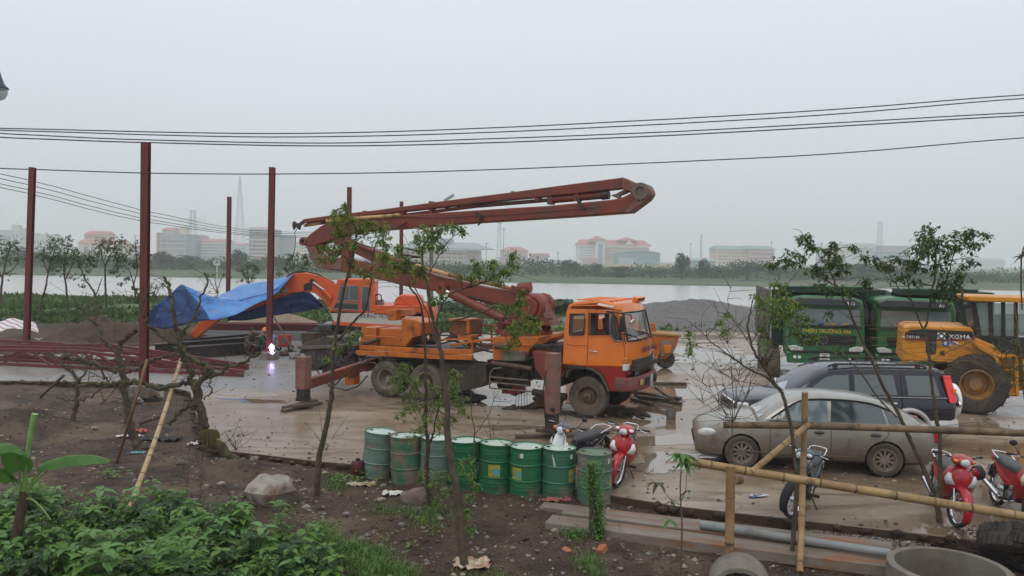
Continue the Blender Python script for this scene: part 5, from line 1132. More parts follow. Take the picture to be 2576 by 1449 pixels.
for (px,py,r,lab,m) in ((1375,1025,(.42,.2,.2),'rust brown pile behind the front outrigger leg',M('rust_heap',(0.11,0.055,0.03),(0.06,0.035,0.02),sc=5,rough=.9)),(1330,1028,(.25,.15,.05),'black greasy scrap under the pump truck',DARK),(1283,1030,(.2,.1,.04),'black oily lump under the chassis',DARK),(1424,1042,(.35,.14,.06),'dark board behind the front wheel',DARK),(1180,1010,(.35,.3,.16),'dark tyre-like lump behind the tandem wheels',DARK),(1470,1048,(.28,.2,.05),'black oily mess under the front wheel',BLACK)):
    debris(px,py,r,lab,m,'scrap','scrap_heap',0,int(px),3,.35)
q=G(1310,1035,0); mb=MB()
for k in range(5): mb.tube([q+V((k*.06-.1,.4,.9)),q+V((k*.07-.12,.2,.4)),q+V((k*.08-.15,.1,.02))],.01,n=4)
solo('hose_bundle',mb,BLACK,'thin black hoses hanging to the ground under the truck','hose')
# second orange pump machine right of the cab
q=G(1655,925,0); e=thing('trailer_pump','orange trailer concrete pump with round hopper behind the truck cab','pump',(q.x,30.5,0),radians(8))
def at30(px,py,yl): h=Y_(px,py,30.5+yl); return V((h.x-q.x,yl,h.z))
def pp(name,pts,y0,th,m,**k): mb=MB(); mb.prism([at30(x,y,y0) for x,y in pts],(0,th,0)); return obj(name,mb,m,e,bevel=.02,fix=True,**k)
pp('hopper',[(1600,836),(1708,845),(1700,872),(1690,890),(1676,902),(1655,905),(1630,903),(1605,890)],-.4,1.3,DO); pp('hopper_rim',[(1598,833),(1712,843),(1712,849),(1598,839)],-.45,1.4,M('rim_mud',(0.35,0.17,0.06),rough=.7))
pp('end_plate',[(1658,858),(1692,852),(1699,870),(1690,889),(1675,898),(1658,896)],-.48,.05,M('concrete_caked',(0.22,0.18,0.13),(0.3,0.14,0.05),sc=5,rough=.9)); pp('end_cover',[(1664,868),(1686,868),(1684,888),(1668,890)],-.53,.04,ORANGE)
pp('body',[(1440,800),(1600,800),(1612,815),(1612,880),(1440,880)],0,1.4,DO); pp('hood',[(1540,793),(1600,793),(1605,803),(1540,803)],.1,1.2,DO); pp('bracket',[(1640,812),(1650,812),(1654,838),(1642,838)],.2,.1,DO)
mb=MB(); mb.tube([at30(1655,912,-.3),at30(1690,908,-.4),at30(1706,906,-.4)],.02,n=6); obj('hose',mb,BLACK,e)
for x in (-2.0,.2):
    wheel(e,(x,-.3,.35),.35,.18,.2,ty_m=TYRE)
wheel(e,(-2.0,1.5,.35),.35,.18,.2,side=1,ty_m=TYRE)
# red welding machine and barrel by the welders
q=G(708,885,0); e=thing('welding_machine','small red welding machine on wheels right of the welders','machine',(q.x,q.y+.5,0)); mb=MB(); mb.box((0,0,.42),(.42,.5,.5)); obj('body',mb,M('bright_red_box',(0.45,0.03,0.03),(0.35,0.04,0.03),sc=5),e,bevel=.03); mb=MB(); mb.cyl((0,-.26,.42),(0,-.24,.42),.11,n=16); obj('fan_vent',mb,M('worn_grille',(0.12,0.12,0.115)),e)
for x in (-.2,.3): mb=MB(); mb.lathe([(.05,-.03),(.13,-.03),(.13,.03),(.05,.03)],(x,-.2,.13),(0,1,0),n=16,close=True); obj('wheel',mb,BLACK,e,smooth=40)
mb=MB(); mb.box((-.75,.2,.45),(.55,.5,.35),Matrix.Rotation(.15,3,'Y')); o=solo('crate',mb,M('blue_white_crate',(0.20,0.30,0.48),(0.5,0.48,0.46),sc=3.5,rough=.6,lo=.48,hi=.52),'blue and white crate beside the red welding machine','crate',bevel=.02); o.location=(q.x+.05,q.y+.4,0)
mb=MB(); rr=random.Random(3)
pts=[V((q.x+.3+.6*sin(k*.9)+k*.08,q.y-.1+.25*cos(k*1.3),.03)) for k in range(26)]; mb.tube(pts,.025,n=5); solo('cable',mb,BLACK,'black welding cable coiled on the ground by the welding machine','cable')
# welding arc: it gives off light
w_=Y_(683,874,G(677,904).y-.25); mb=MB(); mb.blob((0,0,0),(.085,.05,.10),3,.5,2); arc=solo('welding_arc',mb,M('arc_glow',(1,1,1),emit=((0.55,0.42,1.0),16)),'bright violet welding arc at the foot of the red post','welding spark'); arc.location=w_
mb=MB(); mb.blob((0,0,0),(.07,.05,.06),8,.5,2); a2=solo('welding_arc',mb,M('arc_glow',(1,1,1)),'second smaller violet glow just below the welding arc','welding spark'); a2.location=w_+V((.03,-.02,-.2))
# far muddy slabs behind the excavator
for i,(px,py,L) in enumerate(((430,1,0),)): pass
rr=random.Random(77)
mb=MB()
for k in range(260):
    px=rr.uniform(560,860); py=rr.uniform(812,836); 
    if 660<px<745 and py<826: continue
    q=G(px,py,0); mb.blob((q.x,q.y,.02),(rr.uniform(.1,.4),rr.uniform(.1,.3),rr.uniform(.03,.12)),k,.3,1)
solo('rubble',mb,GSTONE,'pale broken rubble along the yard edge by the excavator','rubble',kind='stuff')
# ================================================================== people and dogs (skin-modifier bodies)
def skinbody(name,verts,edges,radii,m,parent=None,sub=2,root=0,matfn=None):
    me=bpy.data.meshes.new(name); me.from_pydata([tuple(v) for v in verts],edges,[]); me.materials.append(m)
    o=bpy.data.objects.new(name,me); COL.objects.link(o); o.parent=parent
    sk=o.modifiers.new('skin','SKIN'); sk.use_smooth_shade=True; sk.branch_smoothing=.4
    for i,v in enumerate(me.skin_vertices[0].data):
        r=radii[i]; v.radius=(r,r) if not hasattr(r,'__len__') else r; v.use_root=(i==root)
    o.modifiers.new('sub','SUBSURF').levels=sub; o.modifiers['sub'].render_levels=sub
    if matfn:
        o=bake(o); [o.data.materials.append(x) for x in matfn[1:]]
        for p in o.data.polygons: p.material_index=matfn[0](p.center)
    else: o=bake(o)
    o.data.polygons.foreach_set('use_smooth',[True]*len(o.data.polygons)); return o
SKIN=M('skin',(0.28,0.15,0.095),rough=.6); HAIR=M('black_hair',(0.012,0.010,0.009),rough=.5)
def worker(lab,loc,rz,top,trous,helmet=False,lean=.5):
    e=thing('person',lab,'person',loc,rz)
    # squatting, facing +x; pelvis low
    P=[(0,0,.30),(.05,0,.48),(.14,0,.66),(.20,0,.80),(.235,0,.90),(.27,0,.985),      # pelvis..neck..head
       (.02,.10,.28),(.42,.20,.50),(.22,.19,.12),(.34,.20,.04),(.02,-.10,.28),(.42,-.20,.50),(.22,-.19,.12),(.34,-.20,.04),
       (.18,.20,.76),(.34,.26,.52),(.58,.14,.45),(.66,.11,.43),(.18,-.20,.76),(.34,-.26,.52),(.58,-.12,.43),(.66,-.10,.41)]
    E=[(0,1),(1,2),(2,3),(3,4),(4,5),(0,6),(6,7),(7,8),(8,9),(0,10),(10,11),(11,12),(12,13),(2,14),(14,15),(15,16),(16,17),(2,18),(18,19),(19,20),(20,21)]
    Rr=[.14,(.155,.12),(.17,.125),(.09,.075),.055,.095,.095,.075,.05,.05,.095,.075,.05,.05,.07,.05,.035,.03,.07,.05,.035,.03]
    def mf(c):
        if c.z>.84 or (c.x>.52 and c.z>.36): return 2
        if c.z<.36 or (c.x>.22 and c.z<.52 and abs(c.y)>.08 and c.x<.5 and c.z<.44) : return 1
        return 0
    b=skinbody('body',P,E,Rr,top,e,matfn=(mf,trous,SKIN))
    mb=MB(); mb.blob((.285,0,1.0),(.10,.082,.115),2,.02,3); hd=obj('head',mb,SKIN,e,smooth=180)
    mb=MB(); mb.cyl((.375,0,.99),(.40,0,.965),.014,.018,n=8); obj('nose',mb,SKIN,hd)
    for s in (-1,1):
        mb=MB(); mb.blob((.368,s*.035,1.012),(.014,.014,.010),1,0,1); obj('eye',mb,HAIR,hd); mb=MB(); mb.blob((.285,s*.083,.99),(.02,.012,.03),1,.05,1); obj('ear',mb,SKIN,hd)
    mb=MB(); mb.box((.372,0,.945),(.012,.05,.010)); obj('mouth',mb,M('lips',(0.2,0.08,0.06)),hd)
    for s in (-1,1):   # hand: palm with fingers and thumb
        h=MB(); c=V((.69,s*.105,.42)); h.blob(c,(.04,.035,.016),1,.02,2)
        for k,(L_,a) in enumerate(((.055,-.35),(.065,-.1),(.06,.12),(.048,.35))): d=V((cos(a),sin(a),-.15)); h.tube([c+d*.03,c+d*(.03+L_*.5),c+d*(.03+L_)+V((0,0,-.02))],[.009,.008,.006],n=6)
        h.tube([c+V((-.01,-s*.03,0)),c+V((.02,-s*.05,-.01)),c+V((.045,-s*.052,-.02))],[.010,.009,.007],n=6); obj('hand',h,SKIN,e,smooth=180)
        f=MB(); f.box((.30,s*.2,.035),(.27,.095,.07)); obj('shoe',f,BLACK,e,bevel=.02)
    if helmet:
        mb=MB(); mb.lathe([(.135,.0),(.118,.012),(.112,.06),(.09,.105),(.05,.13),(.001,.138)],(.275,0,1.02),n=20); obj('hard_hat',mb,M('hat_orange',(0.75,0.2,0.02),rough=.35),e,smooth=50)
    else:
        mb=MB(); mb.blob((.27,0,1.03),(.112,.094,.10),7,.12,3); obj('hair',mb,HAIR,e,smooth=180)
    return e
qw=G(640,893); 
worker('crouching welder without hat in a brown shirt, left of the other welder',(qw.x-.28,qw.y-.1,0),radians(-25),M('brown_shirt',(0.09,0.07,0.055),(0.06,0.045,0.04),sc=9,rough=.9),M('maroon_trousers',(0.07,0.025,0.022),rough=.9))
worker('crouching welder in dark green jacket and orange hard hat beside the red post',(qw.x+.28,qw.y-.45,0),radians(5),M('dark_green_jacket',(0.022,0.038,0.034),(0.03,0.045,0.04),sc=9,rough=.9),M('dark_trousers',(0.02,0.02,0.02),rough=.9),True)
# dog curled asleep under the bumper, and a brown one
def dog(lab,loc,rz,cb,ch):
    e=thing('dog',lab,'dog',loc,rz)
    P=[(-.30,.0,.13),(-.12,.03,.15),(.08,.02,.15),(.20,-.02,.14),(.30,-.06,.12),(.40,-.10,.085),(.49,-.13,.06),
       (-.34,-.10,.07),(-.20,-.20,.05),(-.05,-.24,.035),(.14,-.12,.06),(.24,-.20,.04),(.36,-.22,.03),(-.40,.06,.08),(-.44,.18,.05),(-.34,.27,.035)]
    E=[(0,1),(1,2),(2,3),(3,4),(4,5),(5,6),(0,7),(7,8),(8,9),(3,10),(10,11),(11,12),(0,13),(13,14),(14,15)]
    Rr=[.11,.125,.13,.10,.08,.065,.032,.06,.035,.028,.05,.03,.027,.04,.025,.018]
    b=skinbody('body',P,E,Rr,cb,e,matfn=(lambda c:1 if (c.x>.36 or c.z<.05) else 0,ch))
    for s in (-1,1): mb=MB(); mb.add([(.36,-.09+s*.04,.13),(.40,-.09+s*.075,.14),(.35,-.09+s*.10,.09),(.34,-.09+s*.05,.10)],[(0,1,2),(0,2,3),(0,3,1),(1,3,2)]); obj('ear',mb,cb,e)
    mb=MB(); mb.blob((.515,-.14,.062),(.014,.014,.012),1,0,1); obj('nose',mb,BLACK,e); return e
qd=G(1588,1050); dog('black dog with brown head sleeping on the yard in front of the wheel',(qd.x,qd.y,0),radians(-8),M('black_fur',(0.02,0.016,0.013),(0.06,0.032,0.018),sc=5,rough=.9,lo=.5,hi=.65),M('brown_fur',(0.10,0.05,0.025),(0.04,0.025,0.015),sc=10,rough=.9))
# ================================================================== cars
def carframe(fx_,fy_,ang):
    return V((fx_,fy_,0)),radians(ang)
def loft_body(spec,n_end=0):
    """spec: list of (x, halfwidth, zbottom, deck, crown) -> closed mesh, centre line y=0"""
    rows=[]
    for (x,w,zb_,d,cr) in spec:
        h=d-zb_
        sec=[(0,zb_),(w*.80,zb_),(w*.95,zb_+.06*h/.6),(w*1.0,zb_+.28*h),(w*1.0,zb_+.58*h),(w*.985,zb_+.76*h),(w*.94,d-.06*h),(w*.86,d),(w*.45,d+cr*.8),(0,d+cr)]
        full=[(x,y,z) for y,z in sec]+[(x,-y,z) for y,z in reversed(sec[1:-1])]
        rows.append(full)
    mb=MB(); mb.grid(rows,closeu=True); k=len(rows[0]); mb.add(rows[0],[tuple(range(k))]); mb.add(rows[-1],[tuple(reversed(range(k)))])
    return mb
def gh_y(S,x,z):
    """half width of the greenhouse side at (x,z)"""
    xs_=[s[0] for s in S]; i=0
    for i in range(len(S)-1):
        if (xs_[i]-x)*(xs_[i+1]-x)<=0: break
    a,b_=S[i],S[i+1]; t=(x-a[0])/(b_[0]-a[0]) if b_[0]!=a[0] else 0
    wb=a[1]+(b_[1]-a[1])*t; zb_=a[2]+(b_[2]-a[2])*t; wt=a[3]+(b_[3]-a[3])*t; zt=a[4]+(b_[4]-a[4])*t
    f=(z-zb_)/max(.02,zt-zb_); return wb+(wt-wb)*max(0,min(1,f))
def loft_gh(S):
    rows=[]
    for (x,wb,zb_,wt,zt) in S:
        sec=[(wb+.0,zb_-.08),(wb,zb_),(wb+(wt-wb)*.5,zb_+(zt-zb_)*.5),(wt,zt-.0),(wt-.06,zt+.045),(wt*.5,zt+.075),(0,zt+.085)]
        full=[(x,y,z) for y,z in sec]+[(x,-y,z) for y,z in reversed(sec[:-1])]
        rows.append(full)
    mb=MB(); mb.grid(rows,closeu=True); k=len(rows[0]); mb.add(rows[0],[tuple(range(k))]); mb.add(rows[-1],[tuple(reversed(range(k)))])
    return mb
def side_glass(par,S,pts_top,pts_bot,side,m,name='window',off=.008,lab=None):
    """ruled patch between a top line and a bottom line in (x,z)"""
    A=cat(pts_top,10); B=cat(pts_bot,10); rows=[]
    for j in range(5):
        t=j/4; rows.append([(A[k][0]*(1-t)+B[k][0]*t, side*(gh_y(S,A[k][0]*(1-t)+B[k][0]*t,A[k][1]*(1-t)+B[k][1]*t)+off), A[k][1]*(1-t)+B[k][1]*t) for k in range(11)])
    mb=MB(); mb.grid(rows); return obj(name,mb,m,par,smooth=60,label=lab)
def end_glass(par,S,i0,i1,m,name,inset=.09,off=.012,f0=.06,f1=.94):
    a,b_=S[i0],S[i1]; rows=[]
    for t in (f0,.35,.65,f1):
        x=a[0]+(b_[0]-a[0])*t; w=(a[3]+(b_[3]-a[3])*t)-inset; z=a[4]+(b_[4]-a[4])*t
        sgn=1 if a[0]>b_[0] else -1
        rows.append([(x+off*.6*sgn, w*u, z+.045+.04*(1-abs(u))+off) for u in (-1,-.7,-.35,0,.35,.7,1)])
    mb=MB(); mb.grid(rows); return obj(name,mb,m,par,smooth=60)
def archcut(body,xs_,r,hw,zc,depth=.34):
    for x in xs_:
        for s in (-1,1):
            c=MB(); c.cyl((x,s*(hw-depth),zc),(x,s*(hw+.2),zc),r,n=28); cut(body,[c])
    body.data.polygons.foreach_set('use_smooth',[True]*len(body.data.polygons)); body.data.set_sharp_from_angle(angle=radians(32))
def archliner(par,xs_,r,hw,zc,m,name='wheel_well'):
    for x in xs_:
        for s in (-1,1):
            mb=MB(); mb.lathe([(.001,-.30),(r+.004,-.30),(r+.004,-.02)],(x,s*hw,zc),(0,s,0),n=28); obj(name,mb,BLACK,par)
# ---- silver sedan
a=G(1865,1180); b_=G(2225,1201); ang=atan2(a.y-b_.y,a.x-b_.x); left=V((-sin(ang),cos(ang),0)); hw=.89
org=a-left*hw*.98; org.z=0
sed=thing('sedan','muddy silver grey sedan parked in front of the dark jeep','car',org,ang)
wbase=(a-b_).length
SILV=M('muddy_silver_paint',(0.30,0.285,0.25),(0.25,0.235,0.20),sc=1.5,rough=.28,metal=.45,coat=.5,dirt=(0.17,0.135,0.10),dsc=1.6,dlo=.58,dhi=.75,zdirt=(.25,1.05))
R_=-wbase
spec=[(.88,.50,.34,.60,.0),(.86,.62,.24,.66,.01),(.78,.74,.20,.72,.02),(.62,.82,.19,.78,.03),(.40,.87,.19,.83,.04),(0,.89,.19,.885,.05),(-.5,.895,.19,.93,.05),(-.9,.895,.20,.955,.04),(-1.8,.895,.20,.97,.03),(R_+.2,.895,.20,.985,.03),(R_-.2,.885,.20,.99,.03),(R_-.6,.86,.22,.985,.03),(R_-.86,.80,.26,.95,.02),(R_-.98,.70,.30,.88,.01),(R_-1.02,.58,.36,.80,.0)]
bd=obj('body',loft_body(spec),SILV,sed,fix=True)
archcut(bd,(0,R_),.36,.90,.33); archliner(sed,(0,R_),.36,.89,.33,M('dark_recess',(0.012,0.011,0.010),rough=.8))
S=[(-.28,.80,.93,.74,.90),(-.45,.80,.94,.72,1.01),(-.75,.81,.95,.67,1.21),(-1.05,.815,.955,.63,1.335),(-1.5,.82,.96,.615,1.385),(-2.1,.82,.965,.61,1.375),(-2.55,.81,.97,.615,1.31),(-2.9,.80,.98,.63,1.18),(-3.2,.78,.985,.66,1.03),(-3.32,.77,.985,.68,.95)]
k_=(wbase/2.62); S=[(s[0]*k_,)+s[1:] for s in S]
obj('roof',loft_gh(S),SILV,sed,fix=True,smooth=34)
FOG=M('blue_grey_glass',(0.12,0.15,0.16),rough=.05,spec=.9,coat=1); SCR=M('pale_reflecting_glass',(0.20,0.23,0.25),rough=.05,spec=1.0,coat=1)  # pale glass colours carry the sky's reflection
end_glass(sed,S,0,3,SCR,'windscreen'); end_glass(sed,S,9,6,SCR,'rear_window')
for s in (1,-1):
    side_glass(sed,S,[(-.62*k_,1.02),(-.95*k_,1.24),(-1.18*k_,1.335),(-1.60*k_,1.362)],[(-.58*k_,.985),(-.9*k_,.985),(-1.2*k_,.985),(-1.58*k_,.985)],s,FOG,lab='front side window reflecting the sky')
    side_glass(sed,S,[(-1.67*k_,1.362),(-2.1*k_,1.348),(-2.4*k_,1.305),(-2.58*k_,1.25)],[(-1.64*k_,.988),(-2.0*k_,.99),(-2.4*k_,.995),(-2.66*k_,1.0)],s,GLASSD)
    side_glass(sed,S,[(-2.63*k_,1.235),(-2.75*k_,1.18),(-2.85*k_,1.12),(-2.93*k_,1.06)],[(-2.70*k_,1.0),(-2.8*k_,1.0),(-2.9*k_,1.01),(-2.98*k_,1.02)],s,GLASSD)
    mb=MB(); P=[(-.55*k_,1.0),(-.95*k_,1.268),(-1.2*k_,1.36),(-1.62*k_,1.388),(-2.1*k_,1.375),(-2.45*k_,1.325),(-2.75*k_,1.22)]; mb.tube([(x,s*(gh_y(S,x,z)+.014),z) for x,z in cat(P,24)],.018,n=5); obj('rain_visor',mb,BLACK,sed,smooth=50)
    mb=MB(); mb.tube([(x,s*(.862 if x>-2.9 else .85),.958+(-x)*.008) for x in (-.5,-1.2,-2,-2.7,-3.1)],.012,n=4); obj('window_trim',mb,BLACK,sed)
    for x in (-.52,-1.64,-2.72):
        mb=MB(); w_=.899; mb.tube([(x*k_,s*(w_-.07),.95),(x*k_,s*w_,.75),(x*k_,s*(w_+.0),.45),(x*k_*1.0,s*(w_-.01),.27)] if x!=-2.72 else [(x*k_+.02,s*(w_-.07),.95),(x*k_+.06,s*w_,.8),(x*k_+.22,s*w_,.62),(x*k_+.28,s*w_,.5)],.005,n=4); obj('door_gap',mb,BLACK,sed)
    for x in (-1.42,-2.44):
        mb=MB(); mb.blob((x*k_,s*.90,.79),(.10,.02,.035),1,0,2); obj('door_handle',mb,M('dark_handle',(0.05,0.05,0.05),rough=.4),sed,smooth=60)
    mb=MB(); mb.tube([(.30,s*.898,.36),(-wbase+.45,s*.905,.36)],.012,n=4); obj('side_moulding',mb,SILV,sed)
    mb=MB(); mb.blob((-.66,s*.96,1.03),(.05,.09,.065),2,.05,2); mb.bar((-.66,s*.82,1.0),(-.66,s*.93,1.01),.04); obj('mirror',mb,SILV,sed,smooth=50)
    mb=MB(); mb.blob((0,0,0),(.21,.075,.088),2,.0,3); Rm_=Matrix.Rotation(-s*.62,3,'Z')@Matrix.Rotation(.16,3,'Y'); mb.v=[tuple(V((.665,s*.725,.655))+Rm_@V(v)) for v in mb.v]; obj('headlight',mb,M('headlight_lens',(0.62,0.63,0.60),(0.45,0.45,0.42),sc=9,rough=.15,coat=1),sed,smooth=180)
    mb=MB(); mb.box((R_-.93,s*.72,.80),(.12,.17,.24),Matrix.Rotation(s*-.55,3,'Z')); obj('tail_light',mb,M('red_lens',(0.45,0.02,0.03),rough=.15,coat=1),sed,bevel=.03)
    mb=MB(); mb.blob((.80,s*.55,.33),(.05,.08,.05),1,0,2); obj('fog_lamp',mb,M('amber_lens',(0.4,0.2,0.05),rough=.2),sed)
mb=MB(); mb.box((.875,0,.45),(.06,.9,.10)); obj('grille',mb,BLACK,sed,bevel=.03); mb=MB(); mb.box((R_-1.03,0,.62),(.02,.5,.12)); obj('number_plate',mb,WHITEP,sed)
ALM=M('muddy_alloy',(0.26,0.22,0.17),(0.18,0.14,0.10),sc=8,rough=.6,metal=.2); MTY=M('muddy_car_tyre',(0.095,0.08,0.062),(0.05,0.042,0.034),sc=4,rough=.85)
for x in (0,R_):
    for s in (1,-1): wheel(sed,(x,s*.79,.325),.325,.205,.20,side=s,rim_m=ALM,ty_m=MTY,style='alloy')
# ---- dark jeep / SUV with silver cladding
a=V(((1937-1288)/FPX*17.6,17.6,0)); a=Y_(1937,1000,17.6); a.z=0; ang=radians(179); hwS=.90
suv=thing('sport_utility_vehicle','dark blue black off-road wagon with silver lower trim and covered spare wheel','car',a+V((0,hwS,0)),ang)
WB=3.03
NAVY=M('navy_black_paint',(0.012,0.013,0.022),(0.010,0.010,0.016),sc=2,rough=.2,coat=.4,spec=.5); CLAD=M('silver_cladding',(0.50,0.48,0.45),(0.42,0.40,0.37),sc=2,rough=.35,metal=.3,dirt=(0.24,0.19,0.15),dsc=2,dlo=.6,dhi=.8)
spec=[(.66,.74,.58,.92,.0),(.60,.82,.56,.98,.02),(.40,.87,.55,1.03,.03),(0,.90,.55,1.06,.04),(-.55,.90,.55,1.10,.04),(-1.2,.90,.55,1.12,.02),(-2.4,.90,.55,1.13,.02),(-3.5,.90,.55,1.13,.02),(-3.95,.88,.55,1.12,.0),(-4.04,.84,.56,1.10,.0)]
bd=obj('body',loft_body(spec),NAVY,suv,fix=True); archcut(bd,(0,-WB),.44,.92,.40)
spec=[(.74,.66,.34,.60,0),(.70,.82,.30,.64,0),(.45,.90,.30,.66,0),(0,.915,.32,.66,0),(-1,.915,.34,.60,0),(-3,.915,.34,.62,0),(-3.7,.90,.34,.66,0),(-4.10,.88,.36,.66,0),(-4.16,.78,.40,.64,0)]
cl=obj('lower_cladding',loft_body(spec),CLAD,suv,fix=True); archcut(cl,(0,-WB),.42,.93,.40); archliner(suv,(0,-WB),.42,.90,.40,M('dark_recess',(0.012,0.011,0.010)))
S=[(-.42,.82,1.08,.78,1.06),(-.75,.83,1.10,.75,1.28),(-1.10,.84,1.11,.72,1.52),(-1.38,.845,1.12,.71,1.64),(-1.9,.85,1.12,.71,1.685),(-2.8,.85,1.12,.71,1.695),(-3.6,.85,1.12,.71,1.685),(-3.86,.84,1.12,.70,1.62),(-3.98,.83,1.12,.74,1.40),(-4.05,.82,1.12,.80,1.10)]
obj('cabin',loft_gh(S),NAVY,suv,fix=True,smooth=34)
end_glass(suv,S,0,3,SCR,'windscreen'); GG=M('grey_green_glass',(0.055,0.07,0.066),rough=.06,spec=.9,coat=1)
mb=MB(); mb.grid([[(-4.03,y,1.18) for y in (-.6,0,.6)],[(-3.93,y,1.55) for y in (-.58,0,.58)]]); obj('rear_window',mb,GG,suv)
for s in (1,-1):
    side_glass(suv,S,[(-.98,1.30),(-1.2,1.47),(-1.4,1.55),(-1.75,1.575)],[(-.90,1.17),(-1.2,1.16),(-1.4,1.16),(-1.75,1.16)],s,GG); side_glass(suv,S,[(-1.87,1.58),(-2.2,1.585),(-2.5,1.585),(-2.72,1.58)],[(-1.87,1.16),(-2.2,1.16),(-2.5,1.16),(-2.78,1.16)],s,GG)
    side_glass(suv,S,[(-2.98,1.58),(-3.2,1.58),(-3.4,1.58),(-3.60,1.57)],[(-3.02,1.16),(-3.2,1.16),(-3.45,1.16),(-3.70,1.16)],s,GG)
    mb=MB(); mb.tube([(x,s*.865,1.12) for x in (-.8,-2,-2.9,-3.85)],.010,n=4); obj('window_trim',mb,CLAD,suv)
    for x in (-1.81,-2.88): mb=MB(); mb.tube([(x,s*.72,1.67),(x,s*.845,1.15),(x,s*.903,1.0),(x,s*.903,.62)],.006,n=4); obj('door_gap',mb,BLACK,suv)
    for x in (-1.6,-2.68): mb=MB(); mb.blob((x,s*.91,.99),(.10,.025,.03),1,0,2); obj('door_handle',mb,CHROME,suv,smooth=60)
    mb=MB(); mb.tube([(-1.35,s*.62,1.74),(-1.5,s*.62,1.79),(-3.3,s*.62,1.80),(-3.5,s*.62,1.75)],.022,n=6); obj('roof_rail',mb,BLACK,suv,smooth=50)
    for x in (-1.5,-2.4,-3.3): obj('rail_foot',MB().box((x,s*.62,1.75),(.1,.05,.07)),BLACK,suv)
    mb=MB(); mb.blob((-.72,s*1.0,1.16),(.06,.11,.085),2,.03,2); mb.bar((-.72,s*.83,1.13),(-.72,s*.95,1.13),.05); obj('mirror',mb,CHROME,suv,smooth=60)
    for x in (0,-WB): mb=MB(); mb.tube([(x+cos(t_)*.45,s*.905,.40+sin(t_)*.45) for t_ in [radians(8+164*k/14) for k in range(15)]],.055,n=8); obj('fender_flare',mb,CLAD,suv,smooth=60)
    q=[(-3.80,1.60),(-3.955,1.60),(-4.055,1.16),(-4.06,1.02),(-3.93,1.02)]
    mb=MB(); mb.prism([(x+.03,s*(.775-.0 if z>1.5 else (.86 if z<1.1 else .85)),z) for x,z in q],(0,-s*.05,0)); o=obj('tail_light',mb,M('bright_red_lens',(0.85,0.02,0.015),rough=.15,coat=1),suv,fix=True); o.location=(0,s*.03,0)
    mb=MB(); mb.box((-3.985,s*.885,1.28),(.07,.03,.08)); obj('indicator',mb,M('amber_bright',(0.8,0.25,0.02),rough=.2),suv)
    mb=MB(); mb.box((.52,s*.76,.82),(.26,.22,.24),Matrix.Rotation(-s*.35,3,'Z')); obj('headlight',mb,M('headlight_lens',(0.62,0.63,0.60)),suv,bevel=.05)
    for x in (0,-WB): wheel(suv,(x,s*.80,.38),.38,.21,.24,side=s,rim_m=ALM,ty_m=TYRE,style='alloy')
mb=MB(); mb.box((.66,0,.82),(.08,1.1,.20)); obj('grille',mb,CHROME,suv,bevel=.03)
sp_=MB(); sp_.lathe([(.001,.13),(.30,.13),(.37,.10),(.385,.04),(.385,-.10),(.36,-.13),(.001,-.13)],(-4.34,0,.93),(-1,0,0),n=36); so_=obj('spare_wheel',sp_,CLAD,suv,smooth=35)
mb=MB(); mb.lathe([(.387,.09),(.392,.09),(.392,-.02),(.387,-.02)],(-4.34,0,.93),(-1,0,0),n=36,close=True); obj('cover_band',mb,WHITEP,so_,smooth=35); mb=MB(); mb.cyl((-4.05,0,.93),(-4.22,0,.93),.33,n=28); obj('tyre',mb,BLACK,so_)
mb=MB(); mb.tube([(-4.05,.75,1.3),(-4.12,.78,1.12),(-4.17,.70,.98)],.025,n=6); mb.blob((-4.19,.69,.96),(.06,.10,.08),2,0,2); obj('reversing_mirror',mb,CHROME,suv,smooth=60)
# ================================================================== yellow wheel loader
LY=21.7; LO=Y_(2455,1042,LY); LO.z=0
ld=thing('wheel_loader','yellow wheel loader with black stripe and XGMA lettering, behind the dark wagon','loader',LO,radians(-21))
LX=V((cos(radians(-21)),sin(radians(-21)),0)); LYV=V((-sin(radians(-21)),cos(radians(-21)),0))
YEL=M('loader_yellow',(0.60,0.235,0.012),(0.52,0.195,0.012),sc=2,rough=.38,dirt=(0.17,0.10,0.05),dsc=2.4,dlo=.58,dhi=.74)
def xl(px,py,yl=0.0): s_,z_=plane_hit(px,py,LO,LX,LYV,yl); return V((s_,yl,z_))
def ls(name,pts,y0,th,m,bev=.02,par=ld,**k): mb=MB(); mb.prism([xl(x,y,y0) for x,y in pts],(0,th,0)); return obj(name,mb,m,par,bevel=bev,fix=True,**k)
hood=ls('hood',[(2273,828),(2277,823),(2292,819),(2330,820),(2440,823),(2448,830),(2452,848),(2500,868),(2520,890),(2520,905),(2440,935),(2380,912),(2267,908),(2270,880)],.35,2.0,YEL,.04)
ls('black_stripe',[(2277,838),(2290,830),(2330,828),(2446,834),(2452,848),(2400,853),(2277,851)],.335,.02,BLACK,.002,hood); ls('red_stripe',[(2277,852),(2400,854),(2452,849),(2453,853),(2400,858),(2277,856)],.33,.02,M('dark_red_stripe',(0.2,0.015,0.02)),.001,hood)
ls('side_vent',[(2329,850),(2356,851),(2355,885),(2350,891),(2334,891),(2329,886)],.33,.03,BLACK,.01,hood); ls('small_vent',[(2367,883),(2377,884),(2376,895),(2366,894)],.335,.02,BLACK,.002,hood)
ls('sticker',[(2369,862),(2375,857),(2400,859),(2411,862),(2410,868),(2396,869),(2372,867)],.335,.015,WHITEP,.002,hood)
text('XGMA',.165,xl(2414,848,.31),(radians(90),0,0),WHITEP,hood,sx=1.1,ext=.006); text('XG951III',.10,xl(2291,848,.32),(radians(90),0,0),WHITEP,hood,sx=1.2,ext=.005)
mb=MB(); c=xl(2368,845,.315); mb.box(c,(.19,.01,.17)); lg=obj('logo',mb,WHITEP,hood)
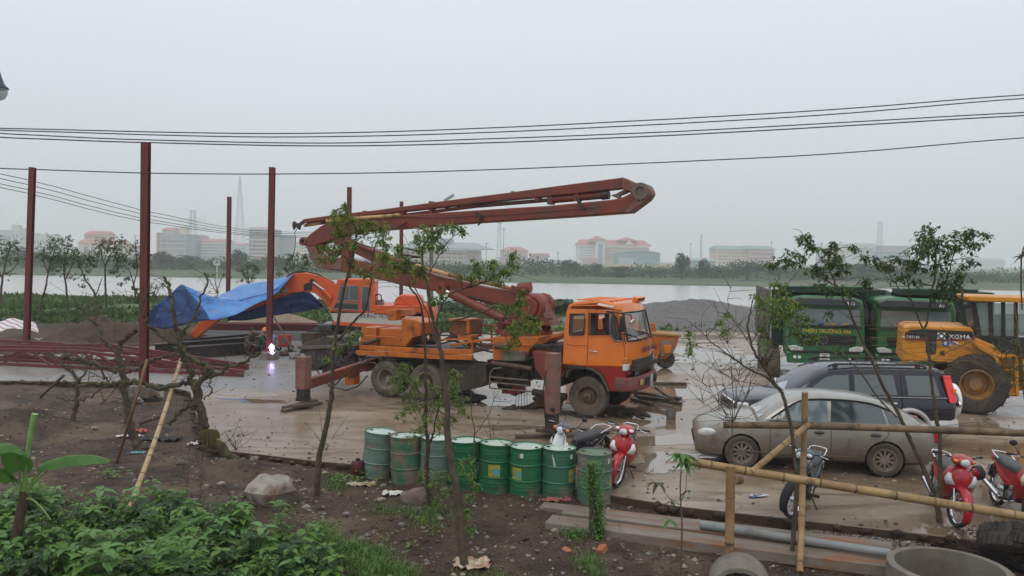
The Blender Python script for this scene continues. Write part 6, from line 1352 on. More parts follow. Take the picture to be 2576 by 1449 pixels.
mb=MB(); mb.lathe([(.05,0),(.085,0),(.085,.01),(.05,.01)],c+V((0,-.006,0)),(0,-1,0),n=20,close=True); mb.box(c+V((-.12,-.007,0)),(.06,.006,.08)); mb.box(c+V((.12,-.007,0)),(.06,.006,.08)); obj('logo_mark',mb,BLACK,lg)
mb=MB(); mb.lathe([(.05,0),(.09,0),(.09,.01),(.05,.01)],xl(2379,863,.325),(0,-1,0),n=16,close=True)
for k in range(3): mb.box(xl(2394,861.5+k*2.2,.33),(.24,.008,.012))
obj('sticker_print',mb,M('blue_print2',(0.05,0.08,0.3)),hood)
# cab frame & glass
ls('roof',[(2431,747),(2436,744),(2620,750),(2640,758),(2638,764),(2440,758)],.25,2.0,YEL,.03)
cg=ls('cab_floor',[(2440,862),(2640,880),(2640,900),(2500,893),(2470,870)],.4,1.7,BLACK)
for pts in ([(2443,758),(2452,758),(2470,868),(2458,868)],[(2487,758),(2497,758),(2502,885),(2490,885)],[(2520,759),(2529,759),(2530,888),(2520,888)],[(2552,759),(2561,759),(2563,890),(2553,890)],[(2625,762),(2636,762),(2632,890),(2620,890)]):
    for y in (.4,1.95): ls('cab_pillar',pts,y,.12,BLACK,.01)
ls('lower_panel',[(2456,845),(2620,850),(2625,890),(2480,882)],.45,.06,BLACK,.01); ls('side_window',[(2456,762),(2552,763),(2556,846),(2470,844)],.46,.01,GDIRT,.0); ls('side_window',[(2562,763),(2626,765),(2622,848),(2564,846)],.46,.01,GDIRT,0)
mb=MB(); mb.box(xl(2530,850,1.1),(.5,.5,.15)); mb.box(xl(2512,825,1.1),(.14,.48,.7)); obj('seat',mb,BLACK,ld,bevel=.03); mb=MB(); mb.tube([xl(2590,862,1.1),xl(2575,835,1.1)],.03,n=6); obj('steering_column',mb,BLACK,ld)
ls('rear_screen',[(2444,764),(2450,764),(2466,850),(2458,850)],.5,1.4,M('dim_glass',(0.06,0.06,0.06),rough=.1)); mb=MB(); mb.box(xl(2442,767,.4),(.14,.12,.12)); obj('work_lamp',mb,BLACK,ld,bevel=.02)
# frame, ladder, fender
ls('frame',[(2440,880),(2520,893),(2640,900),(2660,960),(2560,985),(2500,985),(2400,960)],.6,1.4,YEL); ls('fender',[(2448,862),(2468,868),(2505,893),(2560,893),(2560,900),(2500,901),(2460,876)],.1,.55,YEL)
for pts in ([(2500,898),(2510,898),(2524,930),(2526,996),(2518,996),(2516,934)],[(2552,898),(2562,898),(2564,996),(2556,996)]): ls('ladder_rail',pts,.1,.1,YEL,.01)
for y in (930,962,990): ls('ladder_step',[(2520,y),(2560,y),(2560,y+4),(2520,y+4)],.1,.25,YEL,.005)
ls('ladder_panel',[(2520,960),(2560,960),(2560,998),(2520,996)],.2,.2,YEL,.01); ls('tank',[(2570,905),(2640,905),(2640,975),(2575,975)],.2,.6,YEL)
LTY=M('loader_tyre',(0.040,0.034,0.030),(0.085,0.062,0.045),sc=2.5,rough=.85,bump=.01,bsc=15,lo=.48,hi=.62)
Rl=.80
for (x,y,s) in ((0,.30,-1),(0,2.3,1),(3.1,.30,-1),(3.1,2.3,1)): wheel(ld,(x,y,Rl),Rl,.42,.55,side=s,rim_m=M('muddy_yellow_rim',(0.34,0.15,0.03),(0.20,0.12,0.06),sc=4,rough=.6),ty_m=LTY,style='loader',lugs=18)
mb=MB(); mb.box((3.0,1.3,1.2),(1.6,1.0,.8)); mb.bar((3.0,.8,1.9),(5.0,.8,.6),.2,.35); mb.bar((3.0,1.8,1.9),(5.0,1.8,.6),.2,.35); obj('lift_arm',mb,YEL,ld,bevel=.02)
mb=MB(); mb.prism([(4.8,0,.9),(4.8,0,.1),(6.0,0,.08),(5.2,0,.35),(5.1,0,1.1)],(0,2.7,0)); obj('bucket',mb,YEL,ld,fix=True)
# ================================================================== green dump trucks facing the camera
GRN=M('truck_green',(0.035,0.15,0.055),(0.03,0.12,0.045),sc=2,rough=.35,dirt=(0.08,0.075,0.05),dsc=1.5,dlo=.62,dhi=.8); GRNB=M('bed_dark_green',(0.006,0.032,0.016),(0.005,0.025,0.014),sc=2,rough=.5)
BEDG=M('bed_side_grey_mud',(0.20,0.195,0.185),(0.15,0.13,0.11),sc=1.2,rough=.8)
def dumper(lab,x0,x1,Yf,ytop,s,dy,plate,txt,bedleft,bedright):
    O=Y_((x0+x1)/2,960,Yf); O.z=0; e=thing('dump_truck',lab,'truck',O,radians(-13),'green dump trucks parked side by side')
    def xd(px,py,yl=0.0): h=Y_(px,py,Yf+yl); return V((h.x-O.x,yl,h.z))
    def ds(name,pts,y0,th,m,bev=.02,par=e,**k): mb=MB(); mb.prism([xd(x,y,y0) for x,y in pts],(0,th,0)); return obj(name,mb,m,par,bevel=bev,fix=True,**k)
    w=x1-x0; X=lambda f: x0+w*f; Yy=lambda y: y+dy
    cb=ds('cab',[(X(0),Yy(760)),(X(.05),Yy(748)),(X(.2),Yy(743)),(X(.85),Yy(747)),(X(.97),Yy(755)),(X(1),Yy(775)),(X(1),Yy(905)),(X(0),Yy(905))],0,1.9,GRN,.08)
    ds('sun_visor',[(X(.06),Yy(757)),(X(.16),Yy(749)),(X(.9),Yy(753)),(X(.97),Yy(762)),(X(.96),Yy(772)),(X(.06),Yy(768))],-.28,.3,M('visor_grey',(0.04,0.045,0.05),rough=.4),.03,cb)
    ds('windscreen',[(X(.07),Yy(776)),(X(.93),Yy(779)),(X(.95),Yy(820)),(X(.05),Yy(818))],-.02,.03,M('truck_glass',(0.15,0.19,0.20),(0.19,0.23,0.24),sc=.8,rough=.08,spec=.8,coat=.6),.01,cb)  # windscreen base colour raised to stand in for reflected sky
    ds('wiper_cowl',[(X(.03),Yy(820)),(X(.97),Yy(822)),(X(.97),Yy(826)),(X(.03),Yy(824))],-.04,.05,BLACK,.005,cb)
    for f in (.25,.65): mb=MB(); mb.bar(xd(X(f),Yy(822),-.07),xd(X(f+.22),Yy(816),-.05),.03); obj('wiper',mb,BLACK,cb)
    ds('dash_cloth',[(X(.2),Yy(811)),(X(.8),Yy(813)),(X(.8),Yy(817)),(X(.2),Yy(815))],-.03,.02,M('blue_yellow_cloth',(0.05,0.12,0.35),(0.4,0.3,0.05),sc=8,rough=.8,lo=.48,hi=.52),.0,cb)
    if txt: text(txt,.165,xd(X(.5),Yy(834),-.03),(radians(90),0,0),M('yellow_print',(0.65,0.45,0.05)),cb,sx=1.0,ext=.006)
    gr=ds('grille',[(X(.13),Yy(843)),(X(.90),Yy(843)),(X(.88),Yy(868)),(X(.16),Yy(868))],-.03,.05,BLACK,.01,cb)
    for k in range(4): ds('grille_slat',[(X(.15),Yy(846.5+k*6)),(X(.88),Yy(846.5+k*6)),(X(.88),Yy(848+k*6)),(X(.15),Yy(848+k*6))],-.05,.03,M('slat_green',(0.03,0.04,0.035),rough=.4),.003,gr)
    mb=MB(); c=xd(X(.47),Yy(855),-.06); mb.lathe([(.115,0),(.14,0),(.14,.015),(.115,.015)],c,(0,-1,0),n=24,close=True)
    for k in range(3): a_=pi/2+2*pi*k/3; mb.prism([c+V((cos(a_)*.115,-.012,sin(a_)*.115)),c+V((cos(a_+.6)*.045,-.012,sin(a_+.6)*.045)),c+V((cos(a_-.6)*.045,-.012,sin(a_-.6)*.045))],(0,.012,0))
    obj('emblem',mb,CHROME,gr)
    for f in (.0,.80): h_=ds('headlight',[(X(f),Yy(872)),(X(f+.10),Yy(870)),(X(f+.20),Yy(876)),(X(f+.20),Yy(884)),(X(f+.03),Yy(884))] if f<.5 else [(X(f+.20),Yy(872)),(X(f+.10),Yy(870)),(X(f),Yy(876)),(X(f),Yy(884)),(X(f+.17),Yy(884))],-.05,.08,M('headlight_lens',(0.62,0.63,0.60)),.02,cb)
    bp_=ds('bumper',[(X(-.01),Yy(888)),(X(1.01),Yy(888)),(X(1.0),Yy(915)),(X(0),Yy(915))],-.12,.3,GRN,.03); ds('bumper_step',[(X(.05),Yy(884)),(X(.95),Yy(884)),(X(.95),Yy(889)),(X(.05),Yy(889))],-.15,.3,BLACK,.01,bp_)
    for f in (.1,.16,.82,.88): mb=MB(); mb.cyl(xd(X(f),Yy(900),-.16),xd(X(f),Yy(900),-.1),.05,n=10); obj('fog_lamp',mb,WHITEP,bp_)
    ds('number_plate',[(X(.43),Yy(890)),(X(.56),Yy(890)),(X(.56),Yy(905)),(X(.43),Yy(905))],-.16,.03,WHITEP,.004,bp_)
    if plate:
        text(plate[0],.085,xd(X(.495),Yy(894.5),-.17),(radians(90),0,0),BLACK,bp_); text(plate[1],.085,xd(X(.495),Yy(901),-.17),(radians(90),0,0),BLACK,bp_)
    for sd_ in (0,1):
        x_=X(0)-6 if sd_==0 else X(1)+6; mb=MB(); mb.box(xd(x_,Yy(792),-.15),(.12,.06,.42)); mb.tube([xd(X(.02 if sd_==0 else .98),Yy(762),.1),xd(x_,Yy(768),-.12),xd(x_,Yy(780),-.15)],.02,n=5); obj('mirror',mb,BLACK,cb)
    text('A9 TS'[:2+0*s] if s else 'B 12',.14,xd(X(.85),Yy(763.5),-.30),(radians(90),0,0),WHITEP,cb)
    # dump bed: headboard, canopy lip over the cab, grey side going back
    L=6.0
    bl,br=bedleft,bedright
    ds('bed_headboard',[(bl+5,728+dy),(br,728+dy),(br,870+dy),(bl+5,870+dy)],2.0,.1,GRNB,.01); ds('cab_guard',[(bl+62,722+dy),(br,723+dy),(br-4,737+dy),(bl+62,737+dy)],.4,1.6,GRNB,.02)
    ds('bed_rim',[(bl+60,719.5+dy),(br+1,720.5+dy),(br+1,723+dy),(bl+60,722+dy)],.38,.08,M('rim_green',(0.05,0.20,0.09)),.004)
    a0=xd(bl,728+dy,2.05); a1=xd(br,728+dy,2.05)
    for a_,sg in ((a0,1),(a1,-1)):
        mb=MB(); mb.box((a_.x,2.05+L/2,(a_.z+1.2)/2),(.08,L,a_.z-1.2)); sd2=obj('bed_side',mb,BEDG,e,bevel=.01)
        for k in range(6): mb=MB(); mb.box((a_.x-sg*.08,2.3+k*L/6,(a_.z+1.2)/2),(.10,.12,a_.z-1.25)); obj('bed_rib',mb,BEDG,sd2)
    mb=MB(); mb.box(((a0.x+a1.x)/2,2.05+L/2,1.2),(a1.x-a0.x,L,.1)); obj('bed_floor',mb,BEDG,e)
    mb=MB(); mb.blob(((a0.x+a1.x)/2,2.05+L*.5,1.5),((a1.x-a0.x)*.42,L*.42,.8),5,.1,3); 
    mb=MB(); mb.box((0,4.2,.85),(.9,7.6,.3)); obj('chassis',mb,DARK,e)
    hw_=(a1.x-a0.x)/2*.82
    for (y,dl) in ((.9,0),(5.2,1),(6.5,1)):
        for sg in (-1,1):
            c=V((sg*hw_,y,.52)); mb=MB(); mb.lathe(tyre_prof(.52,.29,.3),c,(sg,0,0),n=32); 
            if dl: mb.lathe(tyre_prof(.52,.29,.3),c-V((sg*.33,0,0)),(sg,0,0),n=32)
            t_=obj('wheel',mb,MUDDY,e,smooth=35); mb=MB(); mb.lathe([(.3,.12),(.2,.02),(.001,.08)],c,(sg,0,0),n=20); obj('rim',mb,RIMB,t_,smooth=30)
    [obj('tank',MB().box((sg*hw_,3.0,.8),(.5,1.6,.55)),BEDG,e,bevel=.03) for sg in (-1,1)]; mb=MB(); mb.box((0,.9,1.0),(2.2,1.6,.5)); obj('engine_block',mb,DARK,e)
dumper('green dump truck with yellow lettering on its nose, nearest the gravel pile',1988,2170,26.6,745,0,0,('29S','3247'),'THIÊN TRƯỜNG AN',1908,2182)
dumper('green dump truck half hidden behind the yellow loader',2212,2398,26.2,752,1,6,None,None,2205,2440)
# ================================================================== motorbikes
def bike(lab,fpx,fpy,rx_ang,body,accent,lean=8,steer=0.3,mirror=(0,),rack=True,oldstyle=False,helmet=False,shield=None):
    f=G(fpx,fpy); e=thing('motorbike',lab,'motorbike',f,radians(rx_ang),'motorbikes parked along the yard edge'); e.rotation_euler=(radians(-lean),0,radians(rx_ang))
    bm_=body; WB_=1.24; r=.29
    ax=V((-sin(steer),cos(steer),0)); fd=V((cos(steer),sin(steer),0))
    def bw(c,axx,par):
        mb=MB(); mb.lathe([(r-.055,-.03),(r-.02,-.045),(r-.004,-.02),(r,0),(r-.004,.02),(r-.02,.045),(r-.055,.03)],c,axx,n=40); t_=obj('wheel',mb,TYRE,par,smooth=50)
        mb=MB(); mb.lathe([(r-.055,-.025),(r-.075,-.02),(r-.085,0),(r-.075,.02),(r-.055,.025)],c,axx,n=40,close=True); obj('rim',mb,CHROME,t_,smooth=50)
        mb=MB(); mb.lathe([(.001,-.05),(.05,-.05),(.05,.05),(.001,.05)],c,axx,n=14)
        u=V((0,0,1)); v=V(axx).cross(u)
        for k in range(18): a=2*pi*k/18; d=u*cos(a)+v*sin(a); mb.bar(c+d*.045+V(axx)*(.03 if k%2 else -.03),c+d*(r-.08),.004)
        obj('spokes',mb,STEELM,t_); return t_
    C0=V((0,0,r)); bw(C0,ax,e); bw(V((-WB_,0,r)),V((0,1,0)),e)
    hd=V((-.22,0,.90)); mb=MB()
    for s in (-1,1): mb.tube([C0+ax*s*.075,C0+ax*s*.075+(hd-C0)*.62],.018,n=8)
    mb.tube([C0+(hd-C0)*.6,hd],.03,n=8); obj('fork',mb,CHROME if not oldstyle else RED,e,smooth=50)
    mb=MB(); rows=[]
    for k in range(13):
        a=radians(-28+158*k/12); ww=.055+.025*sin(pi*k/12); rr2=r+.035+.03*(k/12)
        p=lambda u,lift: C0+fd*(cos(a)*(rr2-lift))+V((0,0,sin(a)*(rr2-lift)))+ax*u*ww
        rows.append([p(-1,.055),p(-.8,.01),p(0,-.005),p(.8,.01),p(1,.055)])
    mb.grid(rows); o=obj('front_fender',mb,bm_ if not oldstyle else BLACK,e,smooth=60); o.modifiers.new('s','SOLIDIFY').thickness=.006
    # leg shield: curved panel
    if not oldstyle:
        mb=MB(); rows=[]
        for (x,z,w,bul) in ((-.16,.93,.07,.05),(-.13,.84,.17,.08),(-.11,.72,.24,.10),(-.14,.60,.25,.10),(-.22,.48,.22,.07),(-.33,.38,.15,.04),(-.42,.30,.11,.02)):
            rows.append([(x+bul*(1-abs(u)**1.6)-.10*abs(u)**2,w*u,z) for u in (-1,-.75,-.45,-.15,.15,.45,.75,1)])
        mb.grid(rows); o=obj('leg_shield',mb,shield or bm_,e,smooth=60); o.modifiers.new('s','SOLIDIFY').thickness=.012
        for s in (-1,1):
            mb=MB(); mb.grid([[(-.075,s*.155,.80),(-.115,s*.19,.80)],[(-.06,s*.14,.72),(-.12,s*.235,.70)],[(-.045,s*.085,.63),(-.12,s*.20,.61)]]); o=obj('indicator_lens',mb,accent,e,smooth=60); o.location=(.012,0,0); o.modifiers.new('s','SOLIDIFY').thickness=.01
        mb=MB(); mb.prism([(-.16,-.05,.50),(-.55,-.05,.34),(-.60,-.05,.42),(-.52,-.05,.52),(-.30,-.05,.52),(-.22,-.05,.80)],(0,.10,0)); obj('centre_frame',mb,M('dark_plastic',(0.03,0.03,0.032),rough=.5),e,fix=True,bevel=.02)
    else:
        mb=MB(); mb.blob((-.45,0,.74),(.24,.12,.12),3,.05,3); obj('fuel_tank',mb,bm_,e,smooth=60); mb=MB(); mb.tube([(-.25,0,.72),(-.42,0,.42),(-.75,0,.32)],.03,n=8); obj('frame',mb,DARK,e); mb=MB(); mb.bar((-.05,.0,.95),(-.02,0,.62),.02,.10); obj('number_board',mb,bm_,e)
    # head unit
    hc=V((-.17,0,1.0)); mb=MB(); rows=[]
    Rm=Matrix.Rotation(steer,3,'Z')
    mb.blob((0,0,0),(.13,.165,.085),4,.05,3); mb.v=[tuple(hc+Rm@V((v[0],v[1],v[2]+.25*max(0,-v[0])))) for v in mb.v]; hu=obj('headlight_cowl',mb,bm_,e,smooth=180)
    mb=MB(); mb.blob((0,0,0),(.045,.082,.06),2,.0,3); mb.v=[tuple(hc+Rm@V((v[0]+.10,v[1],v[2]-.015))) for v in mb.v]; obj('headlight',mb,M('bike_lamp',(0.68,0.70,0.70),(0.4,0.42,0.42),sc=20,rough=.12,coat=1),hu,smooth=180)
    for s in (-1,1):
        mb=MB(); mb.blob((0,0,0),(.035,.05,.03),2,0,2); mb.v=[tuple(hc+Rm@V((v[0]+.07,v[1]+s*.125,v[2]+(.02 if accent is WHITEP else 0)))) for v in mb.v]; obj('indicator',mb,accent if accent is WHITEP else M('orange_lens',(0.75,0.17,0.02),rough=.2,coat=1),hu,smooth=60)
        mb=MB(); q=lambda x,y,z: hc+Rm@V((x,y,z)); mb.tube([q(-.04,s*.10,.02),q(-.06,s*.22,.04),q(-.11,s*.30,.045)],.011,n=6); mb.tube([q(-.10,s*.27,.045),q(-.17,s*.385,.045)],.018,n=8); hb=obj('handlebar',mb,BLACK,e,smooth=50)
        mb=MB(); mb.tube([q(-.05,s*.24,.045),q(-.07,s*.37,.03)],.006,n=5); obj('brake_lever',mb,CHROME,hb)
        if s in mirror: mb=MB(); mb.tube([q(-.08,s*.22,.05),q(-.10,s*.30,.16),q(-.09,s*.33,.20)],.006,n=5); mb.blob(q(-.09,s*.35,.235),(.02,.065,.045),2,0,2); obj('mirror',mb,BLACK,hb,smooth=60)
    for s in (-1,1):
        mb=MB(); mb.tube([hc+V((.0,s*.16,.03)),hc+V((.10,s*.13,-.06)),hc+V((.04,s*.07,-.22)),hc+V((-.03,s*.05,-.35))],.006,n=5); obj('control_cable',mb,BLACK,e)
    mb=MB()
    for k in range(6): mb.box((-.40-.035*k,0,.345),(.012,.17,.15))
    obj('cooling_fins',mb,DARK,e)
    mb=MB(); mb.tube([(-WB_,.09,r+.05),(-.75,.09,.36)],.006,n=4); mb.tube([(-WB_,.09,r-.05),(-.75,.09,.26)],.006,n=4); mb.cyl((-WB_,.075,r),(-WB_,.10,r),.07,n=16); obj('chain',mb,DARK,e)
    mb=MB(); mb.box((-1.57,0,.56),(.01,.18,.13),Matrix.Rotation(.35,3,'Y')); obj('number_plate',mb,WHITEP,e)
    # seat, side body, tail
    mb=MB(); rows=[]
    for (x,w,z,h) in ((-.52,.05,.70,.03),(-.60,.10,.735,.05),(-.75,.13,.745,.06),(-.95,.135,.75,.065),(-1.15,.13,.775,.065),(-1.30,.11,.79,.05),(-1.38,.06,.79,.02)):
        rows.append([(x,w*c_,z+h*s_) for c_,s_ in ((1,-.6),(1,.2),(.8,.8),(.4,1),(-.4,1),(-.8,.8),(-1,.2),(-1,-.6))])
    mb.grid(rows,closeu=True); mb.add(rows[0],[tuple(range(8))]); mb.add(rows[-1],[tuple(range(8))]); obj('seat',mb,M('seat_vinyl',(0.035,0.035,0.037),rough=.45),e,smooth=60)
    mb=MB()
    for s in (-1,1): mb.prism([(-.52,s*.07,.70),(-.60,s*.10,.50),(-.78,s*.12,.44),(-1.05,s*.13,.56),(-1.45,s*.09,.80),(-1.45,s*.09,.74),(-1.42,s*.10,.80),(-1.0,s*.125,.72)],(0,-s*.03,0))
    o=obj('side_cover',mb,bm_,e,fix=True); 
    mb=MB(); mb.box((-1.46,0,.74),(.06,.16,.09)); obj('tail_light',mb,M('red_lens',(0.45,0.02,0.03)),e,bevel=.02); mb=MB(); mb.tube([(-1.3,0,.72),(-1.5,0,.6),(-1.6,0,.42)],.05,n=6); obj('rear_fender',mb,BLACK,e,smooth=50)
    mb=MB(); mb.box((-.62,0,.33),(.30,.16,.16)); mb.cyl((-.55,0,.33),(-.36,0,.36),.065,n=12); mb.cyl((-.7,-.11,.30),(-.7,.11,.30),.085,n=14); obj('engine',mb,M('engine_alloy',(0.30,0.29,0.28),(0.08,0.07,0.06),sc=14,rough=.45,metal=.5),e,bevel=.01)
    mb=MB(); mb.tube([(-.45,-.08,.28),(-.65,-.13,.20),(-.9,-.15,.24)],.02,n=8); mb.tube([(-.9,-.15,.24),(-1.42,-.17,.36)],.045,n=10); obj('exhaust',mb,CHROME,e,smooth=50)
    for s in (-1,1):
        mb=MB(); mb.tube([(-.62,s*.08,.26),(-.62,s*.24,.26)],.016,n=6); mb.tube([(-.62,s*.16,.26),(-.62,s*.26,.265)],.026,n=8); obj('footpeg',mb,BLACK,e,smooth=50); mb=MB(); mb.bar((-1.24,s*.12,.66),(-1.24,s*.09,r),.035); obj('shock_absorber',mb,CHROME,e)
    mb=MB(); mb.tube([(-.68,.10,.26),(-.66,.25,.04)],.010,n=6); obj('side_stand',mb,BLACK,e)
    if rack: mb=MB(); mb.tube([(-1.12,.13,.80),(-1.30,.14,.86),(-1.48,.10,.86),(-1.50,0,.86),(-1.48,-.10,.86),(-1.30,-.14,.86),(-1.12,-.13,.80)],.012,n=6); obj('grab_rail',mb,CHROME,e,smooth=50)
    return e
BRED=M('bike_red',(0.42,0.010,0.016),(0.36,0.010,0.014),sc=4,rough=.3,coat=.5,dirt=(0.16,0.09,0.06),dsc=7,dlo=.58,dhi=.75); BBLK=M('bike_black',(0.02,0.025,0.035),rough=.25,coat=1); BTEAL=M('bike_teal',(0.015,0.06,0.065),rough=.3,coat=.6)
bike('red underbone motorbike with white lamps right of the green drums',1549,1226,256,BRED,WHITEP,steer=-.25,mirror=())
wb_=bike('dark motorbike with white leg shield half hidden behind the green drums',1385,1216,226,BBLK,M('silver_trim',(0.6,0.6,0.6),rough=.3),steer=.1,mirror=(1,-1),shield=WHITEP)
for c_ in wb_.children:
    if c_.name.startswith('leg_shield'): c_.scale=(1,.55,1); c_.location=(0,-.06,0)
bike('black motorbike with luggage rail parked behind the bamboo post',1990,1302,238,BTEAL,WHITEP,steer=-.35,mirror=(),oldstyle=True)
bike('red motorbike with a helmet on its mirror between the right tree and the yard edge',2404,1326,256,BRED,M('silver_trim',(0.6,0.6,0.6),rough=.3),steer=.2,mirror=(),lean=6)
bike('red motorbike cut off by the right frame edge',2598,1330,262,BRED,M('cream_lens',(0.6,0.55,0.4),rough=.2),steer=.15,mirror=(-1,),lean=6)
p=Y_(2462,1189,12.7); mb=MB(); mb.blob((0,0,0),(.10,.11,.10),3,.03,3,mi=0); o=solo('helmet',mb,BRED,'red and black helmet hanging from the red motorbike handlebar','helmet',smooth=180); o.location=p; mb=MB(); mb.lathe([(.112,-.05),(.116,.0),(.108,.045)],(0,0,0),(1,0,.2),n=24); obj('rim_band',mb,BLACK,o,smooth=60)
# ================================================================== oil drums
def drum_mat(name,c,mud,amt,sc=1.8):
    return M(name,c,tuple(x*.8 for x in c),sc=2,rough=.4,dirt=mud,dsc=sc,dlo=amt,dhi=amt+.1,bump=.002,bsc=20)
DG=[drum_mat('drum_faded_green',(0.14,0.22,0.18),(0.20,0.15,0.11),.50,3.2),drum_mat('drum_brown_green',(0.055,0.155,0.09),(0.19,0.14,0.10),.46,3.6),drum_mat('drum_grey_green',(0.13,0.20,0.165),(0.14,0.125,0.10),.55),drum_mat('drum_bright_green',(0.016,0.125,0.048),(0.12,0.10,0.07),.62),drum_mat('drum_green_a',(0.018,0.135,0.052),(0.16,0.12,0.085),.58),drum_mat('drum_green_b',(0.024,0.155,0.062),(0.16,0.13,0.09),.56),drum_mat('drum_green_c',(0.045,0.15,0.088),(0.17,0.15,0.11),.53),drum_mat('drum_muddy_green',(0.08,0.17,0.11),(0.20,0.165,0.13),.48,2.6)]
LID=M('mint_lid',(0.52,0.62,0.54),(0.40,0.52,0.44),sc=5,rough=.2,dirt=(0.20,0.19,0.14),dsc=5,dlo=.58,dhi=.68)
LB=['faded grey green drum leaning left, leftmost of the row','brown stained green drum, second from the left','grey green drum behind the twin tree trunks','bright green drum behind the leaning tree trunk','clean green drum with a yellow label, right of the leaning trunk','green drum with white tag and yellow label in the middle of the row','green drum with a white scratch and a red rag at its foot','mud streaked drum at the right end, behind the vine-covered stump']
YLB=M('yellow_label',(0.42,0.36,0.03),(0.32,0.30,0.04),sc=12,rough=.6); CYL=M('cyan_label',(0.10,0.34,0.32),rough=.6); RDL=M('red_label',(0.4,0.03,0.02),rough=.6); TAGM=M('paper_tag',(0.6,0.58,0.54),rough=.7)
def arcpatch(a0,a1,z0,z1,r,mb,n=8):
    rows=[[(r*sin(a0+(a1-a0)*k/n),-r*cos(a0+(a1-a0)*k/n),z) for k in range(n+1)] for z in (z0,z1)]; mb.grid(rows)
for i,(cx,yb,ang,lab_a,tag_a) in enumerate(((948,1204,0,None,None),(1023,1218,1,None,None),(1096,1224,2,None,None),(1172,1232,3,None,None),(1246,1240,4,(-.45,.25),None),(1323,1249,5,(-.95,-.3),(-.42,-.2)),(1405,1254,0,(.55,1.15),(.62,.82)),(1494,1268,2,(.9,1.3),(.75,.95)))):
    q=G(cx,yb-8,-.15); e=thing('oil_drum',LB[i],'drum',(q.x,q.y,-.17),ang*1.0,'oil drums standing in a row at the slab edge'); e.rotation_euler=(radians((0,0,0,0,0,1,0,0)[i]),radians((5,-1,1,-1,1,0,0,0)[i]),0)
    rr=.297; H=.88; prof=[(.001,.012),(rr-.01,.012),(rr,.0),(rr+.004,.012),(rr-.002,.03),(rr-.002,.14),(rr+.001,.15),(rr-.002,.16),(rr-.002,.19),(rr+.001,.20),(rr-.002,.21)]
    for zz in (.30,.58): prof+=[(rr-.002,zz-.018),(rr+.010,zz-.006),(rr+.010,zz+.006),(rr-.002,zz+.018)]
    prof+=[(rr-.002,H-.17),(rr+.001,H-.16),(rr-.002,H-.15),(rr-.002,H-.12),(rr+.001,H-.11),(rr-.002,H-.10),(rr-.002,H-.025),(rr+.005,H-.012),(rr+.004,H),(rr-.008,H),(rr-.010,H-.02)]
    mb=MB(); mb.lathe(prof,n=48); b=obj('shell',mb,DG[i],e,smooth=40)
    if i in (0,1,7):
        for v in b.data.vertices:   # dents
            a_=atan2(v.co.y,v.co.x); k_=.02*mnoise.noise(V((cos(a_)*1.5+i*3,sin(a_)*1.5,v.co.z*3))); rl=sqrt(v.co.x**2+v.co.y**2)
            if rl>.2: v.co.x*=(1+k_/rl*1.2); v.co.y*=(1+k_/rl*1.2)
    mb=MB(); mb.lathe([(rr-.009,H-.02),(.10,H-.018+.004*(i%2)),(.001,H-.016)],n=40); l_=obj('lid',mb,LID if i<7 else M('rusty_lid',(0.14,0.10,0.06),(0.10,0.2,0.12),sc=4,rough=.4),e,smooth=60)
    for (x,y) in ((.17,-.10),(-.19,.06)): mb=MB(); mb.cyl((x,y,H-.03),(x,y,H-.002),.03,n=14); obj('bung',mb,M('bung_dark',(0.03,0.08,0.05),rough=.5),l_)
    if lab_a:
        mb=MB(); arcpatch(lab_a[0],lab_a[1],.33,.54,rr+.0025,mb); lb_=obj('label',mb,YLB,e)
        w=lab_a[1]-lab_a[0]; mb=MB(); arcpatch(lab_a[0]+w*.38,lab_a[0]+w*.95,.35,.48,rr+.004,mb); obj('label_print',mb,CYL,lb_)
        a_=lab_a[0]+w*.22; text('L',.10,((rr+.005)*sin(a_),-(rr+.005)*cos(a_),.43),(radians(90),0,a_),RDL,lb_,ext=.0008)
    if tag_a: mb=MB(); arcpatch(tag_a[0],tag_a[1],.72,.80,rr+.003,mb,3); obj('paper_tag',mb,TAGM,e)
    if i==6:
        mb=MB()
        for (a0,a1,z0,z1) in ((-.5,-.35,.60,.80),(-.42,-.30,.60,.76)): 
            mb.grid([[((rr+.002)*sin(a0),-(rr+.002)*cos(a0),z1),((rr+.002)*sin(a0+.05),-(rr+.002)*cos(a0+.05),z1)],[((rr+.002)*sin(a1),-(rr+.002)*cos(a1),z0),((rr+.002)*sin(a1+.05),-(rr+.002)*cos(a1+.05),z0)]])
        obj('scratch_mark',mb,TAGM,e)
q=G(900,1196,-.1); e=thing('jerry_can','dark red round canister standing left of the drums','canister',(q.x,q.y,-.12)); mb=MB(); mb.lathe([(.001,0),(.115,0),(.125,.02),(.125,.26),(.10,.30),(.04,.31),(.001,.31)],n=20); obj('shell',mb,M('dark_red_can',(0.09,0.012,0.010),(0.03,0.012,0.01),sc=6,rough=.3,lo=.45,hi=.55),e,smooth=40); mb=MB(); mb.cyl((0,0,.30),(0,0,.34),.04,n=10); obj('cap',mb,BLACK,e)
def rag(px,py,w,h,lab,m,seed,z=-.15,thick=.05,name='rag',cat_='cloth',rz=0):
    mb=MB(); n=16; rows=[]
    for j in range(n):
        rows.append([((i/(n-1)-.5)*w*(1+.25*mnoise.noise(V((j*.35,seed,1)))),(j/(n-1)-.5)*h*(1+.3*mnoise.noise(V((i*.35,seed,2)))), thick*(.6+mnoise.noise(V((i*.35,j*.35,seed)))+.5*mnoise.noise(V((i*.9,j*.9,seed))))) for i in range(n)])
    mb.grid(rows); q=G(px,py,z); o=solo(name,mb,m,lab,cat_,smooth=180); o.location=q; o.rotation_euler=(0,0,rz); return o
rag(1400,1263,.50,.14,'pinkish red rag at the foot of the scratched drum',M('red_rag',(0.36,0.12,0.10),(0.24,0.08,0.07),sc=9,rough=.9),2,-.15,.07)
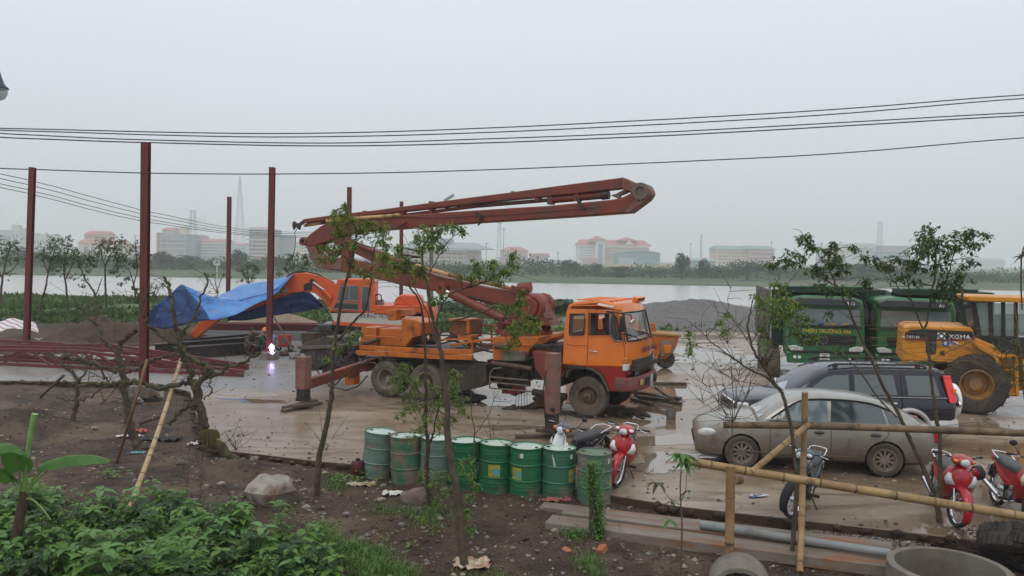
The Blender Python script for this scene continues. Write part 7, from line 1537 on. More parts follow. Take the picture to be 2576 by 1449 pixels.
rag(908,1222,.5,.22,'crumpled cream and orange plastic bag left of the brown stained drum',M('cream_bag',(0.5,0.42,0.3),(0.35,0.2,0.12),sc=8,rough=.6),3,-.14,.06,'plastic_bag','bag'); rag(988,1245,.34,.2,'white plastic scrap below the second drum',M('white_bag',(0.6,0.58,0.52),rough=.5),4,-.14,.06,'plastic_bag','bag')
rag(1188,1424,.5,.35,'pale crumpled bag at the foot of the leaning tree',M('cream_bag',(0.5,0.42,0.3)),5,-.24,.07,'plastic_bag','bag'); rag(352,1086,.35,.2,'red plastic bag among the litter on the left',M('red_bag',(0.45,0.07,0.05),rough=.4),6,-.12,.05,'plastic_bag','bag'); rag(332,1099,.7,.12,'long white plastic scrap beside the red bag',M('white_bag',(0.6,0.58,0.52)),7,-.12,.04,'plastic_bag','bag')
rag(375,1108,.5,.3,'black plastic bag among the litter',M('black_bag',(0.012,0.012,0.014),rough=.2),8,-.12,.08,'plastic_bag','bag'); rag(418,1108,.6,.3,'second black plastic bag right of the first',M('black_bag',(0.012,0.012,0.014)),9,-.12,.08,'plastic_bag','bag'); rag(346,1140,.3,.12,'turquoise plastic scrap on the brown soil',M('turq',(0.12,0.33,0.36),rough=.4),10,-.12,.03,'plastic_bag','bag'); rag(488,1119,.25,.15,'small white bag right of the litter',M('white_bag',(0.6,0.58,0.52)),11,-.12,.06,'plastic_bag','bag')
rag(1907,1249,.34,.12,'crushed blue and white packet on the slab by the bamboo rail',M('blue_packet',(0.08,0.12,0.22),(0.6,0.6,0.6),sc=9,rough=.4,lo=.48,hi=.52),12,.01,.03,'packet','litter',.3); rag(590,1152,.16,.1,'orange scrap at the slab edge',M('orange_scrap',(0.5,0.15,0.06)),13,-.1,.03,'scrap','litter'); rag(2067,1297,.12,.06,'tiny red wrapper at the slab edge',M('red_bag',(0.45,0.07,0.05)),14,-.1,.03,'wrapper','litter'); 

BRK=M('broken_brick',(0.42,0.13,0.05),(0.3,0.09,0.045),sc=7,rough=.85,bump=.004)
for (px,py,s,lab) in ((1514,1388,.09,'bright orange broken brick in front of the vine-covered stump'),(1426,1392,.07,'darker brown brick bit left of the bright one'),(1398,1246,.05,'tiny brick bit'),(1368,1444,.04,'brick chip')): 
    if s>.06:
        mb=MB(); mb.box((0,0,0),(s*2,s*1.2,s)); o=solo('brick',mb,BRK,lab,'brick',bevel=.006); o.location=G(px,py,-.22)+V((0,0,.03)); o.rotation_euler=(.3,.2,.7*px)
# ================================================================== concrete posts / beams laid as a low step, pipe, rings
PLK=M('muddy_concrete_beam',(0.22,0.185,0.15),(0.16,0.125,0.095),sc=2,rough=.7,dirt=(0.24,0.10,0.045),dsc=1.3,dlo=.52,dhi=.66,bump=.004,bsc=15,stretch=(.6,2,2))
def slabbeam(pa,pb,w,h,z,lab):
    a=G(*pa,z=z+h); b_=G(*pb,z=z+h); d=b_-a; L=d.length; mb=MB(); n=14
    mb.box((0,0,-h/2),(L,w,h)); o=solo('concrete_beam',mb,PLK,lab,'beam','long concrete beams lying below the slab edge',bevel=.012); o.location=(a+b_)/2; o.rotation_euler=(0,0,atan2(d.y,d.x)); return o
slabbeam((1363,1268),(2245,1371),.30,.13,-.20,'rearmost concrete beam, starting right under the scratched drum'); slabbeam((1418,1284),(2245,1388),.26,.13,-.20,'middle concrete beam of the three with a pale end block'); slabbeam((1380,1304),(2262,1416),.42,.16,-.24,'front wide concrete beam with orange mud stains')
# grey plastic pipe
GP=M('grey_pvc',(0.25,0.265,0.26),(0.21,0.22,0.215),sc=2,rough=.4,dirt=(0.17,0.13,0.10),dsc=2,dlo=.58,dhi=.72)
a=G(1762,1320,.0); b_=G(2238,1392,.0); e=thing('plastic_pipe','long grey plastic pipe lying across the beams by the bamboo posts','pipe',a,atan2(b_.y-a.y,b_.x-a.x)); L=(b_-a).length; mb=MB(); mb.lathe([(.055,0),(.062,0),(.064,.13),(.058,.14),(.058,L),(.05,L),(.05,0)],(0,0,0),(1,0,0),n=24); obj('tube',mb,GP,e,smooth=40)
for x in (.10,.22): mb=MB(); mb.lathe([(.064,-.012),(.071,-.006),(.071,.006),(.064,.012)],(x,0,0),(1,0,0),n=24); obj('collar',mb,GP,e,smooth=40)
RINGM=M('ring_concrete',(0.21,0.19,0.155),(0.15,0.13,0.10),sc=2.5,rough=.8,bump=.005,bsc=25,dirt=(0.12,0.10,0.07),dsc=2,dlo=.55,dhi=.7)
def ring(c,R_o,R_i,h,axis_,lab):
    mb=MB(); mb.lathe([(R_i,0),(R_i,h),(R_o-.01,h),(R_o,h-.01),(R_o,0)],(0,0,0),axis_,n=64,close=True); o=solo('concrete_ring',mb,RINGM,lab,'concrete ring','concrete well rings at the bottom right',smooth=35); o.location=c; return o
zt=.16; cR=G(2387,1424,zt); ring((cR.x,cR.y-.0,zt-.6),.73,.635,.6,(0,0,1),'round concrete well ring standing upright at the bottom right')
c2=G(1880,1500,-.25); o=ring((c2.x-.05,c2.y+.15,-.35),.40,.345,.55,(.25,1,.05),'concrete ring lying half buried on its side, left of the standing ring')
# big tyres right
def bigtyre(px,py,z,r,w,tx,ty,lab,lug=True):
    mb=MB(); mb.lathe(tyre_prof(r,r*.55,w),(0,0,0),(0,0,1),n=56)
    for k in range(44):
        for s in (-1,1):
            a=2*pi*(k+(.5 if s>0 else 0))/44; mb.bar((cos(a)*(r-.005),sin(a)*(r-.005),s*w*.45),(cos(a+.05)*(r+.0),sin(a+.05)*r,s*w*.1),.035,.03,upv=(cos(a),sin(a),0))
    o=solo('tyre',mb,M('old_tyre',(0.075,0.068,0.060),(0.04,0.036,0.032),sc=4,rough=.85,bump=.003),lab,'tyre','old tyres stacked at the bottom right',smooth=40); o.location=G(px,py,z)+V((0,0,0)); o.rotation_euler=(tx,ty,0); return o
bigtyre(2625,1395,.12,.78,.34,radians(-22),radians(22),'large worn truck tyre lying tilted at the right frame edge'); bigtyre(2660,1370,.40,.55,.28,radians(-12),radians(18),'smaller tyre lying inside on top of the large worn tyre')
mb=MB(); rr=random.Random(31)
for k in range(46):
    a=G(rr.uniform(2330,2470),rr.uniform(1325,1380),-.12); b_=G(rr.uniform(2440,2576),rr.uniform(1385,1430),-.1); mb.tube([a,(a+b_)/2+V((rr.uniform(-.2,.2),rr.uniform(-.2,.2),rr.uniform(.0,.3))),b_],.006,n=4)
solo('dead_twigs',mb,M('dark_twig',(0.06,0.042,0.035),rough=.9),'tangle of dark dead palm twigs before the tyres','dead branches',kind='stuff')
# ================================================================== bamboo
BAM=M('bamboo',(0.36,0.235,0.10),(0.24,0.14,0.06),sc=2.5,rough=.5,dirt=(0.12,0.085,0.05),dsc=4,dlo=.55,dhi=.7,bump=.001); BAMP=M('pale_bamboo',(0.44,0.33,0.18),(0.34,0.23,0.11),sc=3,rough=.5,dirt=(0.17,0.12,0.07),dsc=4,dlo=.58,dhi=.7)
BAMD=M('dark_bamboo',(0.22,0.135,0.065),(0.13,0.085,0.045),sc=3,rough=.55,dirt=(0.07,0.05,0.035),dsc=4,dlo=.5,dhi=.65)
def bamboo(pts,r,lab,m=BAM,seg=.33,name='bamboo_pole',group='bamboo poles of the rough fence',r2=None):
    pts=[V(p) for p in pts]; L=sum((pts[i+1]-pts[i]).length for i in range(len(pts)-1)); P=[];Rr=[]; N=int(L/seg*4)
    cp=cat([tuple(p) for p in pts],max(N,8)) if len(pts)>2 else [tuple(pts[0].lerp(pts[1],k/max(N,8))) for k in range(max(N,8)+1)]
    s=0; last=V(cp[0]); nodes=[]; out=[]; rad=[]
    for k,p in enumerate(cp):
        p=V(p); s+=(p-last).length; last=p; rr_=r+((r2 or r)-r)*s/L
        out.append(p); rad.append(rr_)
    mb=MB(); mb.tube(out,rad,n=14); o=solo(name,mb,m,lab,'bamboo pole',group,smooth=50)
    # nodes
    d=seg*.6; j=0
    while d<L-.05:
        acc=0
        for i in range(len(out)-1):
            l_=(out[i+1]-out[i]).length
            if acc+l_>=d:
                c=out[i].lerp(out[i+1],(d-acc)/l_); ax_=(out[i+1]-out[i]).normalized(); rr_=rad[i]; break
            acc+=l_
        mb=MB(); mb.lathe([(rr_*.98,-.016),(rr_*1.09,-.006),(rr_*1.03,0),(rr_*1.10,.006),(rr_*.98,.016)],c,ax_,n=14); obj('node_ring',mb,BAMD,o,smooth=50); d+=seg*(.92+.16*((j*37)%10)/10); j+=1
    return o
Yb=12.1
bamboo([Y_(2025,987,12.0),Y_(2020,1200,12.0),G(2012,1440,-.22)],.047,'upright bamboo post on the right, standing free from ground to above the car roof',BAM,.75)
bamboo([Y_(1838,1172,11.0),Y_(1836,1320,11.0),Y_(1832,1520,11.0)],.062,'thick short bamboo post left of the free-standing one',BAM,.7)
bamboo([Y_(1820,1069,12.15),Y_(2100,1073,12.0),Y_(2640,1092,11.6)],.052,'upper dark bamboo rail crossing in front of the sedan',BAMD,.55)
bamboo([Y_(1735,1161,11.4),Y_(2000,1205,11.15),Y_(2640,1310,10.7)],.058,'lower pale bamboo rail sloping down to the right over the motorbikes',BAM,.50)
bamboo([Y_(1890,1188,11.2),Y_(2034,1068,12.0)],.045,'diagonal bamboo brace between the two rails',BAM,.3)
bamboo([Y_(1846,1208,10.98),Y_(1862,1208,11.6)],.055,'short bamboo stub poking out behind the thick post',BAMD,.4)
bamboo([Y_(455,905,17.2),Y_(400,1080,14.6),G(318,1300,-.2)],.036,'long pale bamboo prop leaning on the big dead tree',BAMP,.42,r2=.048)
bamboo([Y_(370,905,16.2),Y_(340,1010,15.6),G(293,1165,-.15)],.030,'thin brown bamboo prop leaning on the second dead tree',M('brown_bamboo',(0.16,0.08,0.035),(0.10,0.055,0.03),sc=3,rough=.6),.5)
bamboo([Y_(160,945,20.5),G(102,998,-.1)],.035,'thin stick leaning over the dark mud left of the dead trees',WOOD,.6,name='stick'); bamboo([G(350,1064,-.05),G(400,1048,0.05)],.05,'short log lying between the dead trees',WOOD,.5,name='log')

# ring/rings of foreground clutter: small stones, clods, chips (uncountable)
mb=MB(); rr=random.Random(8)
def onsoil(px,py):
    q=G(px,py,-.18)
    return q if not inside(q.x,q.y,SP) else None
cnt=0
while cnt<9000:
    px=rr.uniform(-20,2600); py=rr.uniform(985,1449); q=onsoil(px,py)
    if not q: continue
    s=rr.choice((.008,.010,.012,.015,.02,.03,.05))*rr.uniform(.7,1.3); z=hgt(q.x,q.y); bmv=[(q.x+s*rr.uniform(.6,1.2)*a_,q.y+s*rr.uniform(.6,1.2)*b2,z+s*rr.uniform(.3,.8)*c_) for a_,b2,c_ in ((1,0,0),(-1,0,0),(0,1,0),(0,-1,0),(0,0,1),(0,0,-1))]
    mb.add(bmv,[(0,2,4),(2,1,4),(1,3,4),(3,0,4),(2,0,5),(1,2,5),(3,1,5),(0,3,5)],rr.choice((0,0,0,0,0,0,1,1,1,2))); cnt+=1
solo('gravel',mb,[CLAY,GSTONE,M('pale_chip',(0.30,0.25,0.19),rough=.8)],'scattered small stones and clods on the wet soil','gravel',kind='stuff')
mb=MB(); cnt=0
while cnt<4200:   # gravel strip at the slab edge, right
    px=rr.uniform(2010,2340); py=rr.uniform(1305,1385); yy=1312+(px-2010)*.125
    if not (yy<py<yy+46): continue
    q=G(px,py,-.15); s=rr.uniform(.008,.018); z=max(hgt(q.x,q.y),-.14)+.005
    mb.add([(q.x+s,q.y,z),(q.x-s,q.y,z),(q.x,q.y+s,z),(q.x,q.y-s,z),(q.x,q.y,z+s*.8)],[(0,2,4),(2,1,4),(1,3,4),(3,0,4)],rr.choice((0,1,2))); cnt+=1
solo('gravel',mb,[CLAY,GSTONE,M('pale_chip',(0.30,0.25,0.19))],'strip of fine pale gravel between slab edge and beams','gravel',kind='stuff')

# grit, mud lumps and chips on the slab (uncountable)
mb=MB(); rr=random.Random(61); cnt=0
while cnt<3200:
    px=rr.uniform(-20,2600); py=850+600*rr.random()**1.2; q=G(px,py,0)
    if not inside(q.x,q.y,SP) or fbm(q.x,q.y,.35,3)<-.12: continue
    s=rr.choice((.006,.008,.010,.012,.016,.028))*rr.uniform(.7,1.4)*(1+.02*q.y); z=.004
    mb.add([(q.x+s*1.3,q.y,z),(q.x-s,q.y,z),(q.x,q.y+s,z),(q.x,q.y-s*1.2,z),(q.x,q.y,z+s*.7)],[(0,2,4),(2,1,4),(1,3,4),(3,0,4)],rr.choice((0,0,0,1,1,2))); cnt+=1
solo('grit',mb,[M('mud_lump',(0.06,0.04,0.025),rough=.8),GSTONE,M('pale_chip',(0.30,0.25,0.19))],'grit and mud lumps scattered over the wet yard','grit',kind='stuff')
# ragged mud spilling over the slab edge
mb=MB(); rr=random.Random(62)
for i in range(len(SLAB)-1):
    a,b_=SLAB[i],SLAB[i+1]; n=int((b_-a).length/.16)
    for k in range(n):
        if rr.random()<.45: continue
        p=a.lerp(b_,(k+rr.random())/max(1,n)); mb.blob((p.x+rr.gauss(0,.04),p.y-.05+rr.gauss(0,.05),-.05+rr.uniform(-.03,.03)),(rr.uniform(.05,.16),rr.uniform(.04,.12),rr.uniform(.03,.075)),k+i*7,.3,1)
solo('mud_clods',mb,SOIL,'ragged mud clods along the slab edge','mud',kind='stuff',smooth=180)
# fallen sticks and dead leaves on the soil
mb=MB(); rr=random.Random(63); cnt=0
while cnt<700:
    px=rr.uniform(-20,2300); py=rr.uniform(1000,1449); q=onsoil(px,py)
    if not q: continue
    z=hgt(q.x,q.y)+.012; a=rr.uniform(0,pi); cnt+=1
    if cnt%3:
        L=rr.uniform(.06,.35); d=V((cos(a),sin(a),rr.uniform(-.1,.15)))*L; mb.tube([(q.x,q.y,z),(q.x+d.x*.5,q.y+d.y*.5+rr.gauss(0,.02),z+.01),(q.x+d.x,q.y+d.y,z+d.z)],rr.uniform(.003,.007),n=4)
    else:
        s=rr.uniform(.02,.05); mb.add([(q.x-s,q.y,z),(q.x,q.y-s*.5,z+.015),(q.x+s,q.y,z+.005),(q.x,q.y+s*.5,z)],[(0,1,2,3)],1)
solo('fallen_sticks',mb,[M('dry_stick',(0.10,0.07,0.045),rough=.9),M('dead_leaf',(0.20,0.12,0.055),rough=.8)],'dry sticks and dead leaves lying on the soil','litter',kind='stuff')
# larger clods and stones that show singly
for k,(px,py,s,lab) in enumerate(((770,1290,.07,'small stone above the grass near the slim tree'),(1010,1330,.06,'small grey stone below the brownish boulder'),(958,1268,.08,'flat brown stone between the bags'),(1290,1378,.05,'little pale stone right of the leaning trunk foot'),(238,1090,.08,'stone left of the litter heap'),(455,1172,.10,'half buried stone at the foot of the long bamboo prop'),(2282,1372,.07,'pale stone on the gravel strip by the dead twigs'),(640,1165,.12,'brown clod beside the contorted trunk foot'),(556,1230,.07,'small stone before the boulder'),(1120,1245,.08,'grey stone behind the leaning trunk'),(1395,1335,.06,'small stone before the beams end'),(872,1310,.06,'stone between grass and drums'))):
    mb=MB(); mb.blob((0,0,0),(s,s*.8,s*.6),k+3,.25,2); o=solo('stone',mb,GSTONE if k%2 else ROCK,lab,'stone',smooth=30); q=G(px,py,-.18); o.location=(q.x,q.y,hgt(q.x,q.y)+s*.3)
# ================================================================== trees near the camera
LEAFA=leafmat('leaf_green',(0.10,0.18,0.022),(0.18,0.25,0.036),sc=2.5); LEAFB=leafmat('leaf_dark',(0.045,0.095,0.022),(0.09,0.14,0.03),sc=2.5); LEAFC=leafmat('leaf_bright',(0.13,0.26,0.035),(0.09,0.19,0.028),sc=3)
LEAFO=leafmat('leaf_olive',(0.12,0.12,0.035),(0.07,0.09,0.02),sc=3)
BARK=M('tree_bark',(0.055,0.04,0.025),(0.10,0.075,0.045),sc=9,rough=.85,bump=.006,bsc=30); BARKG=M('mossy_bark',(0.045,0.034,0.022),(0.095,0.085,0.035),sc=5,rough=.9,bump=.010,bsc=22)
def leaf(mb,p,d,L,w,rr,fold=.25,droop=.35,mi=0):
    d=V(d).normalized(); s=d.cross(V((0,0,1))); s=s.normalized() if s.length>.01 else V((1,0,0)); s=(s+V((0,0,rr.uniform(-.5,.5)))).normalized(); u=s.cross(d).normalized()
    m=p+d*L*.45-V((0,0,droop*L*.15)); t=p+d*L*.95-V((0,0,droop*L*.6))
    mb.add([p,m+s*w*.5+u*fold*w*.5,m,m-s*w*.5+u*fold*w*.5,t],[(0,2,1),(0,3,2),(1,2,4),(2,3,4)],mi)
def bunch(mb,p,rr,n,L,w,dirn=None,mi=0):
    for _ in range(n):
        d=V((rr.gauss(0,1),rr.gauss(0,1),rr.gauss(-.35,.55)))
        if dirn: d=d+V(dirn)*1.2
        leaf(mb,p+V((rr.gauss(0,.02),rr.gauss(0,.02),rr.gauss(0,.02))),d,L*rr.uniform(.7,1.2),w*rr.uniform(.7,1.2),rr,mi=mi)
def limbpts(pts,Y0,Y1=None):
    """pts: px list; depth runs from Y0 (root) to Y1 (tip)"""
    n=len(pts); return [Y_(x,y,Y0+((Y1 if Y1 is not None else Y0)-Y0)*i/max(1,n-1)) for i,(x,y) in enumerate(pts)]
def tree(name,lab,limbs,clusters,lm,seed,Lf=.075,wf=.030,dens=1.15,bark=BARK,cat_='tree',group=None,twigs=0,wig=.006,nb=6,jit=.45,crownname='crown'):
    rr=random.Random(seed); mb=MB(); allp=[]
    root=limbs[0][0][0]
    e=thing(name,lab,cat_,root,0,group)
    for (pts,r0,r1) in limbs:
        c=[V(p) for p in cat([tuple(p) for p in pts],max(6,len(pts)*4))] if len(pts)>2 else [pts[0].lerp(pts[1],k/6) for k in range(7)]
        n=len(c); c=[p+V((rr.gauss(0,wig),rr.gauss(0,wig),rr.gauss(0,wig)))*(0 if i in (0,) else 1) for i,p in enumerate(c)]
        r0*=.72 if r0>.1 else .74; rs=[(r0+(r1-r0)*(i/(n-1))**.8)*rr.uniform(.93,1.08) for i in range(n)]
        if r0>.03: rs[0]*=1.35
        mb.tube([p-root for p in c],rs,n=8 if r0>.02 else 5); allp+= [(p,rs[i]) for i,p in enumerate(c)]
    lb=MB(); tw=MB()
    for cl in clusters:
        (x,y,Yc,rx,ry)=cl[:5]; k=cl[5] if len(cl)>5 else 1.0
        c=Y_(x,y,Yc); wx=rx/FPX*Yc; wz=ry/FPX*Yc
        q=min(allp,key=lambda a:(a[0]-c).length+ (0.35 if a[0].z>c.z+.1 else 0))
        mid=(q[0]+c)/2+V((rr.gauss(0,.05),rr.gauss(0,.05),rr.uniform(-.02,.10)))*min(1.5,(q[0]-c).length+.3)
        tpts=cat([tuple(q[0]),tuple(mid),tuple(c)],7); mb.tube([V(t_)-root for t_ in tpts],[max(.004,min(q[1]*.7,.012)) ]*4+[.006]*2+[.004]*2 if len(tpts)==8 else .006,n=5)
        nbn=max(2,int(13*dens*k*(rx*ry/260)**.5))
        for _ in range(nbn):
            d=V((rr.gauss(0,.55)*wx,rr.gauss(0,jit)*wx*1.2,rr.gauss(0,.5)*wz)); p=c+d
            tw.tube([c-root+d*.1,c-root+d*.6+V((0,0,.02)),p-root],.0028,n=3,caps=False); bunch(lb,p-root,rr,nb,Lf,wf,(d.x,d.y,d.z))
    for _ in range(twigs):
        q=rr.choice(allp[len(allp)//5:]); d=V((rr.gauss(0,1),rr.gauss(0,.5),rr.uniform(-.2,1.1))).normalized(); L=rr.uniform(.12,.75); p=q[0]-root
        pts=[p,p+d*L*.5+V((rr.gauss(0,.03),0,rr.gauss(0,.03))),p+d*L+V((rr.gauss(0,.05),0,rr.gauss(0,.06)))]; mb.tube(pts,[.006,.004,.0025],n=4)
    obj('trunk',mb,bark,e,smooth=60)
    if lb.v: obj(crownname,lb,lm,e,kind='stuff'); obj('twigs',tw,bark,e,kind='stuff')
    return e
def cl(lst,Y,dx=0,dy=0,sp=.6,seed=1):
    rr=random.Random(seed); return [(x,y,Y+rr.uniform(-sp,sp),rx,ry) for (x,y,rx,ry) in lst]
# T1
tree('slim_tree','slim leaning tree left of the drums with its crown before the boom',[
 (limbpts([(800,1262),(801,1161),(816,1094),(827,1037),(834,995),(836,952),(839,896),(844,854),(853,797),(857,770),(869,711),(883,663),(891,612),(894,575),(870,530)],13.95,13.4),.075,.012),
 (limbpts([(845,860),(889,811),(920,775),(931,720),(935,674),(940,629),(958,590)],13.6,13.0),.030,.008),(limbpts([(842,969),(889,924),(930,912),(957,916),(970,905),(988,907),(1010,925)],13.8,13.0),.018,.006),(limbpts([(883,663),(860,640),(835,630),(812,620)],13.4,13.2),.015,.005),(limbpts([(891,612),(920,590),(960,578)],13.4,13.0),.012,.005)],
 cl([(866,513,8,8),(866,527,12,8),(841,533,10,8),(863,544,18,10),(886,547,16,10),(849,567,18,12),(874,570,22,14),(900,567,20,14),(928,564,20,14),(956,575,20,14),(970,584,16,12),(852,590,14,12),(914,584,20,12),(841,623,14,12),(812,621,12,10),(829,643,20,16),(807,654,14,10),(857,618,16,10),(880,654,14,12),(959,606,16,14),(970,623,14,12),(908,683,16,12),(886,671,16,12),(928,691,18,12),(896,610,16,14),(838,552,10,8)],13.3)
 +cl([(855,875,8,8,),(828,905,10,10),(846,870,8,6),(886,846,12,8),(905,838,10,8),(880,864,8,6)],13.6),LEAFA,1,dens=1.25,twigs=26)
# T2
tree('slim_tree','tall leaning tree in front of the drums, its trunk nearest the camera',[
 (limbpts([(1170,1442),(1162,1350),(1154,1265),(1142,1194),(1128,1109),(1125,1038),(1124,995),(1115,952),(1110,896),(1104,868),(1096,825),(1081,769),(1075,708),(1066,683),(1063,629),(1083,590),(1110,578)],11.0,11.6),.085,.010),
 (limbpts([(1106,880),(1110,823),(1129,809),(1186,794),(1214,786),(1250,772),(1290,775)],11.2,11.4),.026,.008),(limbpts([(1096,825),(1110,770),(1140,736),(1182,722),(1224,708),(1253,691),(1280,670)],11.2,11.6),.022,.006),
 (limbpts([(1104,868),(1090,850),(1080,800),(1060,755),(1035,700),(1020,663)],11.3,12.0),.022,.006),(limbpts([(1186,794),(1215,800),(1260,800),(1300,815),(1330,812)],11.3,11.5),.012,.005),(limbpts([(1075,700),(1100,650),(1135,600),(1165,582)],11.4,11.4),.012,.005)],
 cl([(1069,578,18,10),(1086,590,14,12),(1106,578,12,10),(1123,573,16,10),(1145,573,16,8),(1165,584,10,10),(1055,601,12,14),(1100,601,14,10),(1055,623,12,12),(1083,618,12,10),(1111,626,12,10),(1001,623,12,10),(1007,640,14,10),(965,643,20,14),(993,663,20,14),(1024,657,18,12),(956,671,20,12),(984,691,20,12),(1024,680,18,14),(1055,674,14,12),(1055,694,16,12),
 (1289,643,14,12),(1292,663,14,14),(1275,680,16,14),(1236,663,16,14),(1196,669,18,14),(1210,685,18,14),(1238,694,16,12),(1182,700,18,12),(1253,711,16,10),(1157,694,12,8),(1090,760,12,10),(1110,745,10,10)],11.4)+
 cl([(1276,771,22,16),(1295,781,20,14),(1308,762,14,12),(1334,796,14,12),(1347,808,14,12),(1344,825,12,14),(1308,815,22,14),(1295,830,20,14),(1320,825,16,12),(1295,849,14,16),(1281,873,10,14),(1315,742,8,8)],11.4,seed=3),LEAFA,2,Lf=.072,wf=.030,dens=1.25,twigs=30)
tree('slim_tree','twin-stemmed leafy tree rising from behind the third drum',[
 (limbpts([(1080,1300),(1076,1214),(1074,1166),(1077,1112),(1072,1080),(1070,1038),(1073,981),(1070,910),(1067,840),(1064,797),(1055,755),(1030,719),(1028,677)],13.4,12.6),.065,.010),
 (limbpts([(1077,1115),(1088,1100),(1097,1052),(1110,1010),(1140,985)],13.3,12.9),.03,.008),(limbpts([(1072,1000),(1050,985),(1025,960),(1010,940)],13.0,12.7),.015,.006)],
 cl([(1016,930,22,16),(1002,952,22,16),(1031,952,20,16),(1011,978,22,18),(1045,969,18,16),(1025,1003,22,18),(1016,1037,20,18),(1045,1023,20,16),(1087,981,20,14),(1101,1009,22,16),(1085,1025,18,14),(1143,952,18,14),(1143,981,20,16),(1157,1009,18,14),(1166,1034,14,12),(1129,1051,16,12),(1053,1080,16,10),(1072,1050,20,14),(1110,1070,16,12),(1035,1100,12,8)],12.8,seed=5)
 +cl([(1097,1208,16,14),(1120,1197,16,14),(1120,1237,16,14),(1057,1200,8,12),(1063,1308,8,12),(1100,1265,14,12)],12.6,seed=6),LEAFA,3,dens=1.15,twigs=14)
tree('sapling','thin sapling with yellow green leaves right of the leaning tree',[(limbpts([(1170,1320),(1177,1251),(1188,1180),(1194,1095),(1187,1050),(1185,1000),(1195,900)],11.9,11.9),.022,.004),(limbpts([(1194,1095),(1215,1065),(1231,1038),(1250,990),(1262,960)],11.9,11.8),.010,.003),(limbpts([(1190,1170),(1240,1140),(1290,1110),(1325,1090)],11.9,11.6),.006,.003)],
 cl([(1171,1166,18,12),(1185,1194,14,14),(1199,1222,10,10),(1179,1293,12,16),(1185,1336,10,12),(1176,1250,10,12),(1160,1180,14,10)],11.8,seed=7),LEAFC,4,dens=1.0,twigs=6)
# T3, T4
tree('slim_tree','leafy tree with bare lower boughs left of the green trucks',[
 (limbpts([(1990,1440),(1995,1373),(2003,1250),(1999,1142),(1982,1040),(1969,997),(1958,977),(1921,920),(1900,890),(1890,866),(1880,820),(1890,780)],11.4,11.6),.052,.012),
 (limbpts([(1958,977),(1920,945),(1882,929),(1828,890),(1780,853),(1750,820)],11.5,11.8),.026,.006),(limbpts([(1921,920),(1930,870),(1935,820),(1950,770),(1960,730)],11.5,11.5),.02,.006),(limbpts([(1921,920),(1950,880),(1985,840),(2010,800)],11.5,11.3),.014,.005),
 (limbpts([(1882,929),(1850,905),(1800,880),(1765,875)],11.6,11.9),.010,.003),(limbpts([(1958,977),(1900,965),(1840,955),(1790,920)],11.6,12),.008,.003),(limbpts([(1895,880),(1870,840),(1840,800),(1830,760),(1840,720)],11.6,12),.010,.003),(limbpts([(1850,905),(1830,860),(1815,820),(1800,770)],11.7,12),.007,.003)],
 cl([(1957,718,18,14),(1943,749,22,14),(1972,749,24,16),(1938,789,25,20),(1972,775,25,22),(2005,761,22,18),(2005,803,22,20),(2034,800,18,14),(1915,831,18,15),(1960,815,22,16),(1990,780,20,16),(1920,765,16,14),(1729,837,12,11),(1738,868,10,14),(1738,888,9,12),(1814,811,11,11),(1819,834,11,11),(1925,860,14,12),(2010,840,14,12),(1830,790,10,8),(2050,850,16,12),(1900,740,12,10)],11.5,seed=8),LEAFA,5,dens=1.0,twigs=60)
for x in ((1843,1063,'fan of bare twigs rising above the end of the upper bamboo rail'),):
    rr=random.Random(4); tree('bare_shrub',x[2],[(limbpts([(1846,1440),(1842,1200),(1843,1063),(1843,980),(1838,900)],11.6,11.6),.014,.004)]+[(limbpts([(1843,1063),(1843+dx*.5,1063-h*.5),(1843+dx,1063-h)],11.6,11.6),.008,.003) for dx,h in ((-60,90),(-90,60),(-30,130),(20,150),(60,110),(95,200),(-110,150))],[],LEAFA,6,twigs=46)
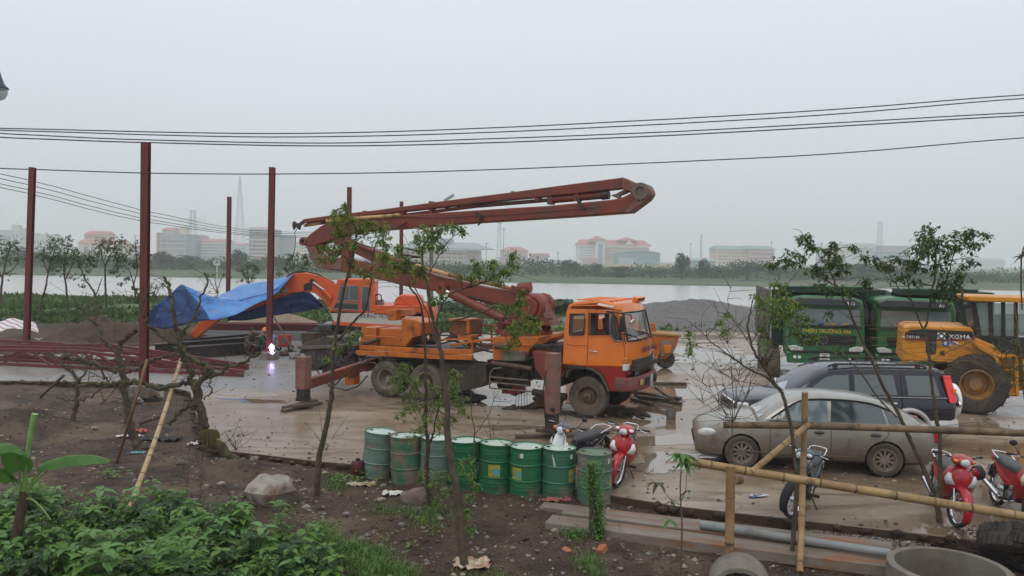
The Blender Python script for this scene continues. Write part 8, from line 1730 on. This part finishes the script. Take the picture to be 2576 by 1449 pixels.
tree('slim_tree','forked tree on the right whose two boughs cross before the cars',[
 (limbpts([(2370,1380),(2362,1300),(2353,1250),(2330,1197),(2301,1132),(2282,1089),(2262,1045),(2228,983),(2200,920),(2179,879),(2169,859),(2149,809),(2130,766),(2110,727),(2093,696),(2084,670),(2090,640)],12.5,12.9),.062,.010),
 (limbpts([(2358,1260),(2364,1200),(2364,1095),(2355,1044),(2348,1001),(2341,936),(2337,892),(2330,849),(2327,834),(2338,769),(2350,704),(2355,654),(2350,610),(2340,585)],12.5,12.6),.050,.009),
 (limbpts([(2327,834),(2300,780),(2288,740),(2282,690),(2295,660)],12.5,12.4),.02,.006),(limbpts([(2257,1050),(2200,990),(2170,945),(2140,912),(2110,890),(2056,874),(1994,848)],12.6,12.2),.018,.005),(limbpts([(2338,769),(2365,730),(2385,690),(2400,640),(2440,600),(2470,592)],12.5,12.3),.018,.005),
 (limbpts([(2110,727),(2070,700),(2030,680),(1985,660),(1945,668)],12.8,12.6),.012,.004),(limbpts([(2084,680),(2060,640),(2040,615),(2022,597)],12.8,12.7),.010,.004),(limbpts([(2149,809),(2110,780),(2090,750)],12.8,12.7),.008,.004),(limbpts([(2290,755),(2250,710),(2225,670),(2205,650)],12.5,12.3),.010,.004)],
 cl([(2338,580,20,16),(2327,606,25,18),(2350,603,20,16),(2302,625,25,12),(2327,637,25,18),(2367,625,25,18),(2409,600,22,16),(2440,589,18,12),(2474,591,14,9),(2449,614,18,12),(2409,625,25,16),(2443,662,20,12),(2417,693,25,18),(2378,716,25,20),(2403,718,20,18),(2293,659,22,12),(2260,651,18,8),(2302,676,20,18),(2268,696,18,10),(2305,710,15,12),(2206,653,10,9),(2223,662,14,10),(2237,673,14,9),(2183,710,16,12),(2175,645,10,10),(2350,670,18,16),(2380,660,16,14),(2395,752,14,10),(2350,740,14,14)],12.5,seed=9)
 +cl([(2025,594,10,8),(2017,603,16,8),(2034,611,14,12),(2045,622,14,10),(2101,614,16,12),(2149,622,8,10),(2090,634,18,12),(2000,639,22,12),(1980,656,25,12),(1943,665,12,9),(2005,659,22,14),(2056,676,18,10),(2067,690,22,14),(2082,659,18,14),(2113,668,20,14),(2121,682,16,12),(2084,730,16,12),(2130,732,14,12),(2065,721,16,12),(2100,650,14,12),(2085,790,10,8),(2030,860,12,8),(2110,880,10,8)],12.7,seed=10),LEAFB,7,Lf=.095,wf=.042,dens=.95,twigs=40)
# thin olive bamboo branches at the right edge
rr=random.Random(55); L_=[]
for k in range(15):
    y0=rr.uniform(860,1010); x1=rr.uniform(2080,2420); y1=y0-rr.uniform(-30,120); L_.append((limbpts([(2640,y0+rr.uniform(0,60)),(2560,y0+rr.uniform(-10,30)),((2560+x1)/2,(y0+y1)/2-rr.uniform(10,50)),(x1,y1)],9.5,9.8),.005,.002))
tree('bamboo_clump','olive tangle of thin arching bamboo branches at the right edge',[(limbpts([(2590,1250),(2578,1000),(2562,860),(2550,760)],9.6,9.6),.016,.005)]+L_,[(2553,905,9.6,14,20,.7),(2560,870,9.6,12,20,.7),(2500,880,9.7,22,14,.4),(2545,940,9.6,14,20,.5),(2350,870,9.8,18,12,.4),(2420,850,9.8,16,10,.3)],LEAFO,8,Lf=.10,wf=.014,bark=M('olive_stem',(0.13,0.10,0.04),(0.09,0.07,0.03),sc=4,rough=.6),twigs=50)
# dark dry palm fronds cut by the frame edge
mb=MB(); p0=Y_(2567,690,10); 
for (x,y) in ((2560,640),(2545,650),(2580,608),(2590,640),(2550,663),(2585,625)): a=Y_(2569,648,10); b_=Y_(x,y,10); mb.tube([a,(a+b_)/2+V((0,0,.02)),b_],[.012,.008,.002],n=5)
mb.tube([Y_(2571,780,10),Y_(2568,720,10),Y_(2569,648,10)],.01,n=5); solo('dry_branch',mb,BARK,'dry branch with curled dark leaves at the right frame edge','branch')
# ---- bare pruned dead trees on the left
def dl(*pts): return list(pts)
tree('dead_tree','big contorted leafless tree with a twisting trunk left of the slab corner',[
 (limbpts([(597,1172),(585,1158),(545,1119),(514,1088),(508,1054),(497,1009),(491,975),(477,958)],16.0,16.0),.165,.085),
 (limbpts([(485,965),(452,964),(404,978),(361,961),(325,958),(305,964),(268,964),(226,967),(200,975)],16.0,15.7),.075,.03),
 (limbpts([(478,960),(479,930),(457,896),(452,868),(447,835),(440,811),(435,769),(426,733),(423,716),(414,700)],16.0,16.2),.07,.03),
 (limbpts([(452,870),(415,851),(381,826),(364,797),(352,765),(346,740),(339,716)],16.1,16.2),.055,.022),
 (limbpts([(495,972),(510,955),(522,945),(527,925),(500,913),(480,900),(466,885),(452,862)],16.0,15.9),.08,.04),
 (limbpts([(515,950),(550,944),(578,921),(618,907),(640,895),(656,889)],16.0,15.6),.04,.025),
 (limbpts([(497,1006),(463,1029),(440,1054),(423,1068)],16.0,15.6),.05,.03),
 (limbpts([(450,860),(463,840),(480,811),(497,795),(504,752),(520,722),(516,687)],16.1,16.3),.035,.018),
 (limbpts([(440,811),(448,792),(470,770),(478,740)],16.1,16.3),.015,.006),(limbpts([(522,940),(530,960),(528,990),(510,1005)],16.0,15.8),.02,.012),(limbpts([(325,958),(300,930),(280,920)],15.8,15.8),.02,.01),(limbpts([(350,760),(338,752),(318,758)],16.2,16.2),.02,.01),(limbpts([(352,770),(372,745),(386,737)],16.2,16.2),.02,.01)],[],LEAFA,11,bark=BARKG,twigs=190,wig=.022)
tree('dead_tree','second leafless tree with a straighter dark trunk, behind the thin brown prop',[
 (limbpts([(366,1142),(345,1132),(338,1108),(325,1065),(319,1023),(310,981),(308,938),(299,896),(305,862),(325,840),(345,828)],16.9,16.9),.15,.045),
 (limbpts([(299,900),(282,876),(265,854),(243,820),(222,795),(203,775),(186,750)],16.9,17.1),.05,.02),(limbpts([(308,935),(282,930),(240,916),(203,905),(169,896),(160,900)],16.9,16.6),.05,.06),(limbpts([(243,820),(242,783),(240,745)],16.9,17.1),.022,.010),
 (limbpts([(308,940),(339,930),(381,907),(415,896),(449,895)],16.9,16.6),.04,.025),(limbpts([(240,916),(262,945),(272,965)],16.8,16.6),.03,.02),(limbpts([(305,865),(290,850),(288,820)],16.9,17),.02,.01),(limbpts([(310,960),(280,990),(255,1018)],16.9,16.6),.018,.008),(limbpts([(320,985),(330,1010),(336,1020)],16.9,16.6),.02,.012)],[],LEAFA,12,bark=BARK,twigs=130,wig=.02)
tree('dead_tree','small leafless tree, leftmost of the three, beside the dark mud bank',[
 (limbpts([(178,1073),(186,1045),(192,1009),(195,964),(181,938),(152,913),(113,888)],19.2,19.2),.10,.022),(limbpts([(195,964),(214,938),(226,921),(232,890)],19.2,19.1),.035,.014),(limbpts([(191,1008),(165,1006),(141,1001)],19.2,18.9),.025,.014),(limbpts([(192,1010),(220,1003),(254,981),(277,969)],19.2,18.8),.03,.014),(limbpts([(181,938),(178,905),(180,880)],19.2,19.2),.022,.008)],[],LEAFA,13,bark=BARK,twigs=70,wig=.02)
for (bx,by,h,lab,sd) in ((820,1150,60,'bare twiggy weed at the slab edge left of the slim tree',1),(592,1150,60,'bare twiggy shrub right of the contorted trunk foot',3),(555,1140,50,'small bare shrub against the pale slab corner',4),(470,1260,150,'thin dark seedling before the brown soil bank',5),(504,1275,170,'second thin dark seedling right of the first',6),(1240,1180,120,'bare twig stem rising behind the drums',7)):
    q=G(bx,by,-.15); rr=random.Random(sd); hh=h/FPX*q.y; tree('bare_shrub',lab,[([q,q+V((.02,0,hh*.5)),q+V((rr.uniform(-.1,.1),0,hh))],.010,.004)]+[([q+V((0,0,hh*.3)),q+V((dx*.5,0,hh*.6)),q+V((dx,0,hh*.9))],.005,.002) for dx in (-.18,.16,-.08)],[],LEAFA,sd,twigs=12)
# ---- trees on the near river bank (left background)
def bgtree(lab,limbs,cls,seed,Y=44,dens=1.0,twigs=20,r0=.10):
    return tree('bank_tree',lab,[(limbpts(l,Y,Y),r0 if i==0 else r0*.5,.02) for i,l in enumerate(limbs)],[(x,y,Y+random.Random(x).uniform(-.8,.8),rx,ry) for x,y,rx,ry in cls]+[(x+random.Random(x*3).uniform(-12,12),y+random.Random(x*5).uniform(18,48),Y+.4,rx*.8,ry,.6) for x,y,rx,ry in cls[::2]],LEAFB,seed,Lf=.15,wf=.07,dens=dens*1.5,twigs=twigs,nb=6,group='trees on the near river bank')
bgtree('leafy bank tree cut by the left frame edge',[[(2,760),(4,720),(10,680),(20,640),(30,615)],[(6,700),(-10,660)],[(8,690),(30,680),(45,660)]],[(11,617,22,16),(34,611,14,10),(14,645,25,16),(40,625,12,10),(-5,600,14,10),(45,650,10,8)],21)
bgtree('tall leafy bank tree right of the leftmost red post',[[(99,785),(106,750),(113,730),(121,687),(133,645),(140,610)],[(121,687),(108,650),(112,620)]],[(121,625,18,18),(135,603,18,12),(158,603,18,12),(175,617,16,12),(152,625,20,14),(169,645,16,12),(130,650,18,12),(110,640,12,12),(150,655,14,10),(188,630,10,8)],22,dens=1.3)
bgtree('bank tree with a thin upright stem behind the second dead tree',[[(172,785),(168,740),(166,716),(161,682),(165,650),(172,625)],[(166,700),(180,670),(190,640)]],[(180,650,16,12),(195,640,14,10),(165,665,14,10),(200,655,12,8)],23)
bgtree('bank tree with a strongly leaning dark stem',[[(243,785),(240,744),(228,722),(214,702),(205,680),(200,668),(205,645)],[(240,744),(250,720),(256,700)]],[(220,654,18,12),(240,639,20,14),(206,668,12,8),(230,665,16,10),(216,640,14,10)],24)
bgtree('bank tree with a high leafy crown before the pink house',[[(268,780),(266,740),(265,716),(265,673),(275,645),(285,631),(290,610)],[(265,673),(255,640),(250,615)],[(285,631),(300,610)]],[(260,608,18,10),(282,611,16,12),(305,606,16,10),(272,625,16,12),(305,639,20,12),(292,628,14,10),(252,618,12,8),(316,650,12,8),(290,650,14,10)],25,dens=1.2)
bgtree('sparse bank tree just left of the tallest red post',[[(343,760),(341,744),(336,715),(333,702),(325,680)],[(336,715),(345,680),(343,640),(341,615)]],[(341,617,14,12),(350,645,12,12),(330,630,10,8),(345,665,10,8),(302,710,8,8),(318,700,8,6),(375,640,6,6),(300,668,10,8)],26)
bgtree('low bare bush between the tallest post and the tarpaulin',[[(388,770),(388,740),(395,715)],[(388,745),(402,725),(412,712)],[(388,745),(376,722)]],[(395,722,8,5),(410,716,8,5),(380,716,6,5)],27,dens=.6,twigs=40,r0=.04)
bgtree('twiggy bush by the arrow sign board',[[(545,760),(546,735),(540,700)],[(546,735),(556,705),(565,690)],[(546,735),(530,710),(522,692)]],[(540,688,8,5),(560,690,8,5),(524,695,7,5),(575,700,6,5)],28,dens=.5,twigs=60,r0=.04)
bgtree('round leafy bush before the unfinished tower',[[(626,740),(626,715),(624,690),(622,665)],[(626,715),(640,690),(648,672)],[(626,715),(612,690)]],[(620,665,16,10),(636,668,14,10),(612,680,12,8),(645,680,12,8),(628,690,14,8)],29,dens=.9,twigs=30,r0=.06)
bgtree('leafy bush right of the post by the welders, above the tarpaulin',[[(735,730),(733,700),(738,670),(742,650)],[(733,700),(720,675),(715,655)],[(733,700),(760,680),(770,660)]],[(740,645,16,12),(722,655,14,10),(757,650,14,10),(770,662,12,10),(715,672,12,8),(745,668,14,10),(775,640,10,8),(700,690,8,6),(755,680,12,8)],30,dens=1.1,twigs=30,r0=.06)
bgtree('bank tree stump with forked stems under the tarpaulin edge',[[(726,815),(725,800),(722,785),(712,770)],[(725,800),(740,780),(748,760)],[(725,798),(728,770)]],[(700,770,8,6),(755,765,8,6)],31,dens=.4,twigs=14,r0=.16,Y=42)
bgtree('bare bank tree visible between excavator and turret',[[(1215,820),(1213,780),(1208,755),(1195,740)],[(1213,780),(1230,760),(1240,745)]],[(1190,745,10,6),(1240,748,10,6),(1205,735,10,6),(1225,738,8,6)],32,dens=.5,twigs=40,r0=.09,Y=46)
bgtree('second bare bank tree between excavator and turret',[[(1150,800),(1150,760),(1143,735)],[(1150,760),(1165,740)]],[(1145,735,10,6),(1165,738,8,6)],33,dens=.5,twigs=24,r0=.06,Y=47)
# arrow sign on the bank
p=Y_(546,700,64); e=thing('sign_board','white arrow-shaped sign board with a black R mark on a thin pole','sign',(p.x,64,-.5)); z=Y_(546,661,64).z+.5
mb=MB(); mb.cyl((0,0,0),(0,0,z),.03,n=6); obj('pole',mb,WHITEP,e); mb=MB(); mb.prism([(-.36,0,z),(-.2,0,z+.2),(.22,0,z+.2),(.22,0,z-.2),(-.2,0,z-.2)],(0,.03,0)); bd_=obj('board',mb,WHITEP,e)
text('R',.34,(.03,-.02,z),(radians(90),0,0),BLACK,bd_)
mb=MB(); 
for (a,b_) in (((-.1,.14),(.17,.14)),((.17,.14),(.17,-.14)),((-.1,.14),(-.1,-.14)),((-.12,.1),(-.28,0)),((-.28,0),(-.12,-.1))): mb.bar((a[0],-.012,z+a[1]),(b_[0],-.012,z+b_[1]),.02,.02)
obj('board_line',mb,BLACK,bd_)
# ---- bank grass and floating weed (nobody could count it)
mb=MB(); rr=random.Random(6); GM=M('bank_grass',(0.035,0.085,0.018),(0.075,0.13,0.03),sc=.35,rough=.8,spec=.2,dirt=(0.09,0.06,0.03),dsc=.5,dlo=.58,dhi=.7)
for _ in range(34000):
    y=44+30*rr.random()**1.3; x=rr.uniform(-42,30)
    if inside(x,y,SP): continue
    f=fbm(x,y,.18,3); 
    if f<-.22 or (x>4 and f<.1): continue
    z=hgt(x,y,False); h=rr.uniform(.06,.26)*(1+1.6*max(0,f)); w=rr.uniform(.05,.14); dx,dy=rr.gauss(0,.12),rr.gauss(0,.1); a=rr.uniform(0,pi)
    mb.add([(x-w*cos(a),y-w*sin(a),z),(x+w*cos(a),y+w*sin(a),z),(x+dx,y+dy,z+h)],[(0,1,2)])
solo('grass',mb,GM,'green grass and weeds covering the near river bank','grass',kind='stuff')
mb=MB(); HY=M('water_plant',(0.03,0.075,0.03),(0.05,0.10,0.04),sc=.8,rough=.7,spec=.2)
for _ in range(7000):
    px=rr.uniform(1372,1440) if rr.random()<.7 else rr.uniform(1100,1250); py=rr.uniform(770,797) if px>1300 else rr.uniform(775,800); q=Y_(px,py,rr.uniform(58,66)); q.z=max(hgt(q.x,q.y,False),-.6)+rr.uniform(.1,.9)*(.8 if px>1300 else .5)
    a=rr.uniform(0,2*pi); s=rr.uniform(.08,.22); mb.add([q+V((cos(a)*s,sin(a)*s,0)),q+V((cos(a+2)*s,sin(a+2)*s,.06)),q+V((cos(a+4)*s,sin(a+4)*s,rr.uniform(-.1,.1)))],[(0,1,2)])
solo('water_plants',mb,HY,'mat of dark green water plants behind the turret','water plants',kind='stuff')
# ================================================================== banana plants
BANL=leafmat('banana_leaf',(0.05,0.15,0.022),(0.09,0.22,0.035),sc=2); BANS=M('banana_stalk',(0.22,0.34,0.09),(0.16,0.27,0.06),sc=5,rough=.4); SHE=M('banana_sheath',(0.10,0.055,0.03),(0.05,0.03,0.02),sc=8,rough=.8,stretch=(4,4,.6),bump=.006)
def blade(e,pts,w,seed,name='leaf',drp=.5,tip=.15,org=V((0,0,0))):
    rr=random.Random(seed); c=[V(p)-org for p in cat([tuple(p) for p in pts],22)]; n=len(c); mb=MB(); rows=[]
    for i,p in enumerate(c):
        t=i/(n-1); d=(c[min(i+1,n-1)]-c[max(i-1,0)]).normalized(); s=d.cross(V((0,0,1))); s=s.normalized() if s.length>.05 else V((1,0,0)); ww=w*(sin(pi*min(1,t*.93+.07))**.55)*(1-tip*t)*rr.uniform(.90,1.04)
        row=[]
        for u in (-1,-.6,-.25,0,.25,.6,1): row.append(p+s*ww*u*(1-.25*abs(u)*drp)+V((0,0,-abs(u)**1.5*ww*drp+.12*ww*(1-abs(u*2-.5) if 0<abs(u)<.6 else 0)+rr.gauss(0,.004))))
        rows.append(row)
    mb.grid(rows); lf=obj(name,mb,BANL,e,smooth=60)
    mr_=MB(); mr_.tube([p+V((0,0,-.004)) for p in c],[.014*(1-.8*i/(n-1))+.003 for i in range(n)],n=5); obj('midrib',mr_,BANS,lf,smooth=60); return lf
def stalk(e,pts,r0,r1,org,m=BANS,name='stalk'):
    c=[V(p)-org for p in cat([tuple(p) for p in pts],12)]; mb=MB(); mb.tube(c,[r0+(r1-r0)*i/12 for i in range(13)],n=8); return obj(name,mb,m,e,smooth=60)
B1=G(31,1425,-.3); yb=B1.y; e=thing('banana_plant','young banana plant with a tall rolled pale leaf at the left edge','plant',B1)
stalk(e,[B1,Y_(43,1340,yb),Y_(57,1265,yb),Y_(60,1235,yb)],.085,.05,B1,SHE,'pseudostem'); stalk(e,[Y_(60,1250,yb),Y_(64,1200,yb),Y_(68,1160,yb)],.035,.022,B1); 
o=stalk(e,[Y_(66,1185,yb),Y_(71,1130,yb),Y_(79,1080,yb),Y_(88,1041,yb)],.024,.045,B1,M('rolled_leaf',(0.20,0.36,0.12),(0.14,0.28,0.07),sc=6,rough=.4),'rolled_leaf')
stalk(e,[Y_(56,1250,yb),Y_(50,1205,yb),Y_(48,1174,yb)],.02,.012,B1); blade(e,[Y_(47,1182,yb),Y_(47,1150,yb-.1),Y_(40,1124,yb-.25),Y_(15,1116,yb-.45),Y_(-25,1130,yb-.7)],.24,1,org=B1,drp=.75)
stalk(e,[Y_(62,1250,yb),Y_(85,1205,yb),Y_(111,1177,yb)],.02,.012,B1); blade(e,[Y_(103,1170,yb),Y_(130,1158,yb-.05),Y_(180,1147,yb-.1),Y_(235,1146,yb-.1),Y_(280,1158,yb-.1)],.17,2,org=B1,drp=.8)
stalk(e,[Y_(56,1250,yb),Y_(35,1215,yb),Y_(10,1185,yb)],.018,.010,B1); blade(e,[Y_(32,1210,yb),Y_(15,1188,yb-.2),Y_(-10,1175,yb-.4),Y_(-50,1180,yb-.6)],.17,3,org=B1,drp=.6)
stalk(e,[Y_(62,1255,yb),Y_(80,1256,yb-.05),Y_(105,1278,yb-.1),Y_(128,1308,yb-.1)],.016,.008,B1); stalk(e,[Y_(62,1245,yb),Y_(95,1205,yb),Y_(120,1185,yb)],.016,.008,B1)
B2=G(377,1475,-.3); yb=B2.y; e=thing('banana_plant','small banana sucker with one raised leaf at the bottom edge','plant',B2)
stalk(e,[B2,Y_(377,1440,yb),Y_(376,1410,yb)],.09,.07,B2,SHE,'pseudostem'); stalk(e,[Y_(378,1420,yb),Y_(395,1385,yb),Y_(412,1352,yb)],.018,.010,B2); blade(e,[Y_(405,1358,yb),Y_(440,1332,yb),Y_(480,1310,yb),Y_(522,1292,yb)],.15,4,org=B2,drp=.35,tip=.5); stalk(e,[Y_(375,1420,yb),Y_(368,1390,yb),Y_(350,1368,yb)],.014,.007,B2); stalk(e,[Y_(377,1420,yb),Y_(374,1385,yb),Y_(360,1360,yb)],.014,.007,B2)
# yellowing frond hooked on the contorted trunk
fq=Y_(527,1085,15.8); e=thing('hanging_leaf','yellow brown hand of leaves hooked on the contorted trunk','leaf',fq)
YLW=leafmat('yellow_leaf',(0.13,0.10,0.025),(0.08,0.07,0.02),sc=5)
for k,(dx,dz) in enumerate(((-.10,-.28),(-.03,-.34),(.04,-.30),(.11,-.24),(.16,-.14),(-.15,-.15))):
    mb=MB(); rr=random.Random(k); pts=[V((0,0,.03)),V((dx*.8,-.03,.04)),V((dx*1.2,-.04,dz*.5)),V((dx*1.15,-.03,dz))]; c=[V(p) for p in cat([tuple(p) for p in pts],8)]; mb.grid([[p+V((-.035*sin(pi*(i+1)/10),0,0)),p+V((0,-.01,0)),p+V((.035*sin(pi*(i+1)/10),0,0))] for i,p in enumerate(c)]); obj('leaflet',mb,YLW,e,smooth=60)
# ================================================================== broad-leaved undergrowth, tufts, vine, sapling
def ovate(mb,p,d,L,w,rr,mi=0):
    d=V(d).normalized(); s=d.cross(V((0,0,1))); s=s.normalized() if s.length>.05 else V((1,0,0)); up=s.cross(d).normalized(); pts=[]
    prof=((0,0),(.18,.38),(.42,.5),(.7,.36),(1,0)); vs=[p]
    for t,hw_ in prof[1:-1]:
        m=p+d*L*t-V((0,0,.30*L*t*t)); vs+= [m+s*w*hw_+up*w*.14, m, m-s*w*hw_+up*w*.14]
    vs.append(p+d*L-V((0,0,.34*L)))
    mb.add(vs,[(0,2,1),(0,3,2),(1,2,5,4),(2,3,6,5),(4,5,8,7),(5,6,9,8),(7,8,10),(8,9,10)],mi)
UP=[(-60,1262),(60,1262),(130,1268),(180,1300),(240,1305),(300,1330),(370,1300),(430,1288),(480,1300),(540,1345),(600,1352),(660,1392),(700,1375),(770,1380),(820,1420),(880,1449),(980,1500),(-60,1500)]
mb=MB(); rr=random.Random(14); cnt=0; W1=leafmat('weed_leaf',(0.09,0.19,0.03),(0.16,0.29,0.05),sc=2); W2=leafmat('weed_leaf_pale',(0.17,0.32,0.10),(0.12,0.26,0.06),sc=2); W3=leafmat('weed_leaf_dark',(0.025,0.065,0.015),(0.04,0.09,0.02),sc=2); STM=M('weed_stem',(0.10,0.17,0.05),rough=.6)
while cnt<1150:
    px=rr.uniform(-60,980); py=rr.uniform(1250,1520)
    if not inside(px,py,UP): continue
    q=G(px,py,-.25); q.z=hgt(q.x,q.y)-.02; h=rr.uniform(.10,.42)*(.5+.7*min(1,(py-1250)/90))*(1+.8*fbm(q.x,q.y,2.1,1,3)); edge=fbm(q.x,q.y,1.7,2)
    if edge<-.18+.25*max(0,(1330-py)/80): continue
    mi_=0 if rr.random()<.55 else (1 if rr.random()<.45 else 2); lean=V((rr.gauss(0,.06),rr.gauss(0,.06),0)); top=q+V((0,0,h))+lean; mb.tube([q,q+V((0,0,h*.5))+lean*.3,top],.005,n=3,mi=3,caps=False)
    big=rr.random()<.5; Lb=rr.uniform(.09,.21) if big else rr.uniform(.035,.08)
    for lev in range(3 if big else 4):
        z=h*(1-.27*lev); c=q+V((0,0,z))+lean*(z/h); a0=rr.uniform(0,2*pi)
        for k in range(4): a=a0+pi/2*k+rr.gauss(0,.25); ovate(mb,c+V((cos(a),sin(a),0))*.02,(cos(a),sin(a),rr.uniform(-.1,.5)),Lb*rr.uniform(.75,1.2)*(1+.15*lev),Lb*.62,rr,mi_)
    cnt+=1
solo('undergrowth',mb,[W1,W2,W3,STM],'dense broad-leaved weeds filling the lower left corner','weeds',kind='stuff')
def tufts(lab,spots,m,name='grass_tuft',cat_='grass'):
    mb=MB(); rr=random.Random(len(spots))
    for (px,py,rx,ry,n,h) in spots:
        for _ in range(n):
            x=px+rr.gauss(0,.5)*rx; y=py+rr.gauss(0,.5)*ry; q=G(x,y,-.22); q.z=hgt(q.x,q.y)-.01
            if inside(q.x,q.y,SP): continue
            hh=h*rr.uniform(.5,1.2); a=rr.uniform(0,2*pi); d=V((cos(a),sin(a),0))*hh*rr.uniform(.1,.6); s=V((-sin(a),cos(a),0))*.005
            mb.add([q-s,q+s,q+d*.4+V((0,0,hh*.7))+s*.8,q+d*.4+V((0,0,hh*.7))-s*.8,q+d+V((0,0,hh*rr.uniform(.7,1)))],[(0,1,2,3),(3,2,4)])
    return solo(name,mb,m,lab,cat_,kind='stuff')
GT=M('fresh_grass',(0.08,0.165,0.03),(0.13,0.22,0.05),sc=3,rough=.6)
tufts('bright green feathery grass tufts before the leaning tree',[(430,1400,240,60,5200,.20),(150,1380,160,60,2600,.22),(880,1400,60,26,1700,.2),(820,1385,30,30,900,.28),(940,1425,50,30,1600,.18),(560,1380,70,30,1800,.14),(640,1420,80,30,1500,.15),(740,1440,60,20,800,.2),(1010,1440,40,20,700,.12),(1500,1440,30,10,100,.1)],GT)
tufts('thin scattered grass on the brown soil',[(980,1300,90,25,500,.07),(1080,1320,60,30,500,.10),(400,1280,120,30,500,.06),(720,1300,60,20,200,.06),(1450,1345,40,20,400,.12),(1420,1330,30,10,160,.16),(850,1225,40,25,400,.10),(1540,1330,20,20,200,.1),(1200,1440,100,20,200,.07),(1480,1420,40,20,300,.12)],GT)
mb=MB(); rr=random.Random(3)
for (px,py,n,L) in ((880,1225,14,.10),(905,1218,12,.09),(925,1235,10,.08),(860,1220,10,.10),(700,1278,6,.07),(1455,1350,20,.07),(1425,1350,14,.06),(795,1345,20,.09),(1090,1290,14,.06),(520,1300,10,.08),(270,1210,14,.10),(290,1215,8,.1),(410,1255,12,.06),(1100,1350,12,.06),(1040,1385,12,.07),(1150,1280,16,.06),(975,1365,14,.07),(1555,1345,12,.08)):
    q=G(px,py,-.2); q.z=hgt(q.x,q.y)
    for _ in range(n): a=rr.uniform(0,2*pi); ovate(mb,q+V((rr.gauss(0,.10),rr.gauss(0,.10),rr.uniform(.02,.16))),(cos(a),sin(a),rr.uniform(0,.5)),L*rr.uniform(.7,1.3),L*.6,rr,rr.choice((0,1)))
solo('seedlings',mb,[W1,W2],'small leafy seedlings dotted over the brown soil','weeds',kind='stuff')
# vine-covered stump
q=G(1492,1352,-.2); yb=q.y; e=thing('vine_covered_stump','upright cut stump wrapped in bright green creeper before the last drum','stump',q); top=Y_(1484,1165,yb)-q
mb=MB(); mb.tube([(0,0,-.05),(0,0,.3),(-.02,0,.7),top],[.075,.066,.058,.05],n=12); obj('stem',mb,BARK,e,smooth=50)
mb=MB(); rr=random.Random(8)
for _ in range(1500):
    py=1160+195*rr.random()**.9; t=(py-1160)/195; px=1493+ (12 if t>.35 else 0)*min(1,(t-.35)*4 if t>.35 else 0)+rr.gauss(0,.55)*(16+10*sin(pi*min(1,t*1.6))); p=Y_(px,py,yb-.03+rr.gauss(0,.07))-q; a=rr.uniform(0,2*pi); ovate(mb,p,(cos(a),sin(a)-.4,rr.uniform(-1,.3)),rr.uniform(.025,.045),.028,rr,0 if rr.random()<.6 else 1)
obj('creeper',mb,[leafmat('creeper_leaf',(0.06,0.17,0.022),(0.10,0.24,0.04),sc=4),W1],e,kind='stuff')
# sapling with large drooping leaves
q=G(1713,1452,-.25); yb=q.y; e=thing('sapling','sapling with large drooping pale green leaves before the bamboo rail','plant',q)
mb=MB()
for pts,r in (([(1713,1452),(1714,1390),(1716,1322),(1713,1274),(1711,1222),(1714,1174),(1718,1143)],.013),([(1713,1270),(1690,1262),(1670,1235),(1655,1214)],.006),([(1716,1322),(1700,1318),(1686,1306)],.005),([(1713,1262),(1725,1235),(1728,1190),(1725,1165)],.006)): mb.tube([Y_(x,y,yb)-q for x,y in pts],[r*(1-.5*i/(len(pts)-1)) for i in range(len(pts))],n=6)
obj('stem',mb,M('green_brown_stem',(0.10,0.075,0.04),rough=.7),e,smooth=60)
rr=random.Random(19); SL=leafmat('sapling_leaf',(0.12,0.24,0.05),(0.085,0.19,0.035),sc=4); SLB=leafmat('sapling_leaf_brown',(0.16,0.11,0.04),(0.10,0.10,0.03),sc=4)
for (cx,cy,n,L,m) in ((1718,1143,15,.24,SL),(1722,1165,8,.20,SL),(1653,1214,9,.17,SLB),(1684,1308,5,.17,SL),(1728,1235,4,.13,W3),(1690,1262,4,.13,W3)):
    c=Y_(cx,cy,yb)-q
    for k in range(n): a=2*pi*k/n+rr.gauss(0,.2); mb=MB(); ovate(mb,V((0,0,0)),(cos(a),sin(a),rr.uniform(-.7,.35)),L*rr.uniform(.8,1.15),L*.34,rr); obj('leaf',mb,m,e,smooth=60).location=c
